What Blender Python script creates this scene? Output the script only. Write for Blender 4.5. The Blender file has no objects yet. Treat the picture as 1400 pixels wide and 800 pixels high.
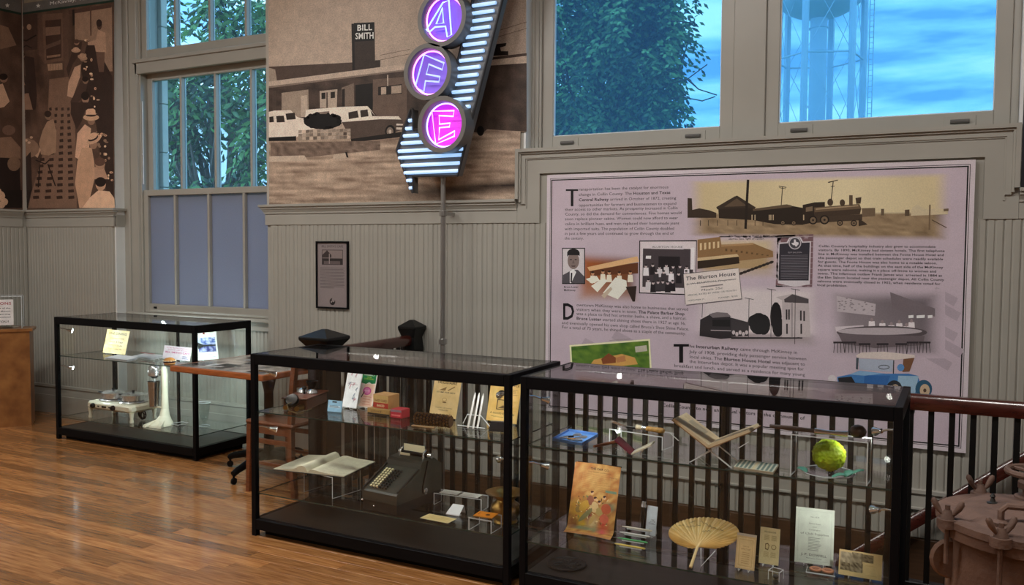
import bpy, bmesh, math, random
from mathutils import Vector, Matrix, noise

random.seed(7)
SC = bpy.context.scene
COL = SC.collection
PI = math.pi

# ------------------------------------------------------------------ camera
FPX, YAW, PITCH, ROLL, CAMH = 1183.35, 0.4767, 0.0505, 0.0069, 1.5225
_fw = Vector((-math.sin(YAW) * math.cos(PITCH), math.cos(YAW) * math.cos(PITCH), -math.sin(PITCH)))
_rt = Vector((math.cos(YAW), math.sin(YAW), 0))
_up = _rt.cross(_fw)
CR = _rt * math.cos(ROLL) + _up * math.sin(ROLL)
CU = -_rt * math.sin(ROLL) + _up * math.cos(ROLL)
CF = _fw
CO = Vector((0, 0, CAMH))
cd = bpy.data.cameras.new('camera')
cam = bpy.data.objects.new('camera', cd)
COL.objects.link(cam)
cam.matrix_world = Matrix(((CR.x, CU.x, -CF.x, CO.x), (CR.y, CU.y, -CF.y, CO.y), (CR.z, CU.z, -CF.z, CO.z), (0, 0, 0, 1)))
cd.sensor_width = 36
cd.lens = FPX * 36 / 1400
cd.clip_start = 0.05
cd.clip_end = 600
SC.camera = cam
SC.view_settings.view_transform = 'Standard'
SC.view_settings.look = 'None'
SC.view_settings.gamma = 1
SC.view_settings.exposure = 0.02
SC.view_settings.use_curve_mapping = False
SC.cycles.transparent_max_bounces = 40
SC.cycles.max_bounces = 10
SC.cycles.glossy_bounces = 6
SC.cycles.use_denoising = True
SC.cycles.caustics_reflective = False
SC.cycles.caustics_refractive = False
SC.cycles.sample_clamp_indirect = 4.0


def s2l(v):
    v = v / 255.0
    return v / 12.92 if v <= 0.04045 else ((v + 0.055) / 1.055) ** 2.4


def c(r, g, b, k=1.0):
    return (min(1, s2l(r) * k), min(1, s2l(g) * k), min(1, s2l(b) * k), 1)


# ------------------------------------------------------------------ world: blue evening sky with streaky cloud
W = bpy.data.worlds.new('world')
SC.world = W
W.use_nodes = True
nt = W.node_tree
nt.nodes.clear()
N = nt.nodes.new
L = nt.links.new
out = N('ShaderNodeOutputWorld')
bg = N('ShaderNodeBackground')
tc = N('ShaderNodeTexCoord')
mp = N('ShaderNodeMapping')
mp.inputs['Scale'].default_value = (2.2, 2.2, 13.0)
nz = N('ShaderNodeTexNoise')
nz.inputs['Scale'].default_value = 1.6
nz.inputs['Detail'].default_value = 5
nz.inputs['Roughness'].default_value = 0.55
rp = N('ShaderNodeValToRGB')
rp.color_ramp.elements[0].position = 0.40
rp.color_ramp.elements[0].color = (0.20, 0.42, 0.78, 1)
rp.color_ramp.elements[1].position = 0.62
rp.color_ramp.elements[1].color = (0.82, 0.97, 1.0, 1)
e = rp.color_ramp.elements.new(0.50)
e.color = (0.42, 0.70, 0.96, 1)
L(tc.outputs['Generated'], mp.inputs['Vector'])
L(mp.outputs['Vector'], nz.inputs['Vector'])
L(nz.outputs['Fac'], rp.inputs['Fac'])
L(rp.outputs['Color'], bg.inputs['Color'])
bg.inputs['Strength'].default_value = 3.2
L(bg.outputs['Background'], out.inputs['Surface'])


# ------------------------------------------------------------------ room lights (ceiling fittings of the hall)
def area(name, loc, target, sx, sy, power, col, spread=PI):
    ld = bpy.data.lights.new(name, 'AREA')
    ld.shape = 'RECTANGLE'
    ld.size = sx
    ld.size_y = sy
    ld.energy = power
    ld.color = col
    ld.spread = spread
    o = bpy.data.objects.new(name, ld)
    COL.objects.link(o)
    o.location = loc
    o.rotation_euler = (Vector(target) - Vector(loc)).to_track_quat('-Z', 'Y').to_euler()
    return o


def spot(name, loc, target, power, col, angle, blend=0.5, radius=0.06):
    ld = bpy.data.lights.new(name, 'SPOT')
    ld.energy = power
    ld.color = col
    ld.spot_size = angle
    ld.spot_blend = blend
    ld.shadow_soft_size = radius
    o = bpy.data.objects.new(name, ld)
    COL.objects.link(o)
    o.location = loc
    o.rotation_euler = (Vector(target) - Vector(loc)).to_track_quat('-Z', 'Y').to_euler()
    return o


WARM = (1.0, 0.972, 0.925)
for (x, y, pw) in ((-6.0, 1.9, 52), (-3.9, 1.9, 52), (-1.8, 1.9, 52), (0.5, 1.9, 52), (-6.9, -2.6, 45), (1.9, -2.6, 45)):
    area('ceiling_panel_light', (x, y, 4.2), (x, y + 0.001, 0), 1.1, 0.3, pw, WARM)
spot('track_spot', (-5.3, 2.6, 4.1), (-3.2, 5.0, 2.0), 30, WARM, math.radians(56))
spot('track_spot', (-2.9, 2.4, 4.1), (-1.1, 5.0, 1.0), 45, (1.0, 0.95, 0.95), math.radians(70))
spot('track_spot', (-7.3, 2.2, 4.1), (-6.6, 5.0, 1.0), 18, WARM, math.radians(56))


# ------------------------------------------------------------------ pixel helpers (1400 x 800 photograph)
def ray(u, v):
    return CF * FPX + CR * (u - 700) + CU * (400 - v)


def onY(u, v, Y):
    d = ray(u, v)
    return CO + d * ((Y - CO.y) / d.y)


def onX(u, v, X):
    d = ray(u, v)
    return CO + d * ((X - CO.x) / d.x)


def onZ(u, v, Z):
    d = ray(u, v)
    return CO + d * ((Z - CO.z) / d.z)


def onP(u, v, p, n):
    d = ray(u, v)
    return CO + d * ((p - CO).dot(n) / d.dot(n))


def proj(P):
    d = Vector(P) - CO
    z = d.dot(CF)
    if z < 0.01:
        return None
    return (700 + FPX * d.dot(CR) / z, 400 - FPX * d.dot(CU) / z)


# ------------------------------------------------------------------ materials
MATS = {}


def mat(name, col, rough=0.5, metal=0.0, var=0.0, vscale=8.0, stretch=(1, 1, 1), bump=0.0, bscale=60.0, col2=None, spec=0.5, coat=0.0,
        emit=None, estr=0.0, rvar=False):
    """Principled material with procedural colour variation (object-space noise) and fine relief."""
    if name in MATS:
        return MATS[name]
    m = bpy.data.materials.new(name)
    MATS[name] = m
    m.use_nodes = True
    t = m.node_tree
    b = t.nodes['Principled BSDF']
    b.inputs['Roughness'].default_value = rough
    b.inputs['Metallic'].default_value = metal
    b.inputs['Specular IOR Level'].default_value = spec
    b.inputs['Coat Weight'].default_value = coat
    b.inputs['Coat Roughness'].default_value = 0.12
    col = tuple(col[:3]) + (1,)
    b.inputs['Base Color'].default_value = col
    if emit:
        b.inputs['Emission Color'].default_value = tuple(emit[:3]) + (1,)
        b.inputs['Emission Strength'].default_value = estr
    tcn = t.nodes.new('ShaderNodeTexCoord')
    mpn = t.nodes.new('ShaderNodeMapping')
    mpn.inputs['Scale'].default_value = stretch
    t.links.new(tcn.outputs['Object'], mpn.inputs['Vector'])
    vec = mpn.outputs['Vector']
    if rvar:
        oi = t.nodes.new('ShaderNodeObjectInfo')
        ad = t.nodes.new('ShaderNodeVectorMath')
        ad.operation = 'MULTIPLY_ADD'
        ad.inputs[1].default_value = (37.0, 53.0, 71.0)
        t.links.new(oi.outputs['Random'], ad.inputs[0])
        t.links.new(vec, ad.inputs[2])
        vec = ad.outputs['Vector']
    if var or col2:
        n = t.nodes.new('ShaderNodeTexNoise')
        n.inputs['Scale'].default_value = vscale
        n.inputs['Detail'].default_value = 4
        t.links.new(vec, n.inputs['Vector'])
        r = t.nodes.new('ShaderNodeValToRGB')
        r.color_ramp.elements[0].position = 0.3
        r.color_ramp.elements[1].position = 0.7
        c2 = tuple(col2[:3]) + (1,) if col2 else tuple(min(1, x * (1 + var)) for x in col[:3]) + (1,)
        c1 = col if col2 else tuple(x * (1 - var) for x in col[:3]) + (1,)
        r.color_ramp.elements[0].color = c1
        r.color_ramp.elements[1].color = c2
        t.links.new(n.outputs['Fac'], r.inputs['Fac'])
        src = r.outputs['Color']
        if rvar:
            hs = t.nodes.new('ShaderNodeHueSaturation')
            mr = t.nodes.new('ShaderNodeMapRange')
            mr.inputs['To Min'].default_value = 0.62
            mr.inputs['To Max'].default_value = 1.3
            t.links.new(oi.outputs['Random'], mr.inputs['Value'])
            t.links.new(mr.outputs['Result'], hs.inputs['Value'])
            t.links.new(src, hs.inputs['Color'])
            src = hs.outputs['Color']
        t.links.new(src, b.inputs['Base Color'])
    if bump:
        n2 = t.nodes.new('ShaderNodeTexNoise')
        n2.inputs['Scale'].default_value = bscale
        n2.inputs['Detail'].default_value = 3
        t.links.new(vec, n2.inputs['Vector'])
        bp = t.nodes.new('ShaderNodeBump')
        bp.inputs['Strength'].default_value = bump
        bp.inputs['Distance'].default_value = 0.01
        t.links.new(n2.outputs['Fac'], bp.inputs['Height'])
        t.links.new(bp.outputs['Normal'], b.inputs['Normal'])
    return m


def glass_mat(name, tint=(0.97, 0.99, 0.98), ior=1.45, haze=0.0, hazecol=(0.8, 0.85, 0.9), rough=0.0):
    """clear sheet glass: Fresnel mix of a tinted straight-through and a mirror lobe, optional haze mixed into the pane"""
    if name in MATS:
        return MATS[name]
    m = bpy.data.materials.new(name)
    MATS[name] = m
    m.use_nodes = True
    t = m.node_tree
    t.nodes.clear()
    o = t.nodes.new('ShaderNodeOutputMaterial')
    mx = t.nodes.new('ShaderNodeMixShader')
    fr = t.nodes.new('ShaderNodeFresnel')
    ge = t.nodes.new('ShaderNodeNewGeometry')      # same reflectance on both faces of the sheet
    mi = t.nodes.new('ShaderNodeMapRange')
    mi.inputs['To Min'].default_value = ior
    mi.inputs['To Max'].default_value = 1 / ior
    t.links.new(ge.outputs['Backfacing'], mi.inputs['Value'])
    t.links.new(mi.outputs['Result'], fr.inputs['IOR'])
    tr = t.nodes.new('ShaderNodeBsdfTransparent')
    tr.inputs['Color'].default_value = tuple(tint) + (1,)
    gl = t.nodes.new('ShaderNodeBsdfGlossy')
    gl.inputs['Roughness'].default_value = rough
    t.links.new(fr.outputs['Fac'], mx.inputs['Fac'])
    base = tr
    if haze:
        df = t.nodes.new('ShaderNodeBsdfTranslucent')
        df.inputs['Color'].default_value = tuple(hazecol) + (1,)
        d2 = t.nodes.new('ShaderNodeBsdfDiffuse')
        d2.inputs['Color'].default_value = tuple(hazecol) + (1,)
        m3 = t.nodes.new('ShaderNodeMixShader')
        m3.inputs['Fac'].default_value = 0.35
        t.links.new(df.outputs[0], m3.inputs[1])
        t.links.new(d2.outputs[0], m3.inputs[2])
        m2 = t.nodes.new('ShaderNodeMixShader')
        m2.inputs['Fac'].default_value = haze
        nzz = t.nodes.new('ShaderNodeTexNoise')
        nzz.inputs['Scale'].default_value = 90
        mrr = t.nodes.new('ShaderNodeMapRange')
        mrr.inputs['To Min'].default_value = haze * 0.8
        mrr.inputs['To Max'].default_value = min(1, haze * 1.2)
        t.links.new(nzz.outputs['Fac'], mrr.inputs['Value'])
        t.links.new(mrr.outputs['Result'], m2.inputs['Fac'])
        t.links.new(tr.outputs[0], m2.inputs[1])
        t.links.new(m3.outputs[0], m2.inputs[2])
        base = m2
    t.links.new(base.outputs[0], mx.inputs[1])
    t.links.new(gl.outputs[0], mx.inputs[2])
    t.links.new(mx.outputs[0], o.inputs['Surface'])
    return m


def print_mat(name, rough=0.55, grain=0.12, gscale=140.0, spec=0.3, blot=0.0, bscale=6.0):
    """printed sheet: the ink colours sit in the mesh colour layer, grain from noise"""
    if name in MATS:
        return MATS[name]
    m = bpy.data.materials.new(name)
    MATS[name] = m
    m.use_nodes = True
    t = m.node_tree
    b = t.nodes['Principled BSDF']
    b.inputs['Roughness'].default_value = rough
    b.inputs['Specular IOR Level'].default_value = spec
    a = t.nodes.new('ShaderNodeVertexColor')
    a.layer_name = 'ink'
    tcn = t.nodes.new('ShaderNodeTexCoord')
    src = a.outputs['Color']
    for sc, amt in ((gscale, grain), (bscale, blot)):
        if not amt:
            continue
        n = t.nodes.new('ShaderNodeTexNoise')
        n.inputs['Scale'].default_value = sc
        n.inputs['Detail'].default_value = 3
        t.links.new(tcn.outputs['Object'], n.inputs['Vector'])
        mr = t.nodes.new('ShaderNodeMapRange')
        mr.inputs['From Min'].default_value = 0.3
        mr.inputs['From Max'].default_value = 0.7
        mr.inputs['To Min'].default_value = 1 - amt
        mr.inputs['To Max'].default_value = 1 + amt
        t.links.new(n.outputs['Fac'], mr.inputs['Value'])
        mx = t.nodes.new('ShaderNodeMix')
        mx.data_type = 'RGBA'
        mx.blend_type = 'MULTIPLY'
        mx.inputs['Factor'].default_value = 1
        t.links.new(src, mx.inputs['A'])
        t.links.new(mr.outputs['Result'], mx.inputs['B'])
        src = mx.outputs['Result']
    t.links.new(src, b.inputs['Base Color'])
    return m


# ------------------------------------------------------------------ objects
MW = {}          # world matrix of every Empty made here


def tag(o, label=None, cat=None, group=None, kind=None):
    if label:
        o['label'] = label
    if cat:
        o['category'] = cat
    if group:
        o['group'] = group
    if kind:
        o['kind'] = kind
    return o


def thing(name, label, cat, loc=(0, 0, 0), rz=0.0, group=None, kind=None, M=None):
    o = bpy.data.objects.new(name, None)
    o.empty_display_size = 0.1
    COL.objects.link(o)
    M = M or (Matrix.Translation(Vector(loc)) @ Matrix.Rotation(rz, 4, 'Z'))
    o.matrix_world = M
    MW[o.name] = M.copy()
    return tag(o, label, cat, group, kind)


class MB:
    """mesh builder: collects shapes, builds ONE mesh object"""

    def __init__(self, M=None):
        self.v = []
        self.f = []
        self.fc = []
        self.M = M or Matrix.Identity(4)

    def add(self, vs, fs, col=None):
        o = len(self.v)
        self.v += [self.M @ Vector(p) for p in vs]
        self.f += [tuple(i + o for i in f) for f in fs]
        self.fc += [col] * len(fs)
        return self

    def box(self, x0, x1, y0, y1, z0, z1, ch=0.0, col=None):
        if ch <= 0:
            vs = [(x, y, z) for z in (z0, z1) for y in (y0, y1) for x in (x0, x1)]
            return self.add(vs, [(0, 2, 3, 1), (4, 5, 7, 6), (0, 1, 5, 4), (2, 6, 7, 3), (0, 4, 6, 2), (1, 3, 7, 5)], col)
        b = bmesh.new()
        bmesh.ops.create_cube(b, size=1)
        for p in b.verts:
            p.co = Vector(((x0 + x1) / 2 + p.co.x * (x1 - x0), (y0 + y1) / 2 + p.co.y * (y1 - y0), (z0 + z1) / 2 + p.co.z * (z1 - z0)))
        bmesh.ops.bevel(b, geom=b.edges[:], offset=ch, segments=1, affect='EDGES')
        return self.bm(b, col)

    def bm(self, b, col=None):
        b.verts.index_update()
        vs = [p.co.copy() for p in b.verts]
        fs = [tuple(q.index for q in f.verts) for f in b.faces]
        b.free()
        return self.add(vs, fs, col)

    def obox(self, cen, size, R, ch=0.0):
        s = self.M
        self.M = s @ Matrix.Translation(Vector(cen)) @ R.to_4x4()
        self.box(-size[0] / 2, size[0] / 2, -size[1] / 2, size[1] / 2, -size[2] / 2, size[2] / 2, ch)
        self.M = s
        return self

    def tube(self, pts, r, n=8, cap=True, closed=False):
        pts = [Vector(p) for p in pts]
        rs = r if isinstance(r, (list, tuple)) else [r] * len(pts)
        vs = []
        fs = []
        up = None
        m = len(pts)
        for i, p in enumerate(pts):
            if closed:
                t = (pts[(i + 1) % m] - pts[i - 1]).normalized()
            else:
                t = (pts[min(i + 1, m - 1)] - pts[max(i - 1, 0)]).normalized()
            if up is None:
                up = Vector((0, 0, 1)) if abs(t.z) < 0.9 else Vector((1, 0, 0))
            a = (up - t * up.dot(t)).normalized()
            up = a
            b = t.cross(a)
            vs += [p + (a * math.cos(2 * PI * k / n) + b * math.sin(2 * PI * k / n)) * rs[i] for k in range(n)]
        for i in range(m if closed else m - 1):
            j = (i + 1) % m
            for k in range(n):
                k2 = (k + 1) % n
                fs.append((i * n + k, i * n + k2, j * n + k2, j * n + k))
        if cap and not closed:
            fs.append(tuple(range(n - 1, -1, -1)))
            fs.append(tuple((m - 1) * n + k for k in range(n)))
        return self.add(vs, fs)

    def lathe(self, prof, n=24, at=(0, 0, 0), R=None, caps=True):
        s = self.M
        self.M = s @ Matrix.Translation(Vector(at)) @ (R.to_4x4() if R else Matrix.Identity(4))
        vs = []
        fs = []
        m = len(prof)
        for (r, z) in prof:
            vs += [(r * math.cos(2 * PI * k / n), r * math.sin(2 * PI * k / n), z) for k in range(n)]
        for i in range(m - 1):
            for k in range(n):
                k2 = (k + 1) % n
                fs.append((i * n + k, i * n + k2, (i + 1) * n + k2, (i + 1) * n + k))
        if caps and prof[0][0] > 1e-6:
            fs.append(tuple(range(n - 1, -1, -1)))
        if caps and prof[-1][0] > 1e-6:
            fs.append(tuple((m - 1) * n + k for k in range(n)))
        self.add(vs, fs)
        self.M = s
        return self

    def prism(self, poly, z0, z1, M=None):
        """polygon (x, y) extruded along local z"""
        s = self.M
        if M:
            self.M = s @ M
        n = len(poly)
        vs = [(x, y, z0) for x, y in poly] + [(x, y, z1) for x, y in poly]
        fs = [tuple(range(n - 1, -1, -1)), tuple(range(n, 2 * n))]
        fs += [(i, (i + 1) % n, n + (i + 1) % n, n + i) for i in range(n)]
        self.add(vs, fs)
        self.M = s
        return self

    def hull_prism(self, A, B):
        """two matching rings of world points joined"""
        n = len(A)
        fs = [tuple(range(n - 1, -1, -1)), tuple(range(n, 2 * n))] + [(i, (i + 1) % n, n + (i + 1) % n, n + i) for i in range(n)]
        return self.add(list(A) + list(B), fs)

    def ball(self, at, r, sub=2, sc=(1, 1, 1), fn=None):
        b = bmesh.new()
        bmesh.ops.create_icosphere(b, subdivisions=sub, radius=1)
        for p in b.verts:
            k = fn(p.co) if fn else 1
            p.co = Vector(at) + Vector((p.co.x * sc[0], p.co.y * sc[1], p.co.z * sc[2])) * (r * k)
        return self.bm(b)

    def build(self, name, material, parent=None, smooth=None, world=False, link=True):
        me = bpy.data.meshes.new(name)
        vs = self.v
        if parent is not None and world:
            I = MW[parent.name].inverted()
            vs = [I @ p for p in vs]
        me.from_pydata([tuple(p) for p in vs], [], self.f)
        if any(x is not None for x in self.fc):
            ca = me.color_attributes.new('ink', 'FLOAT_COLOR', 'CORNER')
            buf = []
            for f, k in zip(self.f, self.fc):
                if k and isinstance(k[0], (tuple, list)):
                    for q in k:
                        buf += list(q[:3]) + [1]
                else:
                    k = k or (0.5, 0.5, 0.5)
                    buf += (list(k[:3]) + [1]) * len(f)
            ca.data.foreach_set('color', buf)
        me.update()
        b = bmesh.new()
        b.from_mesh(me)
        if all(x is None for x in self.fc):
            bmesh.ops.recalc_face_normals(b, faces=b.faces[:])
        b.to_mesh(me)
        b.free()
        if smooth:
            me.shade_smooth()
            me.set_sharp_from_angle(angle=math.radians(smooth))
        if isinstance(material, str):
            material = MATS[material]
        if material:
            me.materials.append(material)
        o = bpy.data.objects.new(name, me)
        if link:
            COL.objects.link(o)
        if parent is not None:
            o.parent = parent
            if parent.name in MW:
                MW[o.name] = MW[parent.name].copy()
        else:
            MW[o.name] = Matrix.Identity(4)
        return o


def copy_tree(o, M=None, label=None):
    """copy a thing with its parts and sub-parts"""
    def rec(s, par):
        q = s.copy()
        COL.objects.link(q)
        if par is not None:
            q.parent = par
        for ch in KIDS.get(s.name, [x for x in s.children]):
            rec(ch, q)
        return q
    r = rec(o, None)
    if M is not None:
        r.matrix_world = M
        MW[r.name] = M.copy()
    if label:
        r['label'] = label
    return r


KIDS = {}

# ------------------------------------------------------------------ glyphs: the built-in font as flat meshes, cached
GL = {}


def _txt(s, bold):
    cu = bpy.data.curves.new('t', 'FONT')
    cu.body = s
    cu.size = 1
    cu.resolution_u = 2
    cu.offset = 0.018 if bold else 0.0
    o = bpy.data.objects.new('t', cu)
    me = o.to_mesh()
    vs = [(p.co.x, p.co.y) for p in me.vertices]
    fs = [tuple(p.vertices) for p in me.polygons]
    o.to_mesh_clear()
    bpy.data.objects.remove(o)
    bpy.data.curves.remove(cu)
    return vs, fs


def glyph(ch, bold=False):
    k = (ch, bold)
    if k not in GL:
        a = _txt('HH', False)[0]
        w0 = max(p[0] for p in a) - min(p[0] for p in a)
        b = _txt('H' + ch + 'H', False)[0]
        w1 = max(p[0] for p in b) - min(p[0] for p in b)
        vs, fs = ([], []) if ch == ' ' else _txt(ch, bold)
        GL[k] = (vs, fs, w1 - w0)
    return GL[k]


def layout(s):
    """text with **bold** runs -> list of (glyph verts, faces, x), width"""
    x = 0
    res = []
    bold = False
    i = 0
    while i < len(s):
        if s.startswith('**', i):
            bold = not bold
            i += 2
            continue
        vs, fs, a = glyph(s[i], bold)
        res.append((vs, fs, x))
        x += a * (1.05 if bold else 1)
        i += 1
    return res, x


CAP = 0.70   # cap height of the built-in font at size 1


class Print:
    """flat printed artwork; fn(x, y, k) maps art coordinates and layer to a point"""

    def __init__(self, fn, step=0.00012):
        self.fn = fn
        self.k = 1
        self.mb = MB()

    def up(self):
        self.k += 1
        return self

    def poly(self, pts, col, up=True):
        if up:
            self.k += 1
        ps = [self.fn(x, y, self.k) for x, y in pts]
        self.mb.add(ps, [tuple(range(len(ps)))], col)
        return self

    def rect(self, x0, y0, x1, y1, col, up=True):
        return self.poly([(x0, y0), (x1, y0), (x1, y1), (x0, y1)], col, up)

    def ell(self, cx, cy, rx, ry, col, n=14, rot=0.0, up=True, a0=0, a1=2 * PI):
        cr, sr = math.cos(rot), math.sin(rot)
        pts = []
        full = abs(a1 - a0 - 2 * PI) < 1e-6
        for i in range(n if full else n + 1):
            a = a0 + (a1 - a0) * i / n
            x, y = rx * math.cos(a), ry * math.sin(a)
            pts.append((cx + x * cr - y * sr, cy + x * sr + y * cr))
        return self.poly(pts, col, up)

    def line(self, pts, w, col, up=True):
        if up:
            self.k += 1
        for (x0, y0), (x1, y1) in zip(pts, pts[1:]):
            d = math.hypot(x1 - x0, y1 - y0) or 1
            nx, ny = -(y1 - y0) / d * w / 2, (x1 - x0) / d * w / 2
            self.poly([(x0 + nx, y0 + ny), (x1 + nx, y1 + ny), (x1 - nx, y1 - ny), (x0 - nx, y0 - ny)], col, False)
        return self

    def grid(self, quad, nx, ny, cf, up=True):
        """patch of nx x ny cells between 4 corners (tl, tr, br, bl); cf(s, t) -> colour at each corner"""
        if up:
            self.k += 1
        tl, tr, br, bl = quad
        vs = []
        cs = []
        for j in range(ny + 1):
            t = j / ny
            for i in range(nx + 1):
                s = i / nx
                x = (tl[0] * (1 - s) + tr[0] * s) * (1 - t) + (bl[0] * (1 - s) + br[0] * s) * t
                y = (tl[1] * (1 - s) + tr[1] * s) * (1 - t) + (bl[1] * (1 - s) + br[1] * s) * t
                vs.append(self.fn(x, y, self.k))
                cs.append(cf(s, t))
        o = len(self.mb.v)
        self.mb.v += [Vector(p) for p in vs]
        for j in range(ny):
            for i in range(nx):
                a = j * (nx + 1) + i
                f = (a, a + nx + 1, a + nx + 2, a + 1)
                self.mb.f.append(tuple(q + o for q in f))
                self.mb.fc.append([cs[q] for q in f])
        return self

    def text(self, s, p0, h, col, width=None, p1=None, align='l', upv=None, up=True, sign=-1):
        """one line; p0 baseline start (or centre), h = cap height in art units; sign -1 when art y runs down"""
        if up:
            self.k += 1
        gl, wid = layout(s)
        if wid <= 0:
            return self
        if p1 is not None:
            dx, dy = p1[0] - p0[0], p1[1] - p0[1]
        else:
            w = width if width else wid * h / CAP
            dx, dy = w, 0
        sx = (dx / wid, dy / wid)
        ox, oy = p0
        if align == 'c':
            ox -= dx / 2
            oy -= dy / 2
        k = h / CAP
        for vs, fs, x in gl:
            ps = []
            for (a, b) in vs:
                ps.append(self.fn(ox + sx[0] * (x + a), oy + sx[1] * (x + a) + sign * b * k, self.k))
            if fs:
                self.mb.add(ps, fs, col)
        return self

    def build(self, name, material, parent, world=False):
        return self.mb.build(name, material, parent, None, world)


def wall_art(Y, step=0.000012):
    return lambda u, v, k: onY(u, v, Y) + Vector((0, -step * k, 0))


def mixc(a, b, t):
    return tuple(a[i] * (1 - t) + b[i] * t for i in range(3))


def fbm(x, y, z=0.0, o=4):
    return noise.fractal(Vector((x, y, z)), 1.0, 2.0, o)

# ================================================================== THE SETTING
YW = 5.05            # face of the back wall
YR = 5.14            # recessed window bays
XL = -7.63           # left wall
XR, YF, ZC = 3.4, -3.6, 4.3
PAINT = mat('greige_paint', (0.40, 0.383, 0.338), 0.45, var=0.05, vscale=3, bump=0.03, bscale=30)
TRIM = mat('greige_gloss_trim', (0.41, 0.393, 0.35), 0.32, var=0.04, vscale=4, bump=0.02, bscale=20)
PLAST = mat('cream_plaster', (0.55, 0.50, 0.42), 0.8, var=0.05, vscale=2, bump=0.05, bscale=40)
OAK = mat('oak_floor', c(142, 88, 44), 0.26, var=0.3, vscale=5, stretch=(1.2, 14, 14), bump=0.04, bscale=25, col2=c(196, 140, 86), rvar=True, coat=0.5)
DARKW = mat('dark_subfloor', (0.05, 0.025, 0.012), 0.6, var=0.2)
BROWN = mat('dark_brown_wood', (0.07, 0.035, 0.018), 0.4, var=0.3, vscale=6, stretch=(1, 8, 8), bump=0.05)
MAHOG = mat('mahogany_varnish', (0.06, 0.013, 0.009), 0.22, var=0.35, vscale=7, stretch=(2, 12, 12), coat=0.6)
BLACK = mat('black_powder_coat', (0.004, 0.004, 0.005), 0.5, var=0.1, spec=0.12)
BLACKW = mat('black_paint', (0.007, 0.007, 0.007), 0.4, var=0.15, vscale=10, bump=0.02, spec=0.25)
STONE = mat('pale_limestone', (0.62, 0.60, 0.55), 0.85, var=0.08, vscale=9, bump=0.2, bscale=25)


def struct(name, mb, m, label, parent=None, smooth=None):
    o = mb.build(name, m, parent, smooth)
    if parent is None:
        tag(o, label, None, None, 'structure')
    return o


# ---- back wall core with its openings
WX0, WX1 = -6.21, -4.56      # opening of the left window
RX0, RX1 = -2.44, 0.21       # opening of the right pair
w = MB()
w.box(XL, -6.45, YW, 5.32, -3.0, ZC)                       # left of the tall window
w.box(-6.45, WX0, YR, 5.32, -3.0, ZC)
w.box(WX0, WX1, YR, 5.32, -3.0, 0.93)
w.box(WX0, WX1, YR, 5.32, 3.86, ZC)
w.box(-6.45, -4.72, YW, YR, 3.9, ZC)
w.box(-4.72, WX1, YW, YR, -3.0, ZC)                        # false wall of the big photograph
w.box(WX1, -2.53, YW, 5.32, -3.0, ZC)
w.box(-2.53, 0.26, YW, 5.32, -3.0, 2.165)
w.box(-2.53, RX0, YR, 5.32, 2.165, ZC)
w.box(RX1, 0.26, YR, 5.32, 2.165, ZC)
w.box(RX0, RX1, YR, 5.32, 3.7, ZC)
w.box(0.26, XR, YW, 5.32, -3.0, ZC)
wall_back = struct('wall_back', w, PAINT, 'greige painted back wall with beadboard wainscot and window bays')
struct('wall_left', MB().box(XL - 0.2, XL, YF, 5.32, -0.3, ZC), PAINT, 'greige left wall meeting the back wall in the corner')
FARW = mat('brown_far_wall', (0.20, 0.17, 0.14), 0.7, var=0.1)
struct('wall_right', MB().box(XR, XR + 0.2, YF, 5.32, -3.0, ZC), FARW, 'plain brown side wall past the stair railing')
struct('wall_front', MB().box(XL, XR, YF - 0.2, YF, -0.3, ZC), FARW, 'plain brown wall facing the display cases')
struct('ceiling', MB().box(XL - 0.2, XR + 0.2, YF - 0.2, 5.32, ZC, ZC + 0.15), PLAST, 'high cream ceiling of the hall')

# ---- beadboard planks, each its own piece
_bead = {}


def bead(x, y, z0, z1, parent, face='y'):
    k = round(z1 - z0, 3)
    if k not in _bead:
        b = MB()
        t, wd, g = 0.012, 0.0765, 0.0075
        pr = [(0, 0), (0, -t + g * 0.8), (g, -t), (wd * 0.5 - g, -t), (wd * 0.5 - 0.003, -t + 0.004), (wd * 0.5 + 0.003, -t + 0.004), (wd * 0.5 + g, -t), (wd - g, -t), (wd, -t + g * 0.8), (wd, 0)]
        b.prism(pr, 0, k)
        _bead[k] = b.build('beadboard_plank', PAINT, None, link=False).data
    o = bpy.data.objects.new('beadboard_plank', _bead[k])
    COL.objects.link(o)
    o.parent = parent
    o.location = (x, y, z0)
    if face == 'x':
        o.rotation_euler = (0, 0, PI / 2)
    return o


x = XL
while x < 1.25:
    if x + 0.0775 < -6.46 or x > -4.72:
        if -4.72 < x + 0.0775 and x < -4.72:
            pass
        top = 1.69
        if -2.39 < x < 0.06:
            if x > -2.30 and x < 0.0:
                top = 0.56          # the rest stands behind the text panel
        bead(x, YW, 0.26, top, wall_back)
        if -3.3 < x:
            bead(x, YW, 0.0, 0.16, wall_back)
    elif -6.45 < x < -4.78:
        bead(x, YR, 0.26, 0.90, wall_back)
    x += 0.0775
wl = bpy.data.objects['wall_left']
y = YW - 0.09
for k in range(10):
    bead(XL, y - k * 0.0775, 0.26, 1.69, wl, 'x')


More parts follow.
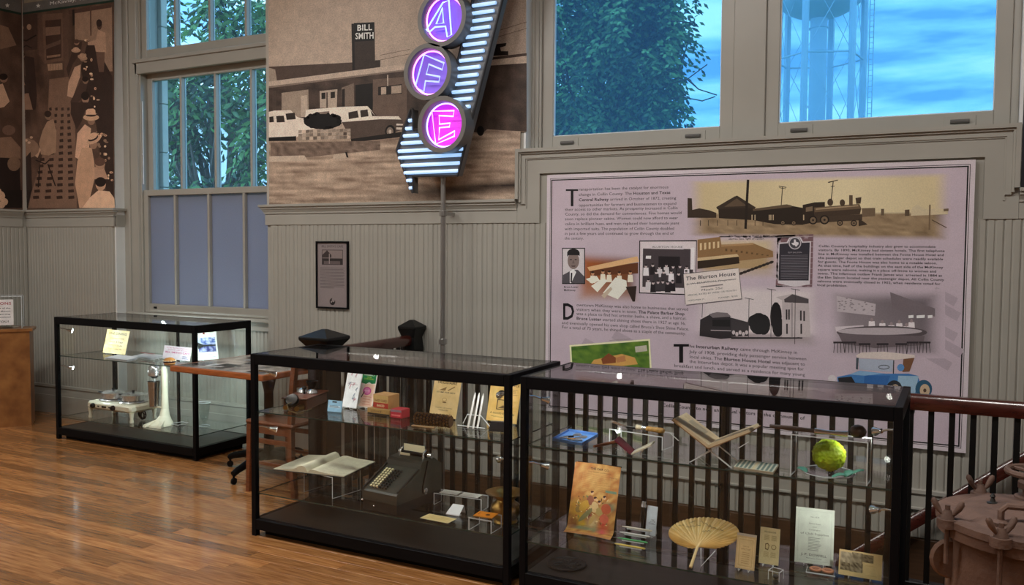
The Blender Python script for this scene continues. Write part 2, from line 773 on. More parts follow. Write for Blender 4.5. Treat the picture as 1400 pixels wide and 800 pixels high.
# ---- chair rails, base boards, stepped band
def rail_profile(x0, x1, yf, z=1.845, h=0.155, ends=(0, 0)):
    """moulded chair rail along x: cap, cove, flat band"""
    b = MB()
    b.box(x0 - ends[0] * 0.05, x1 + ends[1] * 0.05, yf - 0.055, yf, z - 0.02, z, 0.003)
    b.box(x0 - ends[0] * 0.04, x1 + ends[1] * 0.04, yf - 0.042, yf, z - 0.034, z - 0.02)
    A = [(x0 - ends[0] * 0.035, yf - 0.038, z - 0.034), (x1 + ends[1] * 0.035, yf - 0.038, z - 0.034), (x1 + ends[1] * 0.035, yf, z - 0.034), (x0 - ends[0] * 0.035, yf, z - 0.034)]
    B = [(x0 - ends[0] * 0.018, yf - 0.02, z - 0.062), (x1 + ends[1] * 0.018, yf - 0.02, z - 0.062), (x1 + ends[1] * 0.018, yf, z - 0.062), (x0 - ends[0] * 0.018, yf, z - 0.062)]
    b.hull_prism(A, B)
    b.box(x0 - ends[0] * 0.014, x1 + ends[1] * 0.014, yf - 0.026, yf, z - 0.07, z - 0.06)
    b.box(x0 - ends[0] * 0.01, x1 + ends[1] * 0.01, yf - 0.018, yf, z - h, z - 0.07, 0.002)
    return b


t1 = rail_profile(XL, -6.45, YW, ends=(0, 1))
t1.box(-6.45, -6.43, YW, YR - 0.001, 1.69, 1.79).box(-6.45, -6.40, YW, YR - 0.001, 1.825, 1.845)
struct('trim_1', t1, TRIM, 'moulded chair rail under the sepia diner mural')
t2 = rail_profile(-4.72, -2.566, YW, ends=(1, 0))
struct('trim_2', t2, TRIM, 'moulded chair rail under the big cafe photograph')
b = rail_profile(0, 2.5, 0)
b.M = Matrix.Identity(4)
b.v = [Matrix.Translation((XL, YW - 0.06, 0)) @ Matrix.Rotation(-PI / 2, 4, 'Z') @ Matrix.Scale(-1, 4, (0, 1, 0)) @ p for p in b.v]
struct('trim_3', b, TRIM, 'moulded chair rail along the left wall')
t3 = rail_profile(0.256, XR, YW)
struct('trim_4', t3, TRIM, 'moulded chair rail right of the text panel')


# stepped band: cap moulding + flat band, mitred up one side, along under the windows and down the other
def band_poly(pts, y0, y1, b):
    b.prism([(p[0], p[1]) for p in pts], -y1, -y0, Matrix(((1, 0, 0, 0), (0, 0, -1, 0), (0, 1, 0, 0), (0, 0, 0, 1))))


sb = MB()
Z0, Z1 = 2.005, 2.165      # flat band under the sill
XA, XB = -2.565, -2.405    # left leg
XC, XD = 0.10, 0.255       # right leg
outer = [(XA, 1.69), (XA, Z1), (XD, Z1), (XD, 1.69), (XC, 1.69), (XC, Z0), (XB, Z0), (XB, 1.69)]
band_poly(outer, YW - 0.018, YW, sb)
for o_, i_, dep in ((0.0, 0.022, 0.055), (0.022, 0.034, 0.042), (0.034, 0.062, 0.03), (0.062, 0.07, 0.024)):
    band_poly([(XA + o_, 1.845 - o_), (XA + o_, Z1 - o_), (XD - o_, Z1 - o_), (XD - o_, 1.845 - o_), (XD - i_, 1.845 - o_), (XD - i_, Z1 - i_), (XA + i_, Z1 - i_), (XA + i_, 1.845 - o_)], YW - dep, YW - 0.018, sb)
struct('trim_5', sb, TRIM, 'stepped moulded band framing the text panel under the windows')


def baseboard(x0, x1, yf, b):
    b.box(x0, x1, yf - 0.024, yf, 0.0, 0.165, 0.002)
    b.box(x0, x1, yf - 0.018, yf, 0.165, 0.235)
    b.box(x0, x1, yf - 0.03, yf, 0.235, 0.262, 0.004)


b = MB()
baseboard(XL, -6.45, YW, b)
baseboard(-6.45, -4.72, YR, b)
baseboard(-4.72, -3.36, YW, b)
struct('baseboard_back', b, TRIM, 'tall greige baseboard along the back wall')
b = MB()
b.box(-3.36, XR, YW - 0.018, YW, 0.16, 0.235).box(-3.36, XR, YW - 0.03, YW, 0.235, 0.262, 0.004).box(-3.36, XR, YW - 0.03, YW, 0.15, 0.165, 0.003)
struct('trim_6', b, TRIM, 'base moulding above the stairwell')
b = MB()
b.box(XL, XL + 0.024, 3.0, YW - 0.024, 0, 0.165).box(XL, XL + 0.03, 3.0, YW - 0.03, 0.235, 0.262)
struct('baseboard_left', b, TRIM, 'tall greige baseboard along the left wall')
struct('trim_7', MB().box(-3.3, XR, YW - 0.03, YW, -0.30, -0.005, 0.003), BROWN, 'dark brown wooden fascia at floor level in the stairwell')

# ---- window jamb lining of the two bays (colour lightened to carry the daylight)
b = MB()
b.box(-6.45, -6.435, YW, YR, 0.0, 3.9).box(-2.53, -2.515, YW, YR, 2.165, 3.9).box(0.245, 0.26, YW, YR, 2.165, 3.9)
struct('trim_8', b, mat('daylit_return_paint', (0.86, 0.88, 0.88), 0.35, var=0.03), 'window bay returns with daylight put into their pale colour')

GLASSW = glass_mat('window_glass', (0.72, 0.86, 0.94), 1.25, 0.03, (0.6, 0.8, 1.0))
GLASSB = glass_mat('blue_tinted_window_glass', (0.40, 0.61, 0.71), 1.2, 0.11, (0.26, 0.50, 0.90))
FROST = glass_mat('frosted_window_film', (0.05, 0.06, 0.08), 1.2, 0.985, (0.47, 0.45, 0.52))
WHITEL = mat('white_glazing_bead', (0.75, 0.78, 0.8), 0.4, var=0.05)


def sash(win, x0, x1, z0, z1, y, st, bars, glass, name='sash', rail_b=None, muntin=0.024, dep=0.045):
    rb = rail_b or st
    b = MB()
    b.box(x0, x0 + st, y, y + dep, z0, z1, 0.003).box(x1 - st, x1, y, y + dep, z0, z1, 0.003)
    b.box(x0 + st, x1 - st, y, y + dep, z0, z0 + rb, 0.003).box(x0 + st, x1 - st, y, y + dep, z1 - st, z1, 0.003)
    s = b.build(name, TRIM, win)
    gx = [x0 + st] + bars + [x1 - st]
    for m in bars:
        q = MB().box(m - muntin / 2, m + muntin / 2, y - 0.002, y + dep * 0.8, z0 + rb, z1 - st, 0.003)
        q.build('muntin', TRIM, s)
        MB().box(m - muntin / 2 - 0.003, m + muntin / 2 + 0.003, y + dep * 0.82, y + dep, z0 + rb, z1 - st).build('glazing_bead', WHITEL, s)
    for a, d in zip(gx, gx[1:]):
        MB().box(a, d, y + dep * 0.6, y + dep * 0.6 + 0.003, z0 + rb, z1 - st).build('pane', glass, s)
    return s


# tall window with transom
w1 = thing('window_1', 'tall double-hung window with four-light sashes, transom and frosted lower half', None, (-5.4, YR, 0), kind='structure')
w1m = MW[w1.name]


def to_local(o, root):
    I = MW[root.name].inverted()
    o.data.transform(I)


b = MB()
b.box(-6.33, -6.22, YR - 0.02, YR, 0.93, 3.86, 0.004).box(-6.345, -6.325, YR - 0.035, YR, 0.93, 3.86, 0.004).box(-6.25, -6.225, YR - 0.03, YR, 0.93, 3.86, 0.004)
b.box(-6.22, -6.20, YR - 0.01, YR + 0.10, 0.93, 3.86)
b.box(-4.57, -4.55, YR + 0.001, YR + 0.10, 0.93, 3.86)
b.build('window_frame', TRIM, w1, world=True)
b = MB().box(-6.25, -4.73, YR - 0.03, YR + 0.09, 2.985, 3.09, 0.004).box(-6.27, -4.73, YR - 0.045, YR, 3.065, 3.095, 0.004).box(-6.25, -4.73, YR - 0.03, YR, 2.975, 2.992, 0.003)
b.build('transom_bar', TRIM, w1, world=True)
b = MB().box(-6.36, -4.73, YR - 0.07, YR + 0.05, 0.93, 0.958, 0.006).box(-6.33, -4.73, YR - 0.03, YR, 0.86, 0.93, 0.004)
b.build('window_sill', TRIM, w1, world=True)
for (za, zb, yy, st, rb, gl_, bars) in ((3.095, 3.86, YR + 0.005, 0.06, 0.08, GLASSW, [-5.80, -5.41, -5.02]), (1.955, 2.985, YR + 0.055, 0.06, 0.05, GLASSW, [-5.80, -5.41, -5.02]), (0.958, 2.0, YR + 0.005, 0.05, 0.075, FROST, [-5.83, -5.445, -5.06])):
    s = sash(w1, WX0 + 0.01, WX1 - 0.01, za, zb, yy, st, bars, gl_, rail_b=rb)
    to_local(s, w1)
    for ch in [q for q in bpy.data.objects if q.parent == s]:
        to_local(ch, w1)
MB().box(-6.20, -6.19, YR - 0.001, YR + 0.004, 2.05, 2.75).box(-6.205, -6.195, YR - 0.006, YR, 2.30, 2.31).build('sash_track', MATS['white_glazing_bead'], w1, world=True)
b = MB().box(-6.09, -6.055, YR - 0.004, YR + 0.004, 0.995, 1.01, 0.002)
b.build('maker_plate', BLACKW, w1, world=True)


def lift(x, z, win):
    b = MB()
    b.box(x - 0.075, x + 0.075, YR - 0.004, YR, z - 0.03, z + 0.03, 0.002)
    o = b.build('lift_plate', TRIM, win, world=True)
    q = MB()
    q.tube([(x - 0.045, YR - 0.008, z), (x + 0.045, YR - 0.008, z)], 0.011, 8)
    q.build('finger_slot', mat('dark_slot_metal', (0.12, 0.11, 0.10), 0.5), o, world=True)  # finger slot in one even dark metal colour


for (nm, xa, xb, lx, lab) in (('window_2', -2.44, -1.205, (-2.26, -1.44), 'plain single-light window with the leafy tree outside'), ('window_3', -1.02, 0.21, (-0.83, -0.02), 'plain single-light window with the water tower outside')):
    win = thing(nm, lab, None, ((xa + xb) / 2, YR, 2.165), kind='structure')
    s = sash(win, xa, xb, 2.166, 3.7, YR - 0.0, 0.075, [], GLASSB, rail_b=0.085)
    to_local(s, win)
    for ch in [q for q in bpy.data.objects if q.parent == s]:
        to_local(ch, win)
    MB().box(xa + 0.072, xa + 0.08, YR + 0.008, YR + 0.03, 2.25, 3.62).box(xb - 0.08, xb - 0.072, YR + 0.008, YR + 0.03, 2.25, 3.62).box(xa + 0.075, xb - 0.075, YR + 0.008, YR + 0.03, 2.248, 2.256).build('glazing_bead', WHITEL, win, world=True)
    for q in lx:
        lift(q, 2.205, win)
b = MB()
b.box(-1.205, -1.02, YR - 0.012, YR + 0.06, 2.166, 3.7, 0.004)
b.box(-2.515, -2.44, YR - 0.02, YR + 0.0, 2.166, 3.7, 0.004).box(-2.50, -2.485, YR - 0.032, YR, 2.166, 3.7, 0.004).box(-2.465, -2.455, YR - 0.03, YR, 2.166, 3.7, 0.003)
b.box(0.21, 0.245, YR - 0.02, YR, 2.166, 3.7, 0.004)
struct('trim_9', b, TRIM, 'broad mullion and casings of the paired windows')
# stone jambs outside
j = MB()
z = 0.6
k = 0
while z < 3.9:
    h = (0.36, 0.30, 0.42)[k % 3]
    j.box(-6.5, -6.17, 5.325, 5.39, z, z + h - 0.008, 0.004)
    z += h
    k += 1
struct('wall_outside', j, STONE, 'pale cut-stone jamb outside the tall window')

# ---- floor: slab with the stairwell opening, and strip planks
SX, SY = -3.26, 4.10       # stairwell corner
f = MB()
f.box(XL, XR, YF, SY, -0.30, -0.019).box(XL, SX, SY, YW, -0.30, -0.019)
floor = struct('floor', f, DARKW, 'glossy amber oak strip floor of the hall')
_pl = {}
PW = 0.083


def plank_mesh(l):
    k = round(l, 2)
    if k not in _pl:
        g = 0.0016
        b = MB()
        vs = [(0, 0, -0.019), (k, 0, -0.019), (k, PW, -0.019), (0, PW, -0.019), (0, 0, -g), (k, 0, -g), (k, PW, -g), (0, PW, -g), (g, g, 0), (k - g, g, 0), (k - g, PW - g, 0), (g, PW - g, 0)]
        fs = [(0, 1, 5, 4), (1, 2, 6, 5), (2, 3, 7, 6), (3, 0, 4, 7), (4, 5, 9, 8), (5, 6, 10, 9), (6, 7, 11, 10), (7, 4, 8, 11), (8, 9, 10, 11)]
        b.add(vs, fs)
        _pl[k] = b
    return k, _pl[k]


cand = []
rnd = random.Random(3)
row = 0
y = YF
while y + PW <= YW + 0.02:
    xe = SX if y + PW > SY + 0.01 else XR
    x = XL - rnd.random() * 1.1
    while x < xe - 0.02:
        l = rnd.choice((0.55, 0.75, 0.9, 1.1, 1.35))
        a, d = max(x, XL), min(x + l, xe)
        x += l
        if d - a < 0.03:
            continue
        ps = [proj((q, yy, 0)) for q in (a, (a + d) / 2, d) for yy in (y, y + PW)]
        vis = sum(1 for p in ps if p and -10 < p[0] < 1410 and 0 < p[1] < 812)
        mid = ps[2]
        hidden = mid is None or (y < 4.0 and a > -3.3) or (a > -3.3 and d > -3.0)
        cand.append((0 if (vis >= 1 and not hidden) else 1, -(mid[1] if mid else 0), a, y, d - a))
    y += PW
cand.sort()
rest = MB()
_md = {}
for i, (h, _, a, yy, l) in enumerate(cand):
    k, b = plank_mesh(l)
    if h == 0 and i < 298:
        if k not in _md:
            _md[k] = b.build('plank', OAK, None, link=False).data
        o = bpy.data.objects.new('plank', _md[k])
        COL.objects.link(o)
        o.parent = floor
        o.location = (a, yy, 0)
    else:
        rest.M = Matrix.Translation((a, yy, 0))
        rest.add(b.v, b.f)
ro = rest.build('plank_field', OAK, floor)
ro['kind'] = 'stuff'
# stairwell lining, lower floor and the flight of steps going down to the left
struct('trim_10', MB().box(SX, XR, SY, SY + 0.03, -0.34, 0.004, 0.003).box(SX - 0.0, SX + 0.03, SY, YW - 0.03, -0.34, 0.004, 0.003), BROWN, 'brown wooden nosing round the stairwell opening')
struct('wall_stair', MB().box(SX - 0.1, XR, SY - 0.1, SY, -3.0, -0.30).box(SX - 0.1, SX, SY, YW, -3.0, -0.30), PLAST, 'plaster walls of the stairwell below the floor')
struct('floor_lower', MB().box(SX - 0.1, XR, SY - 0.1, 5.3, -3.1, -3.0), DARKW, 'dark floor at the foot of the stairs')
st = MB()
for k in range(15):
    xs, zs = 0.82 - k * 0.225, -0.18 - k * 0.18
    if xs < -2.6:
        break
    st.box(xs - 0.25, xs, SY + 0.03, YW - 0.03, zs - 0.04, zs, 0.004)
    st.box(xs - 0.02, xs, SY + 0.03, YW - 0.03, zs, zs + 0.14)
st.box(0.82, XR, SY + 0.03, YW - 0.03, -0.04, 0.0)
tag(st.build('staircase', BROWN), 'dark brown wooden stairs descending along the back wall', 'stairs', None, 'structure')

# ================================================================== OUTSIDE
LEAF1 = print_mat('leaf_green', 0.45, 0.15, 30, 0.4)
BARK = mat('bark', c(95, 85, 75), 0.8, var=0.3, bump=0.3)
GRASS = mat('grass_ground', c(90, 120, 70), 0.9, var=0.3)
struct('ground_outside', MB().box(-60, 60, 5.5, 160, -1.3, -1.2), GRASS, 'grass outside the building')


def leaf_tree(name, label, base, blobs, nl, seed, leaf=0.11, twigs=(), cols=((26, 52, 36), (112, 160, 84)), gap=-0.06):
    r = random.Random(seed)
    t = thing(name, label, 'tree', base)
    tr = MB()
    top = Vector(blobs[0][0])
    B = Vector(base)
    tr.tube([B, B.lerp(top, 0.35) + Vector((0.1, 0, 0)), B.lerp(top, 0.7), top], [0.16, 0.12, 0.08, 0.03], 7)
    for (ce, ra) in blobs:
        ce = Vector(ce)
        s = B.lerp(top, 0.45)
        for q in range(7):
            d = Vector((r.uniform(-1, 1), r.uniform(-1, 1), r.uniform(-0.5, 0.9))).normalized()
            tr.tube([s, s.lerp(ce, 0.6) + d * 0.2, ce + Vector((d.x * ra[0], d.y * ra[1], d.z * ra[2])) * 0.9], [0.05, 0.03, 0.006], 5)
    for tw in twigs:
        tr.tube([Vector(p) for p in tw], [0.012] + [0.006] * (len(tw) - 1), 4)
    tr.build('trunk', BARK, t, world=True)
    fo = MB()
    tot = sum(ra[0] * ra[2] for _, ra in blobs)
    for (ce, ra) in blobs:
        ce = Vector(ce)
        for q in range(int(nl * ra[0] * ra[2] / tot)):
            while True:
                p = Vector((r.uniform(-1, 1), r.uniform(-1, 1), r.uniform(-1, 1)))
                if 0.12 < p.length < 1:
                    break
            if fbm(p.x * 2.2 + ce.x, p.y * 2.2, p.z * 2.2 + seed) < gap:
                continue
            P = ce + Vector((p.x * ra[0], p.y * ra[1], p.z * ra[2]))
            # drooping compound leaf: a few leaflets along a rachis
            dr = Vector((r.uniform(-1, 1), r.uniform(-1, 0.4), r.uniform(-0.9, 0.1))).normalized()
            sd = dr.cross(Vector((0, 0, 1))).normalized()
            g_ = r.random() ** 1.6
            g_ = min(1, max(0, g_ + 0.5 * fbm(P.x * 1.3, P.y * 1.3, P.z * 1.3 + 7)))
            lc = mixc(c(*cols[0]), c(*cols[1]), g_)
            for k in range(5):
                o = P + dr * (k * leaf * 0.42) + Vector((0, 0, -0.01 * k * k))
                d2 = (dr * 0.6 + sd * (1 if k % 2 else -1) * 0.8 + Vector((0, 0, -0.35))).normalized()
                wv = d2.cross(Vector((r.uniform(-.3, .3), 1, r.uniform(-.2, .6)))).normalized() * leaf * 0.17
                l = leaf * r.uniform(0.7, 1.1)
                fo.add([o, o + d2 * l * 0.45 + wv, o + d2 * l, o + d2 * l * 0.45 - wv], [(0, 1, 2, 3)], lc)
    fo2 = fo.build('foliage', LEAF1, t, world=True)
    fo2['kind'] = 'stuff'
    return t


# crowns are placed on sight lines through the panes, at their own distance in the yard
def at(u, v, Y):
    return tuple(onY(u, v, Y))


leaf_tree('shade_tree', 'leafy tree with drooping foliage outside the tall window', (-8.6, 8.6, -1.2),
          [(at(285, 122, 8.4), (1.75, 0.9, 0.46)), (at(218, 190, 8.6), (0.28, 0.4, 0.95)), (at(352, 25, 8.6), (0.85, 0.7, 0.6)), (at(350, 200, 8.2), (0.32, 0.3, 0.42)), (at(212, 20, 8.4), (0.35, 0.4, 0.5)), (at(285, 250, 8.2), (0.75, 0.4, 0.13)), (at(265, 190, 8.3), (0.45, 0.3, 0.12))], 2300, 11, 0.16)
leaf_tree('shade_tree', 'leafy tree filling the window beside the big cafe photograph', (-3.6, 9.2, -1.2),
          [(at(810, 90, 9.0), (1.05, 0.9, 1.35)), (at(850, 10, 9.2), (0.85, 0.7, 0.7)), (at(880, 150, 9.0), (0.45, 0.4, 0.55)), (at(780, 180, 9.0), (0.7, 0.5, 0.4)), (at(905, 60, 9.1), (0.32, 0.3, 0.4))], 11000, 23, 0.095,
          [[at(875, 140, 8.8), at(915, 115, 8.8), at(940, 108, 8.8), at(967, 88, 8.8)], [at(880, 145, 8.8), at(930, 132, 8.8), at(960, 138, 8.8), at(978, 132, 8.8)], [at(940, 108, 8.8), at(955, 122, 8.8), at(980, 130, 8.8)], [at(900, 30, 8.9), at(925, 29, 8.9), at(945, 31, 8.9)]], ((44, 76, 56), (168, 206, 120)), 0.0)
# white board outbuilding beyond the tall window
fen = thing('outbuilding', 'white vertical board outbuilding behind the tree in the yard', 'building', (-14.5, 13.0, -1.2))
FW = mat('white_board_paint', (0.80, 0.84, 0.87), 0.6, var=0.06)
fb = MB().box(0, 0.290, 0, 0.03, 0, 5.2, 0.012).build('siding_board', FW, None, link=False).data
for k in range(21):
    o = bpy.data.objects.new('siding_board', fb)
    COL.objects.link(o)
    o.parent = fen
    o.location = (-3.2 + k * 0.304, 0, 0.05)
MB().box(-3.2, 3.2, 0.03, 3.0, 0.0, 5.2).build('wall', FW, fen)
MB().hull_prism([(-3.4, -0.2, 5.25), (3.4, -0.2, 5.25), (3.4, 3.2, 5.25), (-3.4, 3.2, 5.25)], [(-3.4, 1.3, 5.9), (3.4, 1.3, 5.9), (3.4, 1.7, 5.9), (-3.4, 1.7, 5.9)]).build('roof', mat('grey_roofing', (0.25, 0.26, 0.27), 0.8, var=0.1), fen)

# water tower far off
TWP = mat('hazed_tower_paint', c(205, 222, 238), 0.6, var=0.05, vscale=0.4)  # haze over the far tower is put into this pale blue
YT = 95.0
pc = onY(1118, 100, YT)
tw = thing('water_tower', 'haze-paled steel water tower on tall braced legs far outside', 'water tower', (pc.x, YT, -1.2))
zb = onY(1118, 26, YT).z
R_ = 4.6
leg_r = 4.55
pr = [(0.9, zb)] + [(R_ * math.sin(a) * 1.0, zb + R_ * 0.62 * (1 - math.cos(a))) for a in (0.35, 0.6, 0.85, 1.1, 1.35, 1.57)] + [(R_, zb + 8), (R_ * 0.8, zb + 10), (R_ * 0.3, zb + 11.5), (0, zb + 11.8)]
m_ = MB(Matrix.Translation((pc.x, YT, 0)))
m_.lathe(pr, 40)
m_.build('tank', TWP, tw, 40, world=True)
m_ = MB(Matrix.Translation((pc.x, YT, 0)))
m_.lathe([(0.85, -1.2), (0.85, zb + 0.3)], 20)
for zz in (zb - 1, zb - 3.4, zb - 11, zb - 17):
    m_.lathe([(0.85, zz), (0.95, zz + 0.02), (0.95, zz + 0.14), (0.85, zz + 0.16)], 20)
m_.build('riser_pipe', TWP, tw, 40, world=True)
legs = []
for k in range(6):
    a = math.radians(22) + k * PI / 3
    px, py = pc.x + leg_r * math.cos(a), YT + leg_r * math.sin(a)
    legs.append((px, py))
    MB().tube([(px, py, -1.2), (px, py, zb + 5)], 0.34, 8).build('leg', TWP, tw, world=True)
for zz in (zb - 4.2, zb - 12.5, zb - 15.0, zb - 21, zb - 29):
    q = MB()
    for k in range(6):
        a, d = legs[k], legs[(k + 1) % 6]
        q.tube([(a[0], a[1], zz), (d[0], d[1], zz)], 0.10, 5)
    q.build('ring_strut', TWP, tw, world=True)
for (za, zc_) in ((zb - 4.2, zb + 4), (zb - 12.5, zb - 4.2), (zb - 21, zb - 12.5), (zb - 29, zb - 21)):
    for k in range(6):
        a, d = legs[k], legs[(k + 1) % 6]
        q = MB()
        q.tube([(a[0], a[1], za), (d[0], d[1], zc_)], 0.035, 4)
        q.tube([(d[0], d[1], za), (a[0], a[1], zc_)], 0.035, 4)
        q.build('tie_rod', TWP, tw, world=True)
lx, ly = legs[0]
q = MB()
q.tube([(lx + 0.55, ly - 0.5, -1.2), (lx + 0.55, ly - 0.5, zb + 6)], 0.05, 4).tube([(lx + 0.95, ly - 0.5, -1.2), (lx + 0.95, ly - 0.5, zb + 6)], 0.05, 4)
for k in range(60):
    zz = zb + 5 - k * 0.55
    q.tube([(lx + 0.55, ly - 0.5, zz), (lx + 0.95, ly - 0.5, zz)], 0.03, 4)
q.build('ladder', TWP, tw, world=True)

# ================================================================== RAILING ROUND THE STAIRWELL
RY, RXN = 4.03, -3.33
rl = thing('stair_railing', 'black baluster railing with mahogany handrail behind the display cases', 'railing', (RXN, RY, 0))


def handrail_profile(wd=0.064, h=0.07):
    return [(-wd * 0.5, -h * 0.05), (-wd * 0.42, h * 0.28), (-wd * 0.22, h * 0.45), (wd * 0.22, h * 0.45), (wd * 0.42, h * 0.28), (wd * 0.5, -h * 0.05), (wd * 0.36, -h * 0.5), (-wd * 0.36, -h * 0.5)]


def rail_along(p0, p1, prof):
    p0, p1 = Vector(p0), Vector(p1)
    d = (p1 - p0).normalized()
    s = d.cross(Vector((0, 0, 1))).normalized()
    u = s.cross(d)
    b = MB()
    b.hull_prism([p0 + s * a + u * z for a, z in prof], [p1 + s * a + u * z for a, z in prof])
    return b


rail_along((RXN + 0.07, RY, 0.888), (2.6, RY, 0.888), handrail_profile()).build('handrail', MAHOG, rl, 40, world=True)
rail_along((RXN, RY + 0.07, 0.895), (RXN, 4.92, 0.895), handrail_profile()).build('handrail', MAHOG, rl, 40, world=True)
MB().box(RXN + 0.05, 2.6, RY - 0.022, RY + 0.022, 0.075, 0.115, 0.004).build('bottom_rail', BLACKW, rl, world=True)
MB().box(RXN - 0.022, RXN + 0.022, RY + 0.05, 4.93, 0.075, 0.115, 0.004).build('bottom_rail', BLACKW, rl, world=True)
bal = MB().box(-0.0115, 0.0115, -0.0115, 0.0115, 0.11, 0.862, 0.002).build('baluster', BLACKW, None, link=False).data


def put(me, name, parent, loc):
    o = bpy.data.objects.new(name, me)
    COL.objects.link(o)
    o.parent = parent
    o.location = loc
    return o


x = -0.165
while x > -3.22:
    if abs(x + 0.95) > 0.05:
        put(bal, 'baluster', rl, (x - RXN, 0, 0))
    x -= 0.0785
x = -0.165 + 0.0785
while x < 2.6:
    put(bal, 'baluster', rl, (x - RXN, 0, 0))
    x += 0.0785
for k in range(10):
    put(bal, 'baluster', rl, (0, 0.13 + k * 0.0785, 0))
MB().box(-0.972, -0.928, RY - 0.022, RY + 0.022, 0.0, 0.86, 0.003).build('middle_post', BLACKW, rl, world=True)


def newel(x, y, w, top, body):
    M = Matrix.Translation((x, y, 0))
    t = MB(M).box(-body, body, -body, body, 0, top - 0.20, 0.004).build('newel_post', BLACKW, rl, world=True)
    sq = ((-1, -1), (1, -1), (1, 1), (-1, 1))
    b = MB(M)
    b.hull_prism([(a * body, d * body, top - 0.20) for a, d in sq], [(a * body * 0.86, d * body * 0.86, top - 0.12) for a, d in sq])
    b.hull_prism([(a * body * 0.86, d * body * 0.86, top - 0.12) for a, d in sq], [(a * w * 0.97, d * w * 0.97, top - 0.062) for a, d in sq])
    b.build('neck', BLACKW, t, world=True)
    b = MB(M)
    b.box(-w, w, -w, w, top - 0.062, top - 0.042, 0.004)
    b.hull_prism([(a * w * 0.97, d * w * 0.97, top - 0.042) for a, d in sq], [(a * 0.012, d * 0.012, top) for a, d in sq])
    b.build('pyramid_cap', BLACKW, t, world=True)
    return t


newel(RXN, RY, 0.108, 1.04, 0.07)
newel(RXN, 4.955, 0.072, 1.03, 0.058)
# wall handrail of the stairs
q = rail_along((0.80, 4.955, 0.885), (-2.2, 4.955, -1.515), handrail_profile(0.055, 0.065))
o = q.build('wall_handrail', MAHOG, None, 40)
tag(o, 'sloping mahogany handrail fixed to the wall over the stairs', 'handrail')
for xx in (0.5, -0.6, -1.7):
    zz = 0.885 - (0.80 - xx) * 0.8
    q = MB().tube([(xx, 4.955, zz - 0.03), (xx, 4.97, zz - 0.07), (xx, YW - 0.012, zz - 0.085)], 0.008, 6).lathe([(0.0, 0), (0.03, 0), (0.03, 0.008), (0, 0.008)], 12, (xx, YW - 0.012, zz - 0.085), Matrix.Rotation(PI / 2, 3, 'X'))
    q.build('bracket', BLACKW, o)

# ================================================================== DISPLAY CASES
GLS = glass_mat('case_glass', (0.985, 0.995, 0.99), 1.38)
GLT = glass_mat('case_top_glass', (0.97, 0.985, 0.98), 1.5)
SHELFG = glass_mat('shelf_glass', (0.95, 0.98, 0.965), 1.5)
GEDGE = mat('green_glass_edge', (0.02, 0.05, 0.045), 0.15, spec=0.8)
CHROME = mat('chrome', (0.82, 0.82, 0.83), 0.2, 0.9, var=0.03)
DECK = mat('black_deck_laminate', (0.016, 0.015, 0.015), 0.32, var=0.3, vscale=5, stretch=(1, 10, 10))
LEDDIM = mat('led_lens', (0.8, 0.8, 0.8), 0.2, emit=(1, 0.97, 0.9), estr=0.6)  # dim lens with a faint glow of its own
LEDON = mat('led_lens_lit', (0.9, 0.9, 0.9), 0.2, emit=(0.85, 1.0, 1.0), estr=30)
CW, CD, CH, TW = 1.532, 0.548, 0.965, 0.030
ZM, ZD = 0.66, 0.092


def led(case, x, z, side, lit, power, y=0.05, cid=''):
    """small chrome spot on a stalk fixed to a post"""
    s = 1 if side == 'l' else -1
    st_ = MB()
    st_.tube([(x, y - 0.02, z), (x + s * 0.02, y, z - 0.004), (x + s * 0.04, y + 0.01, z - 0.012)], 0.004, 6)
    hd = Vector((s * 0.72, 0.66, -0.25)).normalized()
    p = Vector((x + s * 0.04, y + 0.01, z - 0.012))
    R = hd.to_track_quat('Z', 'Y').to_matrix()
    st_.lathe([(0.004, 0), (0.009, 0.004), (0.010, 0.02), (0.017, 0.036), (0.017, 0.040)], 12, p, R)
    h = st_.build('spot_lamp', CHROME, case, 40)
    ln = MB().lathe([(0.0155, 0.0405), (0.012, 0.0425), (0.0, 0.0435)], 12, p, R)
    ln.build('lens', LEDON if lit else LEDDIM, h)
    if power:
        ld = bpy.data.lights.new('spot_lamp_light', 'SPOT')
        ld.energy = power
        ld.color = (0.80, 0.98, 1.0) if lit else (1.0, 0.97, 0.9)
        ld.spot_size = math.radians(125)
        ld.spot_blend = 0.8
        ld.shadow_soft_size = 0.015
        lo = bpy.data.objects.new('spot_lamp_light', ld)
        COL.objects.link(lo)
        lo.parent = case
        lo.location = p + hd * 0.05
        lo.rotation_euler = hd.to_track_quat('-Z', 'Y').to_euler()


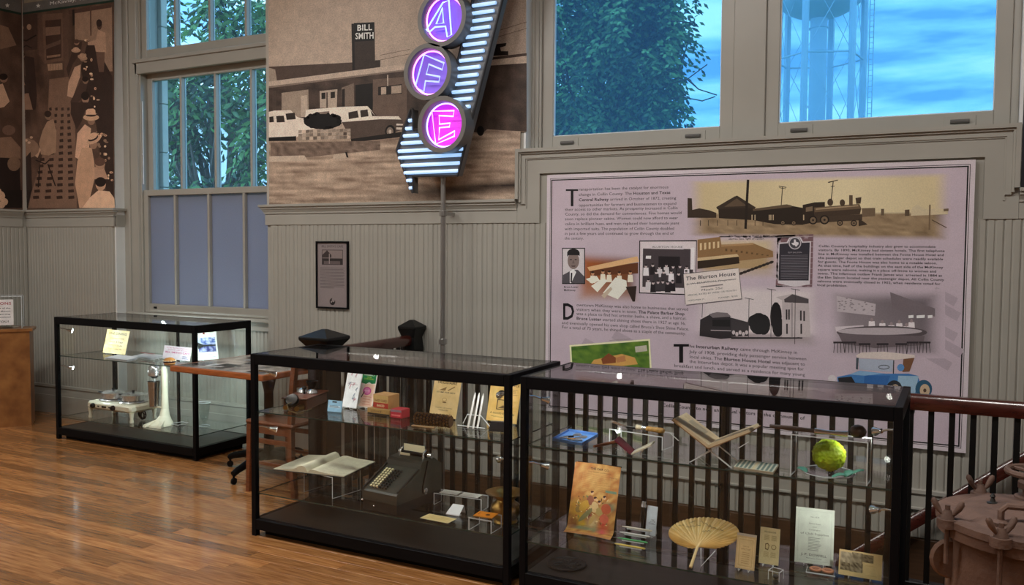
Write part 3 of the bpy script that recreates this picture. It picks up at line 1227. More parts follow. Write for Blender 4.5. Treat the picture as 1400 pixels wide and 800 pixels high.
def display_case(label, x, y, zl, lit, power, glt):
    t = thing('display_case', label, 'display case', (x, y, 0), 0, 'black framed glass display cases')
    post = MB().box(0, TW, 0, TW, 0, CH, 0.002).build('post', BLACK, None, link=False).data
    for px, py in ((0, 0), (CW - TW, 0), (0, CD - TW), (CW - TW, CD - TW)):
        put(post, 'post', t, (px, py, 0))
    H = 0.055
    for (a, b_) in ((0, TW), (CD - TW, CD)):
        MB().box(TW, CW - TW, a, b_, CH - H if a == 0 else CH - 0.03, CH - 0.001, 0.002).build('top_rail', BLACK, t)
        MB().box(TW, CW - TW, a, b_, 0.035, ZD - 0.001, 0.002).build('bottom_rail', BLACK, t)
    for (a, b_) in ((0, TW), (CW - TW, CW)):
        MB().box(a, b_, TW, CD - TW, CH - H, CH - 0.001, 0.002).build('top_rail', BLACK, t)
        MB().box(a, b_, TW, CD - TW, 0.035, ZD - 0.001, 0.002).build('bottom_rail', BLACK, t)
    MB().box(TW, CW - TW, TW, CD - TW, 0.04, ZD, 0.0).build('base_deck', DECK, t)
    MB().box(0.05, CW - 0.05, 0.05, CD - 0.05, 0.0, 0.04).build('plinth', BLACK, t)
    g = 0.005
    MB().box(TW, CW - TW, 0.012, 0.012 + g, ZD, CH - H).build('front_glass', GLS, t)
    MB().box(0.012, 0.012 + g, TW, CD - TW, ZD, CH - H).build('side_glass', GLS, t)
    MB().box(CW - 0.012 - g, CW - 0.012, TW, CD - TW, ZD, CH - H).build('side_glass', GLS, t)
    MB().box(TW - 0.004, CW - TW + 0.004, TW - 0.004, CD - TW + 0.004, CH - 0.006, CH + 0.0005).build('top_glass', GLT, t)
    for k, (a, b_) in enumerate(((TW, CW / 2 + 0.02), (CW / 2 - 0.02, CW - TW))):
        d = MB().box(a, b_, CD - 0.024 + k * 0.010, CD - 0.020 + k * 0.010, ZD, CH - 0.03).build('sliding_door', GLS, t)
        xx = (b_ - 0.010) if k == 0 else a
        MB().box(xx, xx + 0.010, CD - 0.026 + k * 0.010, CD - 0.018 + k * 0.010, ZD, CH - 0.03).build('door_stile', BLACK, d)
    for z in (ZM, zl):
        s = MB().box(0.022, CW - 0.022, 0.020, CD - 0.032, z - 0.006, z).build('shelf', SHELFG, t)
        e = MB()
        e.box(0.022, CW - 0.022, 0.0185, 0.0198, z - 0.006, z)
        e.box(0.0205, 0.0218, 0.020, CD - 0.032, z - 0.006, z).box(CW - 0.0218, CW - 0.0205, 0.020, CD - 0.032, z - 0.006, z)
        e.build('shelf_edge', GEDGE, s)
        pg = MB()
        for xx in (0.024, CW - 0.030):
            for yy in (0.03, CD - 0.045):
                pg.tube([(xx, yy, z - 0.012), (xx + 0.006, yy, z - 0.012)], 0.005, 6)
        pg.build('shelf_peg', CHROME, s)
    for (xx, sd) in ((TW, 'l'), (CW - TW, 'r')):
        led(t, xx, 0.875, sd, lit, power)
        led(t, xx, 0.58, sd, lit, power)
    # lock barrel on the front frame
    return t


CL = (-6.2965, 4.365)
CC = (-3.2833, 3.376)
CRR = (-1.6957, 3.369)
ZLL, ZLC = 0.175, 0.228
display_case('glass display case with bright spot lamps holding the hotplate and milkshake mixer', CL[0], CL[1], ZLL, True, 8.5, 0)
display_case('glass display case holding the adding machine and old wall telephone', CC[0], CC[1], ZLC, False, 1.9, 0)
display_case('glass display case holding the palm leaf fan and green horse apple', CRR[0], CRR[1], ZLC, False, 2.6, 0)

# ================================================================== TABLE AND CHAIR BETWEEN THE CASES
OAKT = mat('orange_oak', c(165, 92, 45), 0.35, var=0.25, vscale=8, stretch=(1.5, 14, 14), coat=0.3)
TA = math.radians(-2)
tb = thing('pedestal_table', 'small oak table with old photographs on its top and a black castor pedestal', 'table', (-4.105, 4.39, 0), TA)
MB().box(-0.415, 0.415, -0.46, 0.46, 0.712, 0.750, 0.006).build('table_top', OAKT, tb)
P = Print(lambda x, y, k: Vector((x, y, 0.7501 + 0.00003 * k)))
P.grid([(-0.395, 0.44), (0.395, 0.44), (0.395, -0.44), (-0.395, -0.44)], 26, 24, lambda s, t: mixc(c(60, 52, 48), c(225, 215, 205), min(1, max(0, 0.5 + 0.9 * fbm(s * 5, t * 4, 3)))))
for k in range(16):
    r = random.Random(k)
    cx, cy = r.uniform(-0.3, 0.3), r.uniform(-0.36, 0.36)
    P.rect(cx - 0.07, cy - 0.05, cx + 0.07, cy + 0.05, c(*[r.choice((70, 120, 190, 225))] * 3))
    P.rect(cx - 0.05, cy - 0.03, cx + 0.04, cy + 0.01, c(*[r.choice((50, 90, 150))] * 3))
P.build('printed_top', print_mat('table_print', 0.2, 0.2), tb)
b = MB().lathe([(0.06, 0.10), (0.035, 0.16), (0.03, 0.55), (0.05, 0.64), (0.11, 0.70), (0.11, 0.712)], 16)
b.build('pedestal', BLACK, tb, 40)
for k in range(4):
    a = math.radians(5) + k * PI / 2
    ca, sa = math.cos(a), math.sin(a)
    b = MB().tube([(0.03 * ca, 0.03 * sa, 0.13), (0.16 * ca, 0.16 * sa, 0.12), (0.31 * ca, 0.31 * sa, 0.085), (0.345 * ca, 0.345 * sa, 0.07)], [0.032, 0.028, 0.022, 0.02], 8)
    ft = b.build('foot', BLACK, tb, 50)
    b = MB().tube([(0.34 * ca, 0.34 * sa, 0.07), (0.34 * ca, 0.34 * sa, 0.035)], 0.007, 6)
    b.tube([(0.34 * ca - 0.008 * sa, 0.34 * sa + 0.008 * ca, 0.023), (0.34 * ca + 0.008 * sa, 0.34 * sa - 0.008 * ca, 0.023)], 0.022, 10)
    b.build('castor', BLACK, ft)

CHW = mat('red_brown_chair_wood', c(118, 66, 38), 0.35, var=0.25, vscale=8, stretch=(3, 3, 14), coat=0.3)
ch = thing('wooden_chair', 'red-brown wooden chair pushed under the small oak table', 'chair', (-3.72, 4.16, 0), math.radians(-2))
MB().box(-0.19, 0.20, -0.19, 0.19, 0.43, 0.455, 0.01).build('seat', CHW, ch)
for bx_ in ((-0.148, 0.155, -0.175, -0.155), (-0.148, 0.155, 0.155, 0.175), (-0.175, -0.155, -0.148, 0.148)):
    MB().box(*bx_, 0.375, 0.43, 0.003).build('seat_apron', CHW, ch)
for (a, d) in ((-1, -1), (-1, 1)):
    MB().hull_prism([(a * 0.165 + i * 0.017, d * 0.165 + j * 0.017, 0.43) for i, j in ((-1, -1), (1, -1), (1, 1), (-1, 1))], [(a * 0.175 + i * 0.013, d * 0.175 + j * 0.013, 0.0) for i, j in ((-1, -1), (1, -1), (1, 1), (-1, 1))]).build('leg', CHW, ch)
for d in (-1, 1):
    b = MB()
    pts = [(0.20, 0.0), (0.172, 0.25), (0.172, 0.45), (0.19, 0.70), (0.225, 0.925)]
    for (xa, za), (xb, zb_) in zip(pts, pts[1:]):
        b.hull_prism([(xa + i * 0.016, d * 0.165 + j * 0.016, za) for i, j in ((-1, -1), (1, -1), (1, 1), (-1, 1))], [(xb + i * 0.016, d * 0.165 + j * 0.016, zb_) for i, j in ((-1, -1), (1, -1), (1, 1), (-1, 1))])
    b.build('back_post', CHW, ch)
for (z, xx) in ((0.70, 0.19), (0.80, 0.205), (0.895, 0.22)):
    b = MB()
    for k in range(6):
        ya, yb = -0.155 + k * 0.31 / 6, -0.155 + (k + 1) * 0.31 / 6
        fa, fb_ = 0.03 * (1 - (ya / 0.16) ** 2), 0.03 * (1 - (yb / 0.16) ** 2)
        b.hull_prism([(xx + fa - 0.008, ya, z - 0.022), (xx + fa + 0.008, ya, z - 0.022), (xx + fa + 0.008, ya, z + 0.022), (xx + fa - 0.008, ya, z + 0.022)], [(xx + fb_ - 0.008, yb, z - 0.022), (xx + fb_ + 0.008, yb, z - 0.022), (xx + fb_ + 0.008, yb, z + 0.022), (xx + fb_ - 0.008, yb, z + 0.022)])
    b.build('back_slat', CHW, ch)
for (za, zb_) in ((0.18, 0.20), (0.315, 0.345)):
    for yy in (-0.17, 0.17):
        MB().box(-0.16, 0.165, yy - 0.008, yy + 0.008, za, zb_, 0.002).build('stretcher', CHW, ch)

# ================================================================== DONATION STAND IN THE CORNER
BURL = mat('burl_veneer', c(118, 72, 36), 0.35, var=0.35, vscale=7, col2=c(165, 112, 62), coat=0.2)
pd = thing('veneer_pedestal', 'brown burl veneer pedestal with angled corners carrying the donations box', 'pedestal', (-7.2, 4.4, 0))
ZP = onY(46, 449, 4.62).z
F0, F1 = (-6.935, 4.585), (-7.24, 4.19)
plan = [F0, (-7.11, 4.735), (-7.44, 4.62), (-7.52, 4.42), (-7.43, 4.22), F1]
MB().prism(plan, 0.0, ZP - 0.022).build('body', BURL, pd, world=True)
cxp = sum(p[0] for p in plan) / 6
cyp = sum(p[1] for p in plan) / 6
MB().prism([(cxp + (a - cxp) * 1.07, cyp + (d - cyp) * 1.07) for a, d in plan], ZP - 0.022, ZP).build('top', BURL, pd, world=True)
ACR = glass_mat('acrylic', (0.99, 0.995, 0.995), 1.3)
ACE = mat('acrylic_edge', (0.75, 0.8, 0.82), 0.15, spec=0.8)
tdir = Vector((F0[0] - F1[0], F0[1] - F1[1], 0)).normalized()
ndir = Vector((tdir.y, -tdir.x, 0))
BM = Matrix((tuple((tdir.x, -ndir.x, 0, 0)), (tdir.y, -ndir.y, 0, 0), (0, 0, 1, 0), (0, 0, 0, 1)))
bc = (Vector((F0[0], F0[1], 0)) + Vector((F1[0], F1[1], 0))) * 0.5 - ndir * 0.16 + Vector((0, 0, ZP))
dbx = thing('donation_box', 'clear acrylic donations box with printed notice on the veneer pedestal', 'donation box', M=Matrix.Translation(bc) @ BM)
hw, hd_, hh = 0.19, 0.10, 0.27
b = MB()
b.box(-hw, hw, -hd_, -hd_ + 0.005, 0.001, hh).box(-hw, hw, hd_ - 0.005, hd_, 0.001, hh).box(-hw, -hw + 0.005, -hd_, hd_, 0.001, hh).box(hw - 0.005, hw, -hd_, hd_, 0.001, hh).box(-hw, hw, -hd_, hd_, hh - 0.005, hh)
b.build('acrylic_shell', ACR, dbx)
e = MB()
for a in (-hw, hw):
    for d in (-hd_, hd_):
        e.box(a - 0.002, a + 0.002, d - 0.002, d + 0.002, 0.001, hh)
for d in (-hd_, hd_):
    e.box(-hw, hw, d - 0.002, d + 0.002, hh - 0.002, hh + 0.002)
for a in (-hw, hw):
    e.box(a - 0.002, a + 0.002, -hd_, hd_, hh - 0.002, hh + 0.002)
e.build('shell_edges', ACE, dbx)
PAPER = print_mat('paper_print', 0.6, 0.05, 200, blot=0.06, bscale=25)
P = Print(lambda x, y, k: Vector((-0.14 + x * 0.27, -hd_ - 0.0015 - 0.00003 * k, 0.03 + y * 0.215)))
P.rect(0, 0, 1, 1, c(235, 232, 232))
P.text('**DONATIONS**', (0.5, 0.80), 0.10, c(170, 30, 50), width=0.9, align='c', sign=1)
for k, s in enumerate(('The operations of the', 'McKinney History Museum', 'depend on supporting.', 'Every gift is appreciated')):
    P.text('**' + s + '**', (0.5, 0.64 - k * 0.115), 0.05, c(40, 40, 45), width=0.85, align='c', sign=1)
P.text('**THANK YOU!**', (0.5, 0.10), 0.08, c(20, 20, 25), width=0.75, align='c', sign=1)
P.build('notice', PAPER, dbx)
MONEY = mat('bank_note_green', c(140, 150, 125), 0.7, var=0.2)
r = random.Random(2)
for k in range(5):
    x0, y0 = r.uniform(-0.12, 0.06), r.uniform(-0.06, 0.02)
    MB().obox((x0 + 0.04, y0, 0.006 + k * 0.004), (0.13, 0.055, 0.002), Matrix.Rotation(r.uniform(-0.6, 0.6), 3, 'Z')).build('bank_note', MONEY if k % 2 else mat('folded_white_paper', c(225, 225, 220), 0.7, var=0.05), dbx)

# ================================================================== RUSTY PRESSURE VESSEL
RUST = mat('rusty_cast_iron', c(88, 66, 56), 0.7, var=0.2, vscale=9, col2=c(122, 94, 80), bump=0.35, bscale=70)
RUST2 = mat('orange_rusty_shell', c(84, 56, 43), 0.8, vscale=6, var=0.2, col2=c(112, 84, 68), bump=0.4, bscale=50)
ZV = 0.735
vcx, vcy, vr = 0.225, 2.955, 0.265
ve = thing('pressure_vessel', 'rusty cast iron pressure vessel with wing nut lid beside the railing', 'pressure vessel', (vcx, vcy, 0))
MB().lathe([(0.235, 0.0), (0.24, 0.02), (0.236, ZV - 0.05), (vr, ZV - 0.05), (vr, ZV - 0.022), (0.23, ZV - 0.022)], 48).build('body', RUST2, ve, 35)
MB().lathe([(vr + 0.004, ZV - 0.020), (vr + 0.004, ZV), (vr - 0.02, ZV + 0.006), (vr - 0.05, ZV + 0.004), (0.19, ZV + 0.02), (0.10, ZV + 0.035), (0.0, ZV + 0.04)], 48).build('lid', RUST, ve, 35)


def wingnut(a, z):
    ca, sa = math.cos(a), math.sin(a)
    M = Matrix.Translation(((vr + 0.006) * ca, (vr + 0.006) * sa, z)) @ Matrix.Rotation(0.35 + 0.5 * math.sin(a * 3), 4, 'Z')
    lug = MB(M)
    lug.lathe([(0.028, -0.022), (0.028, 0.004)], 14)
    lug.build('lid_lug', RUST, ve, 40)
    b = MB(M)
    b.tube([(0, 0, -0.13), (0, 0, 0.044)], 0.007, 8)
    bolt = b.build('swing_bolt', RUST, ve, 40)
    n = MB(M)
    n.lathe([(0.020, 0.004), (0.018, 0.012), (0.012, 0.024), (0.010, 0.030)], 14)
    for s in (-1, 1):
        w0 = len(n.v)
        n.tube([(s * 0.006, 0, 0.012), (s * 0.018, 0, 0.020), (s * 0.029, 0, 0.036), (s * 0.037, 0, 0.052), (s * 0.040, 0, 0.060)], [0.006, 0.006, 0.009, 0.009, 0.004], 10)
    n.build('wing_nut', RUST, bolt, 40)


for a_ in (-150, -112, -68, -22, 24, 70, 122):
    wingnut(math.radians(a_), ZV)
hn = MB()
hn.tube([(-0.065, 0, ZV + 0.03), (-0.065, 0, ZV + 0.065), (-0.05, 0, ZV + 0.08), (0.05, 0, ZV + 0.08), (0.065, 0, ZV + 0.065), (0.065, 0, ZV + 0.03)], 0.0095, 8)
hn.v = [Matrix.Translation((-0.035, -0.15, -0.012)) @ Matrix.Rotation(0.15, 4, 'Z') @ p for p in hn.v]
hn.lathe([(0.02, ZV + 0.008), (0.022, ZV + 0.02), (0.012, ZV + 0.028)], 12, (-0.10, -0.158, 0))
hn.build('lid_handle', RUST, ve, 40)
hn = MB()
hn.tube([(-0.065, 0, ZV + 0.03), (-0.065, 0, ZV + 0.065), (-0.05, 0, ZV + 0.08), (0.05, 0, ZV + 0.08), (0.065, 0, ZV + 0.065), (0.065, 0, ZV + 0.03)], 0.0095, 8)
hn.v = [Matrix.Translation((0.13, 0.06, -0.012)) @ Matrix.Rotation(1.4, 4, 'Z') @ p for p in hn.v]
hn.build('lid_handle', RUST, ve, 40)
pv = MB().lathe([(0.016, -0.012), (0.016, 0.004), (0.008, 0.007), (0.005, 0.018), (0.008, 0.022), (0.004, 0.030), (0.0, 0.031)], 12, (-0.115, 0.0, ZV + 0.03))
pv.build('pet_cock', mat('blackened_brass', (0.03, 0.028, 0.025), 0.45, 0.3), ve, 40)
va = MB().lathe([(0.055, ZV + 0.028), (0.055, ZV + 0.040), (0.033, ZV + 0.044), (0.033, ZV + 0.062), (0.046, ZV + 0.066), (0.046, ZV + 0.084), (0.030, ZV + 0.090), (0.034, ZV + 0.104), (0.014, ZV + 0.108), (0.012, ZV + 0.124)], 20, (0.0, 0.10, 0))
va.build('valve_body', RUST, ve, 40)
wh = MB()
wc = Vector((0.0, 0.10, ZV + 0.116))
wh.tube([wc + Vector((0.075 * math.cos(2 * PI * k / 28), 0.075 * math.sin(2 * PI * k / 28), 0)) for k in range(28)], 0.010, 8, closed=True)
for k in range(3):
    a = k * 2 * PI / 3 + 0.4
    wh.tube([wc, wc + Vector((0.075 * math.cos(a), 0.075 * math.sin(a), 0))], 0.006, 6)
wh.build('hand_wheel', RUST, ve, 40)
ea = MB()
a = math.radians(-160)
ea.lathe([(0.0, -0.012), (0.055, -0.012), (0.062, 0), (0.055, 0.012), (0.0, 0.012)], 18, (0.236 * math.cos(a), 0.236 * math.sin(a), ZV - 0.13), Matrix.Rotation(a, 3, 'Z') @ Matrix.Rotation(PI / 2, 3, 'X'))
ea.build('side_ear', RUST2, ve, 40)

# ================================================================== PRINTS AND SIGNS ON THE WALL
SEPIA = print_mat('sepia_mural_print', 0.5, 0.22, 160, 0.3, 0.10, 14)
PANELP = print_mat('panel_print', 0.42, 0.07, 180, 0.35, 0.05, 4)
BOARD = mat('board_edge', (0.5, 0.46, 0.4), 0.6, var=0.05)


def Z(ox, oy, k):
    """coordinates read off an enlarged crop -> photograph pixels"""
    return lambda pts: [(ox + x * k, oy + y * k) for x, y in pts]


# ---------------------------------------------------------------- sepia diner mural in the corner
GM = 1.9
S = lambda r, g, b: c(r, g, b, GM)
mu = thing('wall_mural', 'sepia photograph mural of diners at a long counter above the corner wainscot', 'mural', (-7.0, YW, 1.85))
MB().box(XL, -6.455, YW - 0.010, YW, 1.846, 3.9).build('board', BOARD, mu, world=True)
MB().box(XL, XL + 0.010, 3.4, YW - 0.010, 1.846, 3.9).build('side_board', BOARD, mu, world=True)
P = Print(wall_art(YW - 0.0105))


def sep(s, t):
    n = fbm(s * 9, t * 14, 1.7)
    return mixc(S(52, 38, 31), S(92, 70, 58), min(1, max(0, 0.45 + 0.5 * n)))


zt = onY(80, 11, YW - 0.011).z
P.grid([(30, -70), (156, -90), (156.2, 286.3), (31, 288)], 40, 60, sep)
A = Z(0, 0, 0.1875)
B = Z(0, 140, 0.1875)
P.poly(A([(545, 95), (815, 50), (820, 520), (760, 520), (690, 300), (545, 290)]), S(128, 103, 86))
P.poly(A([(500, 75), (810, 28), (812, 55), (500, 105)]), S(70, 50, 42)).poly(A([(655, 40), (665, 38), (668, 260), (658, 260)]), S(75, 55, 46)).poly(A([(527, 70), (542, 68), (545, 180), (530, 190)]), S(30, 22, 20))
P.poly(A([(308, 105), (455, 95), (462, 440), (322, 465)]), S(92, 70, 58)).poly(A([(330, 150), (445, 140), (448, 420), (338, 440)]), S(58, 41, 34)).poly(A([(332, 200), (440, 192), (440, 250), (334, 262)]), S(108, 84, 70))
P.poly(A([(335, 330), (442, 290), (440, 320), (336, 360)]), S(84, 64, 54)).poly(A([(340, 408), (440, 395), (440, 410), (342, 424)]), S(120, 95, 78))
P.poly(A([(345, 468), (455, 460), (456, 508), (352, 516)]), S(140, 112, 92))
for k in range(5):
    x = 365 + k * 20
    P.line(A([(x, 468), (x, 512)]), 0.5, S(80, 60, 50), k == 0)
P.poly(A([(275, 100), (305, 98), (325, 470), (285, 400)]), S(82, 62, 52)).poly(A([(455, 90), (490, 85), (505, 560), (470, 560)]), S(80, 60, 50))
# aisle floor with its squares
P.poly(A([(360, 578), (500, 560)]) + B([(545, 130), (555, 400), (560, 770), (205, 770), (235, 640), (300, 430), (345, 200)]) + A([(350, 800)]), S(104, 80, 66))
for j in range(15):
    yy = j * 46
    x0, x1 = 345 - j * 9, 520 + j * 3
    for i in range(4):
        x = x0 + (x1 - x0) * (i + 0.5) / 4
        w_ = 9 + j * 0.9
        P.poly(B([(x - w_, yy + 40), (x + w_, yy + 36), (x + w_ + 2, yy + 58), (x - w_ + 2, yy + 61)]), S(48, 34, 28), j + i == 0)
# counter clutter
P.poly(A([(640, 300), (700, 330), (820, 560)]) + B([(830, 770), (760, 600), (700, 150)]) + A([(640, 760), (590, 500)]), S(45, 32, 27))
r = random.Random(5)
for k in range(46):
    t_ = r.random()
    cx, cy = 118 + t_ * 32 + r.uniform(-7, 4), 60 + t_ * 185 + r.uniform(-14, 14)
    P.ell(cx, cy, r.uniform(0.8, 2.6), r.uniform(0.8, 2.4), S(*[(170, 135, 110), (120, 95, 78), (200, 165, 138)][k % 3]), 8)
    if k % 3 == 0:
        P.ell(cx + 0.4, cy + 0.2, 0.8, 0.6, S(60, 45, 38), 6)


def man(head, body, hair, cb, ch_, hr=(4, 5)):
    P.poly(body, cb)
    P.ell(head[0], head[1], hr[0], hr[1], ch_)
    P.ell(head[0] - 0.4, head[1] - hr[1] * 0.35, hr[0] * 1.08, hr[1] * 0.75, hair)


man((136, 34), A([(715, 215), (770, 240), (775, 385), (700, 378), (690, 330), (640, 330), (640, 305), (700, 290)]), S(40, 28, 24), S(150, 120, 100), S(72, 52, 43), (3.6, 7))
P.poly(A([(700, 380), (765, 380), (758, 525), (722, 525)]), S(88, 66, 55))
man((105, 58), A([(545, 330), (600, 300), (590, 380), (530, 470), (500, 560), (485, 500)]), S(70, 50, 42), S(55, 40, 34), S(120, 94, 78), (3.6, 4))
P.ell(104, 69, 6.5, 3, S(155, 124, 102)).ell(104, 67, 4, 2.5, S(165, 132, 110))
man((113, 80), A([(545, 490), (590, 470), (585, 560), (530, 715), (490, 700), (500, 600)]), S(110, 85, 70), S(165, 132, 110), S(118, 92, 76), (3.8, 4.2))
P.ell(113, 78.5, 7, 3.4, S(140, 112, 92), 14, 0.3).ell(113.5, 76, 4.6, 3, S(150, 120, 98), 12, 0.3)
man((117, 110), A([(590, 590), (640, 600), (620, 690), (560, 760), (520, 790), (515, 740)]), S(32, 23, 20), S(62, 46, 39), S(110, 86, 70))
man((117, 134), A([(590, 740), (650, 730), (690, 800), (560, 800)]), S(30, 21, 18), S(48, 35, 30), S(135, 106, 88), (5.2, 8))
P.poly(B([(520, 0), (640, 0), (600, 130), (560, 200), (515, 80)]), S(50, 36, 30))
man((125, 166), B([(620, 160), (565, 225), (548, 400), (585, 420), (650, 330), (665, 190)]), S(120, 92, 76), S(178, 142, 118), S(120, 92, 76), (5, 5))
P.ell(124.7, 160.5, 11, 4.6, S(172, 138, 112)).ell(124.7, 157, 7.8, 2.6, S(40, 28, 24)).poly(B([(625, 90), (700, 90), (695, 55), (680, 45), (640, 48), (628, 60)]), S(182, 146, 120))
man((128, 198), B([(600, 330), (670, 330), (690, 450), (690, 560), (640, 770), (580, 770), (548, 590), (565, 430)]), S(130, 100, 82), S(162, 128, 104), S(130, 100, 82), (5, 6))
P.ell(128.5, 191, 10.5, 5, S(168, 134, 110), 16, -0.45).ell(127.6, 189, 7.6, 3.4, S(40, 28, 24), 12, -0.45).ell(126.6, 186.2, 7.4, 4.2, S(180, 144, 118), 12, -0.45)
man((137, 224), B([(690, 470), (760, 480), (790, 560), (690, 560)]), S(78, 56, 46), S(150, 118, 98), S(140, 110, 90), (7, 8))
man((138, 252), B([(600, 770), (660, 690), (720, 640), (800, 650), (835, 700), (838, 770)]), S(30, 21, 18), S(190, 156, 130), S(165, 130, 106), (7, 9))
# seated man with the paper, left-hand tables
man((66, 158), B([(345, 140), (310, 210), (285, 300), (300, 380), (355, 388), (408, 365), (412, 210), (390, 120)]), S(45, 32, 27), S(130, 103, 84), S(112, 88, 72), (4.6, 6))
P.poly(B([(262, 300), (300, 345), (275, 405), (250, 385)]), S(150, 120, 98))
for a_ in ([(290, 470), (280, 620)], [(350, 450), (405, 610)], [(260, 420), (330, 450), (360, 420)]):
    P.line(B(a_), 1.6, S(34, 24, 21))
P.poly(A([(0, 380), (250, 420), (270, 700), (260, 800), (0, 800)]), S(48, 35, 30))
man((21, 88), A([(60, 500), (150, 520), (185, 620), (110, 640), (50, 560)]), S(30, 22, 19), S(128, 100, 83), S(105, 82, 68), (6, 6.5))
man((31, 76), A([(130, 420), (180, 440), (190, 560), (150, 520)]), S(35, 25, 21), S(70, 52, 44), S(100, 78, 64), (3.4, 4))
man((25, 146), A([(20, 800), (100, 690), (210, 680), (240, 800)]), S(35, 25, 21), S(118, 92, 76), S(118, 92, 76), (5.6, 6.5))
for k in range(4):
    P.line(B([(40, 70 + k * 26), (195, 75 + k * 26)]), 1.8, S(62, 46, 39))
P.ell(35, 203, 19, 14, S(112, 88, 72)).poly(B([(0, 300), (190, 290), (205, 470), (180, 430), (0, 410)]), S(100, 78, 64))
for (cx, cy) in ((30, 188), (36, 192), (43, 188), (40, 195), (26, 196)):
    P.ell(cx, cy, 2.2, 1.8, S(160, 130, 108), 8)
P.line([(33 + 9 * math.cos(a), 226 + 9 * math.sin(a)) for a in [PI + k * PI / 10 for k in range(11)]], 1.1, S(30, 21, 18))
P.poly(B([(180, 410), (225, 360), (235, 640), (205, 700), (160, 700)]), S(40, 29, 25))
P.poly(B([(160, 640), (230, 640), (205, 770), (160, 770)]), S(28, 20, 17))
P.poly(A([(165, 110), (275, 100), (275, 360), (170, 370)]), S(62, 46, 39))
P.ell(28, 38, 4.5, 4.2, S(150, 120, 98)).ell(40, 37, 3.2, 4, S(140, 112, 92)).line([(24, 52), (36, 56), (50, 48)], 2.0, S(30, 22, 18)).line([(28, 68), (36, 62), (44, 66)], 1.4, S(34, 25, 21))
# lettered border above the picture
P.poly([(29, 19.4), (156, 1.6), (158, -90), (29, -70)], S(88, 86, 84))
P.poly([(29, 17.6), (156, -0.3), (156, 2.6), (29, 20.5)], S(26, 44, 36))
P.poly([(33, 4.6), (72, -1), (160, -14), (160, -90), (33, -90)], S(120, 112, 96))


def star(cx, cy, R, col, tg=None):
    (tg or P).poly([(cx + R * (1 if k % 2 == 0 else 0.42) * math.sin(k * PI / 5), cy - R * (1 if k % 2 == 0 else 0.42) * math.cos(k * PI / 5)) for k in range(10)], col)


star(52.5, 8, 3.4, S(200, 196, 188))
P.text('McKinney, Texas', (68, 7), 4.6, S(205, 200, 190), p1=(128, -2))
P.build('print', SEPIA, mu, world=True)
P = Print(lambda u, v, k: onX(u, v, XL + 0.0105) + Vector((0.00004 * k, 0, 0)))
P.grid([(-40, -90), (29.5, -70), (31, 288), (-40, 282)], 14, 50, lambda s, t: sep(s * 0.5 + 3, t))
P.poly([(-40, 5), (29, 19.4), (29, -70), (-40, -90)], S(88, 86, 84)).poly([(-40, 2), (29, 17.6), (29, 20.5), (-40, 6)], S(26, 44, 36))
star(10, 7.5, 3.4, S(200, 196, 188))
P.poly(A([(0, 180), (60, 200), (120, 330), (0, 360)]), S(112, 88, 72))
man((5, 107), A([(-60, 800), (-20, 620), (20, 610), (70, 740), (30, 780)]), S(34, 25, 21), S(170, 138, 115), S(120, 94, 78), (5.5, 6))
P.ell(12, 178, 9, 7, S(96, 74, 62)).poly(B([(-40, 260), (80, 250), (150, 330), (150, 410), (-40, 400)]), S(112, 88, 72))
P.poly(B([(-40, 400), (140, 410), (150, 640), (-40, 640)]), S(32, 23, 20)).ell(19, 224, 9, 10, S(104, 82, 66)).poly(B([(-40, 640), (160, 640), (160, 770), (-40, 770)]), S(24, 18, 15))
for (cx, cy, rr) in ((0, 268, 7), (6, 276, 5), (2, 280, 5), (-3, 262, 5)):
    P.ell(cx, cy, rr, rr, S(165, 134, 110))
P.build('side_print', SEPIA, mu, world=True)

# ---------------------------------------------------------------- the big cafe photograph
GB = 1.5
S = lambda r, g, b: c(r, g * 1.03, b * 1.07, GB)
bs = thing('wall_mural', 'large sepia roadside cafe photograph with parked cars above the wainscot', 'mural', (-3.6, YW, 1.85))
MB().box(-4.716, -2.568, YW - 0.010, YW, 1.846, 4.1).build('board', BOARD, bs, world=True)
P = Print(wall_art(YW - 0.0105))
P.grid([(366, -130), (719, -130), (719, 180), (368, 190)], 30, 30, lambda s, t: mixc(S(146, 126, 110), S(172, 150, 130), min(1, max(0, 1 - s * 0.6 + 0.3 * fbm(s * 4, t * 4)))))


def gnd(s, t):
    n = fbm(s * 7, t * 22, 4.0, 5)
    m = mixc(S(112, 90, 74), S(186, 160, 136), min(1, max(0, 0.5 + 0.75 * n)))
    if t > 0.62 and s > 0.25:
        k = math.exp(-((t - 0.86 + 0.16 * (s - 0.6)) / 0.07) ** 2) * min(1, max(0, (s - 0.3) * 2.2))
        m = mixc(m, S(36, 27, 23), min(1, k * (0.9 + 0.4 * n)))
    return m


P.grid([(368, 186), (712, 164), (709.5, 276), (368, 281.5)], 60, 34, gnd)
G = Z(360, 20, 0.25)
# dark lower wall, doors and windows
P.grid(G([(30, 380), (1440, 210), (1440, 640), (30, 560)]), 40, 14, lambda s, t: mixc(S(48, 37, 31), S(84, 66, 56), min(1, max(0, 0.4 + 0.6 * fbm(s * 20, t * 6, 2)))))
P.poly(G([(30, 285), (480, 262), (640, 250), (640, 300), (60, 378), (30, 378)]), S(72, 56, 47)).poly(G([(30, 290), (65, 300), (75, 365), (30, 372)]), S(150, 130, 112))
P.poly(G([(30, 366), (790, 268), (790, 303), (30, 400)]), S(178, 156, 136)).poly(G([(30, 392), (790, 298), (790, 306), (30, 402)]), S(120, 102, 88))
P.poly(G([(1190, 255), (1440, 225), (1440, 265), (1190, 282)]), S(168, 146, 126))
P.poly(G([(100, 428), (246, 410), (249, 560), (100, 560)]), S(146, 126, 108)).poly(G([(205, 445), (240, 440), (243, 560), (208, 560)]), S(172, 152, 132)).poly(G([(50, 420), (70, 418), (70, 560), (50, 560)]), S(70, 56, 47))
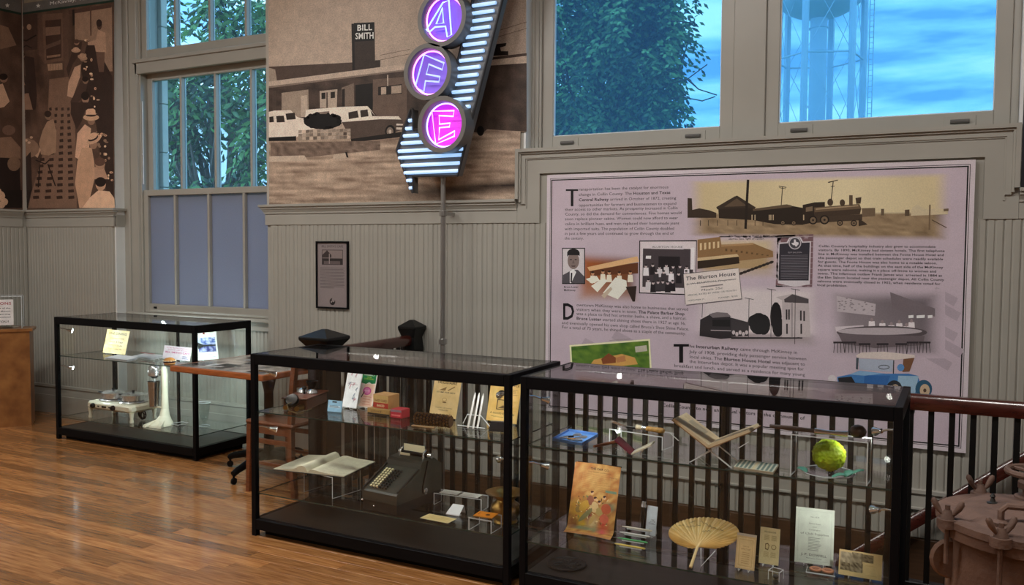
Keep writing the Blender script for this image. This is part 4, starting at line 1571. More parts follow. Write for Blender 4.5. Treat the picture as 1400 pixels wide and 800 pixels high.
P.poly(G([(308, 418), (405, 408), (402, 510), (310, 510)]), S(165, 145, 126)).poly(G([(318, 428), (340, 426), (340, 460), (318, 462)]), S(34, 26, 22)).poly(G([(368, 424), (392, 421), (392, 455), (368, 458)]), S(34, 26, 22)).poly(G([(345, 425), (352, 425), (352, 510), (345, 510)]), S(60, 47, 40))
P.poly(G([(428, 400), (495, 375), (497, 510), (430, 510)]), S(112, 94, 80)).poly(G([(430, 410), (446, 405), (446, 510), (430, 510)]), S(34, 26, 22)).poly(G([(503, 385), (598, 375), (598, 520), (503, 520)]), S(22, 17, 15))
P.poly(G([(600, 355), (785, 340), (785, 650), (640, 570), (600, 530)]), S(96, 77, 65)).poly(G([(628, 395), (758, 380), (758, 432), (628, 442)]), S(34, 26, 22)).poly(G([(644, 398), (672, 395), (672, 436), (644, 438)]), S(168, 146, 126)).poly(G([(700, 392), (755, 386), (755, 428), (700, 433)]), S(160, 138, 118))
P.poly(G([(678, 330), (683, 330), (683, 390), (678, 390)]), S(185, 165, 145))
# BILL SMITH pylon
P.poly(G([(482, 50), (608, 42), (612, 290), (487, 306)]), S(50, 39, 33)).poly(G([(482, 50), (498, 49), (500, 300), (487, 306)]), S(28, 21, 18)).poly(G([(612, 250), (640, 248), (640, 285), (612, 290)]), S(48, 37, 31))
P.poly(G([(496, 46), (607, 41), (608, 142), (500, 148)]), S(18, 14, 12))
P.text('**BILL**', G([(512, 88)])[0], 8.0, S(225, 212, 196), p1=G([(596, 84)])[0])
P.text('**SMITH**', G([(503, 134)])[0], 8.4, S(225, 212, 196), p1=G([(606, 130)])[0])
for (a_, b_) in (((640, 222), (800, 190)), ((640, 248), (800, 215)), ((1180, 120), (1440, 40)), ((1190, 150), (1440, 75))):
    P.line(G([a_, b_]), 0.7, S(95, 78, 66))
P.poly(G([(1200, 210), (1230, 205), (1240, 175), (1210, 168), (1330, 155), (1325, 172), (1295, 180), (1300, 200), (1340, 200), (1340, 222), (1200, 228)]), S(28, 21, 18))
# white car, station wagon, bush in its stone bed
P.poly(G([(30, 532), (60, 525), (150, 522), (185, 560), (235, 570), (215, 650), (180, 672), (30, 682)]), S(212, 194, 174))
for q in ([(33, 560), (55, 556), (58, 588), (33, 590)], [(70, 555), (112, 552), (118, 588), (74, 590)], [(122, 542), (172, 536), (178, 572), (128, 576)]):
    P.poly(G(q), S(44, 34, 29))
P.poly(G([(30, 672), (180, 665), (180, 690), (30, 692)]), S(22, 17, 15))
P.poly(G([(235, 520), (420, 505), (570, 500), (590, 522), (612, 556), (740, 556), (760, 580), (430, 590), (215, 640)]), S(216, 198, 178))
P.poly(G([(430, 588), (640, 572), (762, 574), (766, 628), (728, 640), (660, 660), (480, 684)]), S(74, 59, 50))
P.poly(G([(292, 535), (362, 528), (360, 556), (290, 560)]), S(120, 102, 88)).poly(G([(465, 535), (515, 525), (522, 562), (468, 572)]), S(48, 37, 31)).poly(G([(530, 524), (570, 518), (576, 556), (534, 562)]), S(52, 40, 34)).poly(G([(585, 522), (612, 556), (596, 556)]), S(48, 37, 31))
P.ell(*G([(695, 640)])[0], 7.2, 9.2, S(20, 15, 13), 18).ell(*G([(693, 640)])[0], 4.6, 6.2, S(120, 103, 89), 16).ell(*G([(693, 640)])[0], 2.0, 2.8, S(190, 172, 152), 12)
P.poly(G([(728, 596), (764, 598), (764, 606), (728, 606)]), S(210, 192, 172)).poly(G([(728, 616), (760, 618), (756, 630), (728, 628)]), S(200, 182, 162))
P.poly(G([(480, 680), (766, 640), (766, 668), (480, 700)]), S(26, 20, 17))
for j in range(3):
    for i in range(14):
        n = fbm(i * 1.3, j * 2.1, 9)
        P.poly(G([(192 + i * 20.5, 632 + j * 19 - i * 0.6), (211 + i * 20.5, 631 + j * 19 - i * 0.6), (211 + i * 20.5, 647 + j * 19 - i * 0.6), (192 + i * 20.5, 649 + j * 19 - i * 0.6)]), mixc(S(60, 47, 40), S(190, 168, 146), min(1, max(0, 0.5 + n))), i + j == 0)
r = random.Random(4)
P.ell(*G([(325, 585)])[0], 26, 10.5, S(14, 11, 10), 22)
for k in range(26):
    a_ = r.uniform(0, 2 * PI)
    P.ell(*G([(325 + 95 * math.cos(a_), 582 + 38 * math.sin(a_))])[0], r.uniform(2, 4.5), r.uniform(2, 3.6), S(16, 12, 11), 8, 0, k == 0)
P.grid([G(q)[0] if False else G([q])[0] for q in ((40, 700), (640, 690), (640, 740), (40, 800))], 30, 6, lambda s, t: mixc(S(84, 67, 56), S(128, 106, 90), min(1, max(0, 0.5 + 0.9 * fbm(s * 24, t * 5, 5)))))
P.poly(G([(30, 775), (225, 770), (245, 800), (30, 806)]), S(182, 160, 138)).poly(G([(385, 765), (455, 755), (465, 785), (380, 790)]), S(176, 154, 132)).poly(G([(448, 752), (458, 752), (466, 782), (456, 782)]), S(24, 18, 16))
# car behind the neon sign
P.poly([(642, 158), (650, 148), (664, 148), (669, 160), (667, 176), (660, 182), (643, 180)], S(60, 47, 40)).ell(657, 179, 5, 7, S(18, 14, 12), 14)
P.build('print', SEPIA, bs, world=True)

# next mural, only its dark edge shows
m3 = thing('wall_mural', 'dark blue photograph mural right of the paired windows', 'mural', (1.2, YW, 1.86))
MB().box(0.262, 2.4, YW - 0.012, YW, 1.846, 4.0).build('board', mat('night_blue_print', c(28, 30, 42), 0.5, var=0.3, vscale=3), m3, world=True)

# ---------------------------------------------------------------- the transport panel
GP = 1.25
S = lambda r, g, b: c(r, g, b, GP)
YP = YW - 0.034
tp = thing('history_panel', 'large lilac printed history panel about railways and hotels above the railing', 'information panel', (-1.14, YW, 0.48))
PX0, PX1, PZ0, PZ1 = -2.345, 0.058, 0.482, 1.992
MB().box(PX0, PX1, YP, YW - 0.0145, PZ0, PZ1).build('board', BOARD, tp, world=True)
P = Print(wall_art(YP - 0.0004))
BASE = S(193, 178, 190)
INK = c(25, 22, 26)


def wq(x, z):
    return proj((x, YP - 0.0004, z))


P.poly([wq(PX0, PZ1), wq(PX1, PZ1), wq(PX1, PZ0), wq(PX0, PZ0)], S(205, 195, 202))


def frame_(i, w_, col):
    a, b_, d, e_ = PX0 + i, PX1 - i, PZ0 + i, PZ1 - i
    for (x0, x1, z0, z1) in ((a, b_, e_ - w_, e_), (a, b_, d, d + w_), (a, a + w_, d, e_), (b_ - w_, b_, d, e_)):
        P.poly([wq(x0, z1), wq(x1, z1), wq(x1, z0), wq(x0, z0)], col, False)


P.up()
frame_(0.022, 0.003, INK)
frame_(0.030, 0.007, INK)
P.up()
P.poly([wq(PX0 + 0.038, PZ1 - 0.038), wq(PX1 - 0.038, PZ1 - 0.038), wq(PX1 - 0.038, PZ0 + 0.038), wq(PX0 + 0.038, PZ0 + 0.038)], BASE)


def tl(s, u0, v0, u1, h, col=INK):
    """a line of print running level along the wall"""
    p = onY(u0, v0, YP)
    x1 = onY(u1, v0, YP).x
    for _ in range(3):
        q = proj((x1, YP, p.z))
        x1 = onY(u1, q[1], YP).x
    q = proj((x1, YP, p.z))
    P.text(s, (u0, v0), h, col, p1=q, up=False)


def fade(quad, nx, ny, cf, mg=0.16):
    def f(s, t):
        e_ = min(s, 1 - s, t, 1 - t) / mg
        e_ = min(1, max(0, e_))
        e_ = e_ * e_ * (3 - 2 * e_)
        return mixc(BASE, cf(s, t), e_)
    P.grid(quad, nx, ny, f)


# grey tie-like marks
for (u, v) in ((1280, 392), (1284, 412), (1280, 440), (1288, 462), (800, 462), (842, 452), (1272, 480)):
    P.poly([(u, v), (u + 30, v + 16), (u + 24, v + 27), (u - 6, v + 10)], S(176, 162, 174))
P.k = 24
# depot and locomotive
D = Z(940, 230, 0.2714)
SP = lambda r, g, b: c(r, g, b, GP)
fade(D([(-5, 62), (1330, 20), (1330, 365), (-5, 345)]), 60, 26, lambda s, t: (mixc(SP(196, 178, 138), SP(222, 208, 170), min(1, max(0, 1 - abs(s - 0.6) * 1.6))) if t < 0.62 - 0.05 * s else mixc(SP(118, 98, 74), SP(176, 152, 120), min(1, max(0, 0.5 + 0.8 * fbm(s * 14, t * 26, 2))))), 0.07)
dk = SP(48, 38, 30)
P.poly(D([(145, 196), (238, 142), (250, 138), (345, 198), (330, 205), (150, 208)]), SP(58, 47, 38)).poly(D([(155, 205), (340, 200), (332, 262), (158, 252)]), dk).poly(D([(185, 195), (300, 190), (248, 152)]), SP(92, 76, 60))
P.poly(D([(330, 208), (500, 184), (525, 190), (582, 200), (582, 286), (440, 282), (332, 262)]), SP(44, 35, 28)).poly(D([(330, 205), (500, 182), (525, 188), (525, 196), (330, 216)]), SP(96, 80, 63))
P.poly(D([(0, 150), (22, 152), (24, 210), (60, 202), (110, 212), (145, 225), (145, 250), (0, 250)]), SP(60, 48, 38))
P.poly(D([(580, 185), (640, 172), (692, 170), (692, 250), (650, 270), (580, 285)]), dk).poly(D([(596, 198), (630, 192), (630, 215), (596, 220)]), SP(120, 102, 82))
P.poly(D([(638, 198), (866, 180), (876, 205), (868, 232), (640, 248)]), SP(104, 86, 66)).poly(D([(640, 222), (872, 204), (868, 232), (640, 248)]), SP(66, 53, 42)).poly(D([(646, 203), (860, 186), (860, 192), (646, 210)]), SP(160, 138, 110))
P.ell(*D([(719, 172)])[0], 4, 5, SP(74, 60, 47)).ell(*D([(780, 174)])[0], 3.6, 4.6, SP(74, 60, 47)).poly(D([(814, 136), (832, 136), (832, 190), (814, 190)]), SP(92, 76, 60)).poly(D([(846, 150), (876, 146), (872, 178), (850, 180)]), SP(70, 56, 44))
P.poly(D([(640, 246), (880, 232), (880, 262), (640, 276)]), SP(70, 57, 46))
for (x, y, rr) in ((632, 262, 22), (690, 260, 24), (768, 276, 15), (838, 277, 16), (480, 275, 13), (535, 276, 13)):
    q = D([(x, y)])[0]
    P.ell(q[0], q[1], rr * 0.27, rr * 0.27, SP(30, 24, 19), 14).ell(q[0], q[1], rr * 0.19, rr * 0.19, SP(120, 101, 80), 12).ell(q[0], q[1], rr * 0.07, rr * 0.07, dk, 8)
P.poly(D([(862, 252), (908, 284), (862, 292)]), SP(60, 48, 38))
P.line(D([(305, 58), (292, 305)]), 3.4, SP(40, 32, 26)).line(D([(479, 92), (472, 186)]), 1.0, dk).line(D([(460, 90), (498, 97)]), 1.0, dk).line(D([(462, 98), (496, 104)]), 0.8, dk).line(D([(734, 66), (724, 158)]), 1.2, dk).line(D([(708, 72), (757, 60)]), 1.1, dk).line(D([(722, 92), (742, 90)]), 0.8, dk)
for x in (65, 105, 150, 203, 248, 340, 380):
    P.line(D([(x, 262), (x, 290)]), 0.8, SP(60, 48, 38))
for x in (325, 340, 412, 420, 432, 585):
    P.line(D([(x, 235), (x, 262)]), 1.4, SP(185, 165, 135))
P.poly(D([(1130, 200), (1160, 182), (1190, 205), (1310, 205), (1312, 232), (1125, 240)]), SP(205, 190, 158)).poly(D([(1095, 210), (1118, 208), (1118, 240), (1095, 242)]), SP(90, 74, 58)).poly(D([(878, 202), (945, 200), (945, 242), (880, 246)]), SP(110, 92, 73)).poly(D([(975, 205), (990, 205), (990, 238), (975, 238)]), SP(100, 84, 66))
P.line(D([(1221, 184), (1218, 312)]), 2.2, SP(120, 100, 78)).line(D([(1230, 260), (1305, 300)]), 1.2, SP(90, 74, 58)).poly(D([(1290, 205), (1315, 203), (1315, 216), (1290, 218)]), SP(110, 93, 75))
P.k = 24
# street of brick fronts
fade(D([(20, 345), (470, 340), (470, 560), (20, 570)]), 24, 14, lambda s, t: (SP(205, 186, 150) if t < 0.3 else SP(176, 150, 112) if t < 0.75 else SP(190, 172, 160)), 0.2)
P.poly(D([(50, 360), (165, 346), (170, 385), (330, 378), (430, 418), (432, 448), (250, 468), (50, 505)]), SP(142, 110, 74)).poly(D([(170, 386), (330, 376), (332, 386), (170, 396)]), SP(170, 136, 96))
for k in range(5):
    P.poly(D([(62 + k * 22, 378 - k * 2), (72 + k * 22, 377 - k * 2), (72 + k * 22, 412 - k * 3), (62 + k * 22, 414 - k * 3)]), SP(214, 190, 150), k == 0)
P.poly(D([(50, 452), (250, 432), (260, 445), (50, 468)]), SP(205, 180, 140)).poly(D([(50, 468), (258, 446), (262, 480), (50, 508)]), SP(52, 40, 30))
for k in range(9):
    P.ell(*D([(270 + k * 19, 530 - k * 7)])[0], 3.6, 2.0, SP(50, 42, 38), 8, -0.3, k == 0)
    P.poly(D([(190 + k * 26, 405 + k * 4), (200 + k * 26, 405 + k * 4), (200 + k * 26, 418 + k * 3), (190 + k * 26, 418 + k * 3)]), SP(100, 76, 50), False)
P.text('**The Foote House Hotel is three**', D([(207, 346)])[0], 2.1, INK, p1=D([(414, 344)])[0])
P.text('**stories, just right of center.**', D([(207, 360)])[0], 2.1, INK, p1=D([(388, 359)])[0])
P.k = 24
# historical plaque
P.poly(D([(452, 338), (634, 332), (628, 600), (444, 598)]), S(120, 92, 98))
for j in range(10):
    P.line(D([(450, 348 + j * 27), (632, 343 + j * 27)]), 0.5, S(190, 176, 180), j == 0)
P.poly(D([(458, 376), (500, 372), (512, 350), (570, 348), (582, 370), (622, 368), (616, 585), (540, 598), (455, 580)]), S(205, 198, 204))
P.poly(D([(464, 382), (506, 378), (516, 356), (566, 354), (577, 376), (616, 374), (610, 566), (458, 566)]), S(52, 50, 58))
q = D([(541, 378)])[0]
P.ell(q[0], q[1], 8.6, 8.6, S(190, 184, 190), 20).ell(q[0], q[1], 7.2, 7.2, S(70, 68, 76), 20)
P.poly([(q[0] - 1.4, q[1] - 5), (q[0] + 1.2, q[1] - 5), (q[0] + 1.4, q[1] - 2), (q[0] + 5, q[1] - 1), (q[0] + 5, q[1] + 1.5), (q[0] + 1.4, q[1] + 5), (q[0] - 0.6, q[1] + 2.4), (q[0] - 2.6, q[1] + 2.8), (q[0] - 5, q[1] - 0.4), (q[0] - 1.6, q[1] - 0.6)], S(215, 210, 215))
P.text('ELM SALOON', D([(541, 428)])[0], 2.0, S(170, 165, 172), p1=None, width=19, align='c')
for j in range(15):
    P.line(D([(470, 440 + j * 8.2), (606, 438 + j * 8.2)]), 0.55, S(128, 124, 132), j == 0)
P.k = 24
# text blocks
para = ["Collin County's hospitality industry also grew to accommodate", "visitors. By 1890, McKinney had sixteen hotels. The first telephone", "line in McKinney was installed between the Foote House Hotel and", "the passenger depot so that train schedules were readily available", "for guests. The Foote House was also home to a notable saloon.", "At that time, half of the buildings on the east side of the McKinney", "square were saloons, making it a place off-limits to women and", "teens. The infamous outlaw Frank James was  arrested in 1884 at", "the Elm Saloon located near the passenger depot. All Collin County", "saloons were eventually closed in 1902, when residents voted for", "local prohibition."]
for k, (s, xe) in enumerate(zip(para, (1250, 1296, 1292, 1288, 1258, 1288, 1254, 1282, 1292, 1274, 806))):
    a = D([(660 - k * 0.7, 398 + k * 19.6)])[0]
    tl('**' + s + '**', a[0], a[1], D([(xe, 0)])[0][0], 3.1)
E1 = Z(740, 200, 0.4)
P.rect(*E1([(84, 147)])[0], *E1([(126, 153)])[0], INK).rect(*E1([(101, 147)])[0], *E1([(110, 205)])[0], INK)
para = [("ransportation has been the catalyst for enormous", 128, 152, 435), ("change in Collin County. The **Houston and Texas**", 128, 170, 442), ("**Central Railway** arrived in October of 1872, creating", 128, 188, 461), ("opportunities for farmers and businessmen to expand", 128, 206, 462), ("their access to other markets. As prosperity increased in Collin", 81, 221, 467), ("County, so did the demand for conveniences. Fine homes would", 81, 237, 480), ("soon replace pioneer cabins. Women could now afford to wear", 81, 253, 467), ("calico in brilliant hues, and men replaced their homemade jeans", 81, 270, 472), ("with imported suits. The population of Collin County doubled", 80, 287, 455), ("in just a few years and continued to grow through the end of", 80, 303, 452), ("the century.", 80, 319, 145)]
for s, x, y, xe in para:
    a = E1([(x, y)])[0]
    tl(s, a[0], a[1], E1([(xe, 0)])[0][0], 3.9)
H = Z(760, 330, 0.2143)
P.text('**D**', H([(40, 498)])[0], 22, INK, width=18)
para = [("owntown McKinney was also home to businesses that served", 131, 414, 845), ("visitors when they were in town. **The Palace Barber Shop**", 131, 443, 822), ("was a place to find hot artesian baths, a shave, and a haircut.", 131, 470, 834), ("**Bruce Luster** started shining shoes there in 1927 at age 16,", 131, 500, 828), ("and eventually opened his own shop called Bruce's Shoe Shine Palace.", 38, 528, 850), ("For a total of 75 years, he shined shoes as a staple of the community.", 38, 556, 830)]
for s, x, y, xe in para:
    a = H([(x, y)])[0]
    tl(s, a[0], a[1], H([(xe, 0)])[0][0], 4.1)
I_ = Z(930, 380, 0.2786)
P.rect(921, 470.5, 942, 474, INK).rect(928.5, 470.5, 934, 496, INK)
para = [("he **Interurban Railway** came through McKinney in", 45, 342, 575), ("July of 1908, providing daily passenger service between", 45, 369, 620), ("local cities. The **Blurton House Hotel** was adjacent to", 45, 394, 613), ("the Interurban depot. It was a popular meeting spot for", 45, 417, 606), ("breakfast and lunch, and served as a residence for many young", -30, 437, 612)]
for s, x, y, xe in para:
    a = I_([(x, y)])[0]
    tl(s, a[0], a[1], I_([(xe, 0)])[0][0], 4.3)
tl('**today, the people continue to open the doors of**', 905, 545, 1100, 4.6)
tl('**Collin County to new and casual visitors to the community of**', 905, 556, 1100, 4.6)
P.k = 24
# portrait, barber shop, group before the hotel
fade(H([(110, 60), (545, 80), (545, 400), (110, 400)]), 24, 18, lambda s, t: mixc(mixc(SP(170, 96, 50), SP(96, 62, 42), s), SP(180, 150, 140), min(1, max(0, t * 1.9 - 1.0))), 0.22)
P.poly(H([(200, 165), (520, 95), (530, 130), (215, 190)]), SP(220, 178, 130)).poly(H([(215, 190), (525, 135), (525, 205), (225, 220)]), SP(96, 56, 34))
for (x, y) in ((235, 205), (300, 195), (340, 200), (405, 205), (475, 200)):
    a = H([(x, y)])[0]
    P.ell(a[0], a[1], 2.2, 3.0, SP(196, 150, 116), 10).ell(a[0], a[1] - 1.6, 2.2, 1.4, SP(50, 34, 26), 8)
    P.poly([(a[0] - 3, a[1] + 3), (a[0] + 3, a[1] + 3), (a[0] + 4, a[1] + 13), (a[0] - 4, a[1] + 13)], SP(236, 224, 205))
P.poly(H([(190, 240), (260, 220), (280, 250), (230, 270)]), SP(240, 232, 216)).poly(H([(225, 285), (300, 235), (330, 250), (265, 325)]), SP(242, 234, 218)).poly(H([(300, 330), (380, 230), (450, 250), (455, 300), (395, 370)]), SP(244, 236, 220)).poly(H([(445, 290), (515, 285), (505, 385), (490, 385)]), SP(50, 38, 34)).poly(H([(290, 345), (350, 290), (360, 305), (310, 365)]), SP(196, 180, 160))
P.rect(768.5, 339, 800, 388.5, INK).rect(769.6, 340.2, 798.8, 387.2, S(206, 200, 204))
P.poly([(769.6, 387.2), (769.8, 376), (777, 372), (782, 369), (790, 369), (798.8, 378), (798.8, 387.2)], S(84, 80, 86)).poly([(779, 371), (784, 368), (788, 372), (781, 387), (779, 387)], S(235, 232, 236)).poly([(780.5, 373), (782.5, 373), (782, 386), (780, 386)], S(36, 34, 38))
P.ell(784, 356.5, 8.0, 11.6, S(132, 116, 112), 18).ell(784, 346.5, 8.6, 6.4, S(34, 32, 34), 16, 0, True, PI, 2 * PI).poly([(775.6, 346), (792.4, 346), (792.6, 350), (790.5, 349), (777.5, 349), (775.4, 351)], S(34, 32, 34))
P.ell(780.6, 355, 1.6, 0.8, S(50, 44, 44), 8).ell(787.2, 355, 1.6, 0.8, S(50, 44, 44), 8).poly([(783.4, 356), (784.6, 356), (785.6, 360.4), (782.4, 360.4)], S(108, 94, 92)).poly([(781, 363.2), (787, 363.2), (786, 364.8), (782, 364.8)], S(80, 62, 62))
P.text('**Bruce Luster**', (771, 393.5), 2.4, INK, p1=(791, 393.6)).text('**McKinney**', (771, 397.8), 2.4, INK, p1=(787, 397.9))
P.poly(H([(532, -5), (900, -8), (892, 345), (530, 332)]), INK).poly(H([(538, 2), (895, 0), (887, 338), (536, 326)]), S(216, 206, 210))
P.poly(H([(556, 46), (878, 50), (872, 300), (552, 290)]), S(70, 62, 66)).poly(H([(610, 20), (815, 24), (815, 52), (608, 48)]), S(212, 204, 208)).poly(H([(655, 95), (792, 98), (790, 210), (655, 205)]), S(34, 30, 33)).poly(H([(860, 40), (885, 40), (880, 180), (858, 180)]), S(232, 226, 230)).poly(H([(575, 92), (608, 92), (606, 112), (573, 110)]), S(236, 230, 232))
P.text('BLURTON HOUSE', H([(712, 42)])[0], 2.6, S(96, 88, 92), width=41, align='c')
r = random.Random(12)
for row, (yy, n_, x0, x1) in enumerate(((160, 7, 575, 835), (205, 6, 640, 880), (258, 6, 590, 745))):
    for k in range(n_):
        a = H([(x0 + (x1 - x0) * k / (n_ - 1), yy + r.uniform(-10, 8))])[0]
        dk_ = r.choice((36, 60, 228, 205))
        P.poly([(a[0] - 3.4, a[1] + 2), (a[0] + 3.4, a[1] + 2), (a[0] + 4, a[1] + 13), (a[0] - 4, a[1] + 13)], S(dk_, dk_ - 4, dk_))
        P.ell(a[0], a[1], 1.9, 2.5, S(198, 184, 186), 9).ell(a[0], a[1] - 1.4, 2.0, 1.3, S(44, 40, 42), 8)
P.k = 24
# coloured postcard
P.poly([(778.5, 472), (888.5, 463.5), (891, 506), (781, 512)], S(240, 238, 190))
P.grid([(781, 474), (886.5, 466), (888.5, 504), (783, 510)], 26, 10, lambda s, t: mixc(SP(56, 96, 40), SP(108, 140, 56), min(1, max(0, 0.5 + 0.9 * fbm(s * 8, t * 7, 6)))))
P.poly([(812, 492), (850, 484), (868, 489), (872, 498), (830, 503), (806, 500)], SP(206, 160, 90)).poly([(822, 491), (832, 483), (842, 489), (842, 496), (824, 498)], SP(130, 74, 46)).poly([(842, 489), (854, 486), (856, 494), (843, 496)], SP(188, 130, 84)).poly([(868, 474), (884, 472), (885, 480), (869, 482)], SP(190, 186, 170))
P.text('ARTESIAN ICE PLANT', (833, 466.4), 1.4, S(120, 120, 90), p1=(862, 464.2))
P.k = 24
# streetcar and courthouse
fade(I_([(60, 30), (690, 40), (690, 345), (60, 330)]), 30, 16, lambda s, t: S(214, 204, 206) if t < 0.78 else S(168, 156, 160), 0.14)
P.poly(I_([(98, 205), (160, 172), (230, 172), (252, 200), (250, 295), (200, 300), (95, 285)]), S(48, 44, 47)).poly(I_([(140, 178), (180, 168), (232, 172), (250, 190), (160, 196)]), S(120, 112, 115)).poly(I_([(158, 205), (245, 205), (245, 240), (158, 238)]), S(26, 24, 26)).poly(I_([(150, 255), (250, 258), (250, 262), (150, 259)]), S(170, 160, 163))
P.poly(I_([(250, 195), (335, 218), (335, 285), (250, 290)]), S(60, 55, 58))
for (x, y, rx, ry) in ((385, 225, 13, 15), (360, 215, 8, 9), (410, 230, 9, 14), (470, 190, 8, 20), (480, 240, 8, 14), (580, 250, 6, 12)):
    a = I_([(x, y)])[0]
    P.ell(a[0], a[1], rx, ry, S(34, 32, 34), 14)
P.poly(I_([(470, 95), (550, 78), (630, 100), (640, 290), (500, 292), (500, 110)]), S(188, 178, 180)).poly(I_([(510, 105), (550, 80), (630, 104), (630, 125), (512, 120)]), S(80, 74, 77)).poly(I_([(545, 120), (552, 120), (552, 290), (545, 290)]), S(150, 140, 143))
for (x, y) in ((518, 155), (530, 155), (588, 160), (604, 162), (520, 225), (590, 225)):
    P.poly(I_([(x, y), (x + 8, y), (x + 8, y + 50), (x, y + 50)]), S(54, 49, 52))
for (x, y0, y1) in ((110, 120, 195), (338, 100, 290), (448, 55, 290), (565, 55, 325)):
    P.line(I_([(x, y0), (x - 3, y1)]), 0.8, S(60, 55, 58)).line(I_([(x - 22, y0 - 2), (x + 22, y0 + 6)]), 0.8, S(60, 55, 58))
for k in range(5):
    P.ell(*I_([(262 + k * 16, 268 + (k % 2) * 8)])[0], 2.2, 3.0, S(196, 186, 188), 8)
P.poly(I_([(250, 290), (600, 292), (600, 298), (250, 300)]), S(50, 46, 48))
P.k = 110
cq = H([(815, 210), (1165, 172), (1184, 365), (828, 405)])
P.poly([(p[0] + 1, p[1] + 1.2) for p in cq], S(110, 100, 104)).poly([(p[0] - 0.8, p[1] - 0.6) for p in cq], S(70, 62, 62)).poly(cq, S(222, 212, 208))
for s, x, y, xe, h in (("The Blurton House", 830, 250, 1148, 5.0), ("J. W. BLURTON, Proprietor", 838, 278, 1152, 2.3), ("Meals 25c", 928, 318, 1066, 2.9), ("SPECIAL RATES BY WEEK OR MONTH", 840, 350, 1152, 2.2), ("NORTH PARK ST.", 842, 384, 950, 2.0), ("McKINNEY, TEXAS", 1036, 366, 1160, 2.0)):
    a = H([(x, y)])[0]
    b_ = H([(xe, y - (xe - x) * 0.105)])[0]
    P.text(('**' + s + '**') if h > 4 else s, a, h, S(44, 40, 44), p1=b_)
P.line(H([(832, 275), (1150, 240)]), 0.5, S(80, 72, 74)).line(H([(925, 292), (1066, 276)]), 1.6, S(130, 120, 120))
P.k = 24
# saloon
fade(I_([(715, 55), (1300, 55), (1300, 395), (715, 395)]), 30, 20, lambda s, t: mixc(S(96, 88, 94), S(150, 140, 146), min(1, max(0, (1 - s) * 0.7 + t * 0.3))), 0.2)
P.poly(I_([(768, 88), (960, 128), (955, 186), (770, 165)]), S(186, 176, 182))
for k in range(30):
    a = I_([(776 + r.uniform(0, 170), 100 + r.uniform(0, 60))])[0]
    P.ell(a[0], a[1], 1.6, 0.9, S(140, 130, 136), 6, 0, k == 0)
P.poly(I_([(760, 240), (900, 232), (900, 262), (765, 262)]), S(200, 190, 196)).poly(I_([(1030, 70), (1250, 150), (1250, 190), (1040, 150)]), S(118, 108, 114))
for (x0, x1) in ((1120, 1145), (1160, 1200), (1215, 1238)):
    P.poly(I_([(x0, 184), (x1, 182), (x1, 196), (x0, 198)]), S(236, 230, 236))
for (x, y, h_) in ((940, 205, 60), (992, 215, 50), (1036, 225, 30), (1075, 215, 45), (1110, 230, 45), (1135, 210, 65)):
    a = I_([(x, y)])[0]
    P.poly([(a[0] - 4, a[1] + 2), (a[0] + 4, a[1] + 2), (a[0] + 5, a[1] + h_ * 0.27), (a[0] - 5, a[1] + h_ * 0.27)], S(226, 218, 222)).ell(a[0], a[1], 2.0, 2.6, S(150, 134, 136), 9)
P.ell(*I_([(990, 268)])[0], 62, 9, S(84, 76, 80), 26).ell(*I_([(980, 262)])[0], 58, 5, S(176, 166, 172), 26)
P.poly(I_([(775, 275), (1200, 285), (1190, 330), (960, 345), (800, 325)]), S(104, 94, 99))
for k, x in enumerate((780, 835, 905, 993, 1085, 1140, 1200)):
    a = I_([(x, 318 + (8 if 1 < k < 5 else 0))])[0]
    P.poly([(a[0] - 8, a[1] - 1.5), (a[0] + 8, a[1] - 1.5), (a[0] + 8, a[1] + 1), (a[0] - 8, a[1] + 1)], S(52, 46, 50))
    for dx in (-6, -2, 2, 6):
        P.line([(a[0] + dx, a[1]), (a[0] + dx * 1.25, a[1] + 14)], 0.9, S(56, 50, 54), False)
P.k = 80
# blue roadster
P.poly(I_([(862, 380), (890, 366), (1000, 362), (1150, 378), (1152, 392), (1060, 402), (870, 392)]), S(214, 202, 196)).poly(I_([(1095, 398), (1150, 392), (1125, 460), (1090, 462)]), S(120, 84, 62))
P.poly(I_([(864, 392), (876, 392), (872, 450), (862, 448)]), S(70, 80, 90)).poly(I_([(876, 396), (1046, 404), (1040, 462), (878, 450)]), S(168, 178, 196)).line(I_([(1048, 404), (1046, 470)]), 1.4, S(60, 66, 72))
P.poly(I_([(770, 486), (830, 474), (880, 455), (1010, 470), (1120, 470), (1165, 480), (1180, 520), (1140, 600), (960, 620), (780, 590)]), SP(66, 118, 176)).poly(I_([(905, 478), (1030, 480), (1010, 540), (900, 530)]), SP(50, 98, 160)).poly(I_([(830, 474), (880, 456), (1000, 470), (905, 480)]), SP(130, 170, 206))
P.poly(I_([(775, 490), (840, 484), (862, 520), (850, 580), (785, 570)]), S(36, 36, 40)).ell(*I_([(745, 494)])[0], 5.5, 5, S(206, 200, 204), 12)
P.poly(I_([(1070, 480), (1170, 482), (1150, 580), (1060, 570)]), SP(150, 182, 206))
for (x, y, rr) in ((1050, 545, 44), (1195, 545, 46), (820, 640, 44), (1110, 650, 46)):
    a = I_([(x, y)])[0]
    P.ell(a[0], a[1], rr * 0.25, rr * 0.27, S(40, 44, 50) if y > 600 or x < 1100 else SP(44, 84, 112), 20).ell(a[0] + 1.5, a[1] + 2, rr * 0.15, rr * 0.19, S(190, 168, 140), 16).ell(a[0] + 1.5, a[1] + 2, rr * 0.05, rr * 0.06, S(80, 60, 50), 8)
P.ell(*I_([(1082, 440)])[0], 5, 5, SP(90, 140, 196), 10).line([I_([(1000 + 26 * math.cos(q), 438 + 10 * math.sin(q))])[0] for q in [k * PI / 6 for k in range(13)]], 0.9, S(40, 40, 46))
P.build('print', PANELP, tp, world=True)

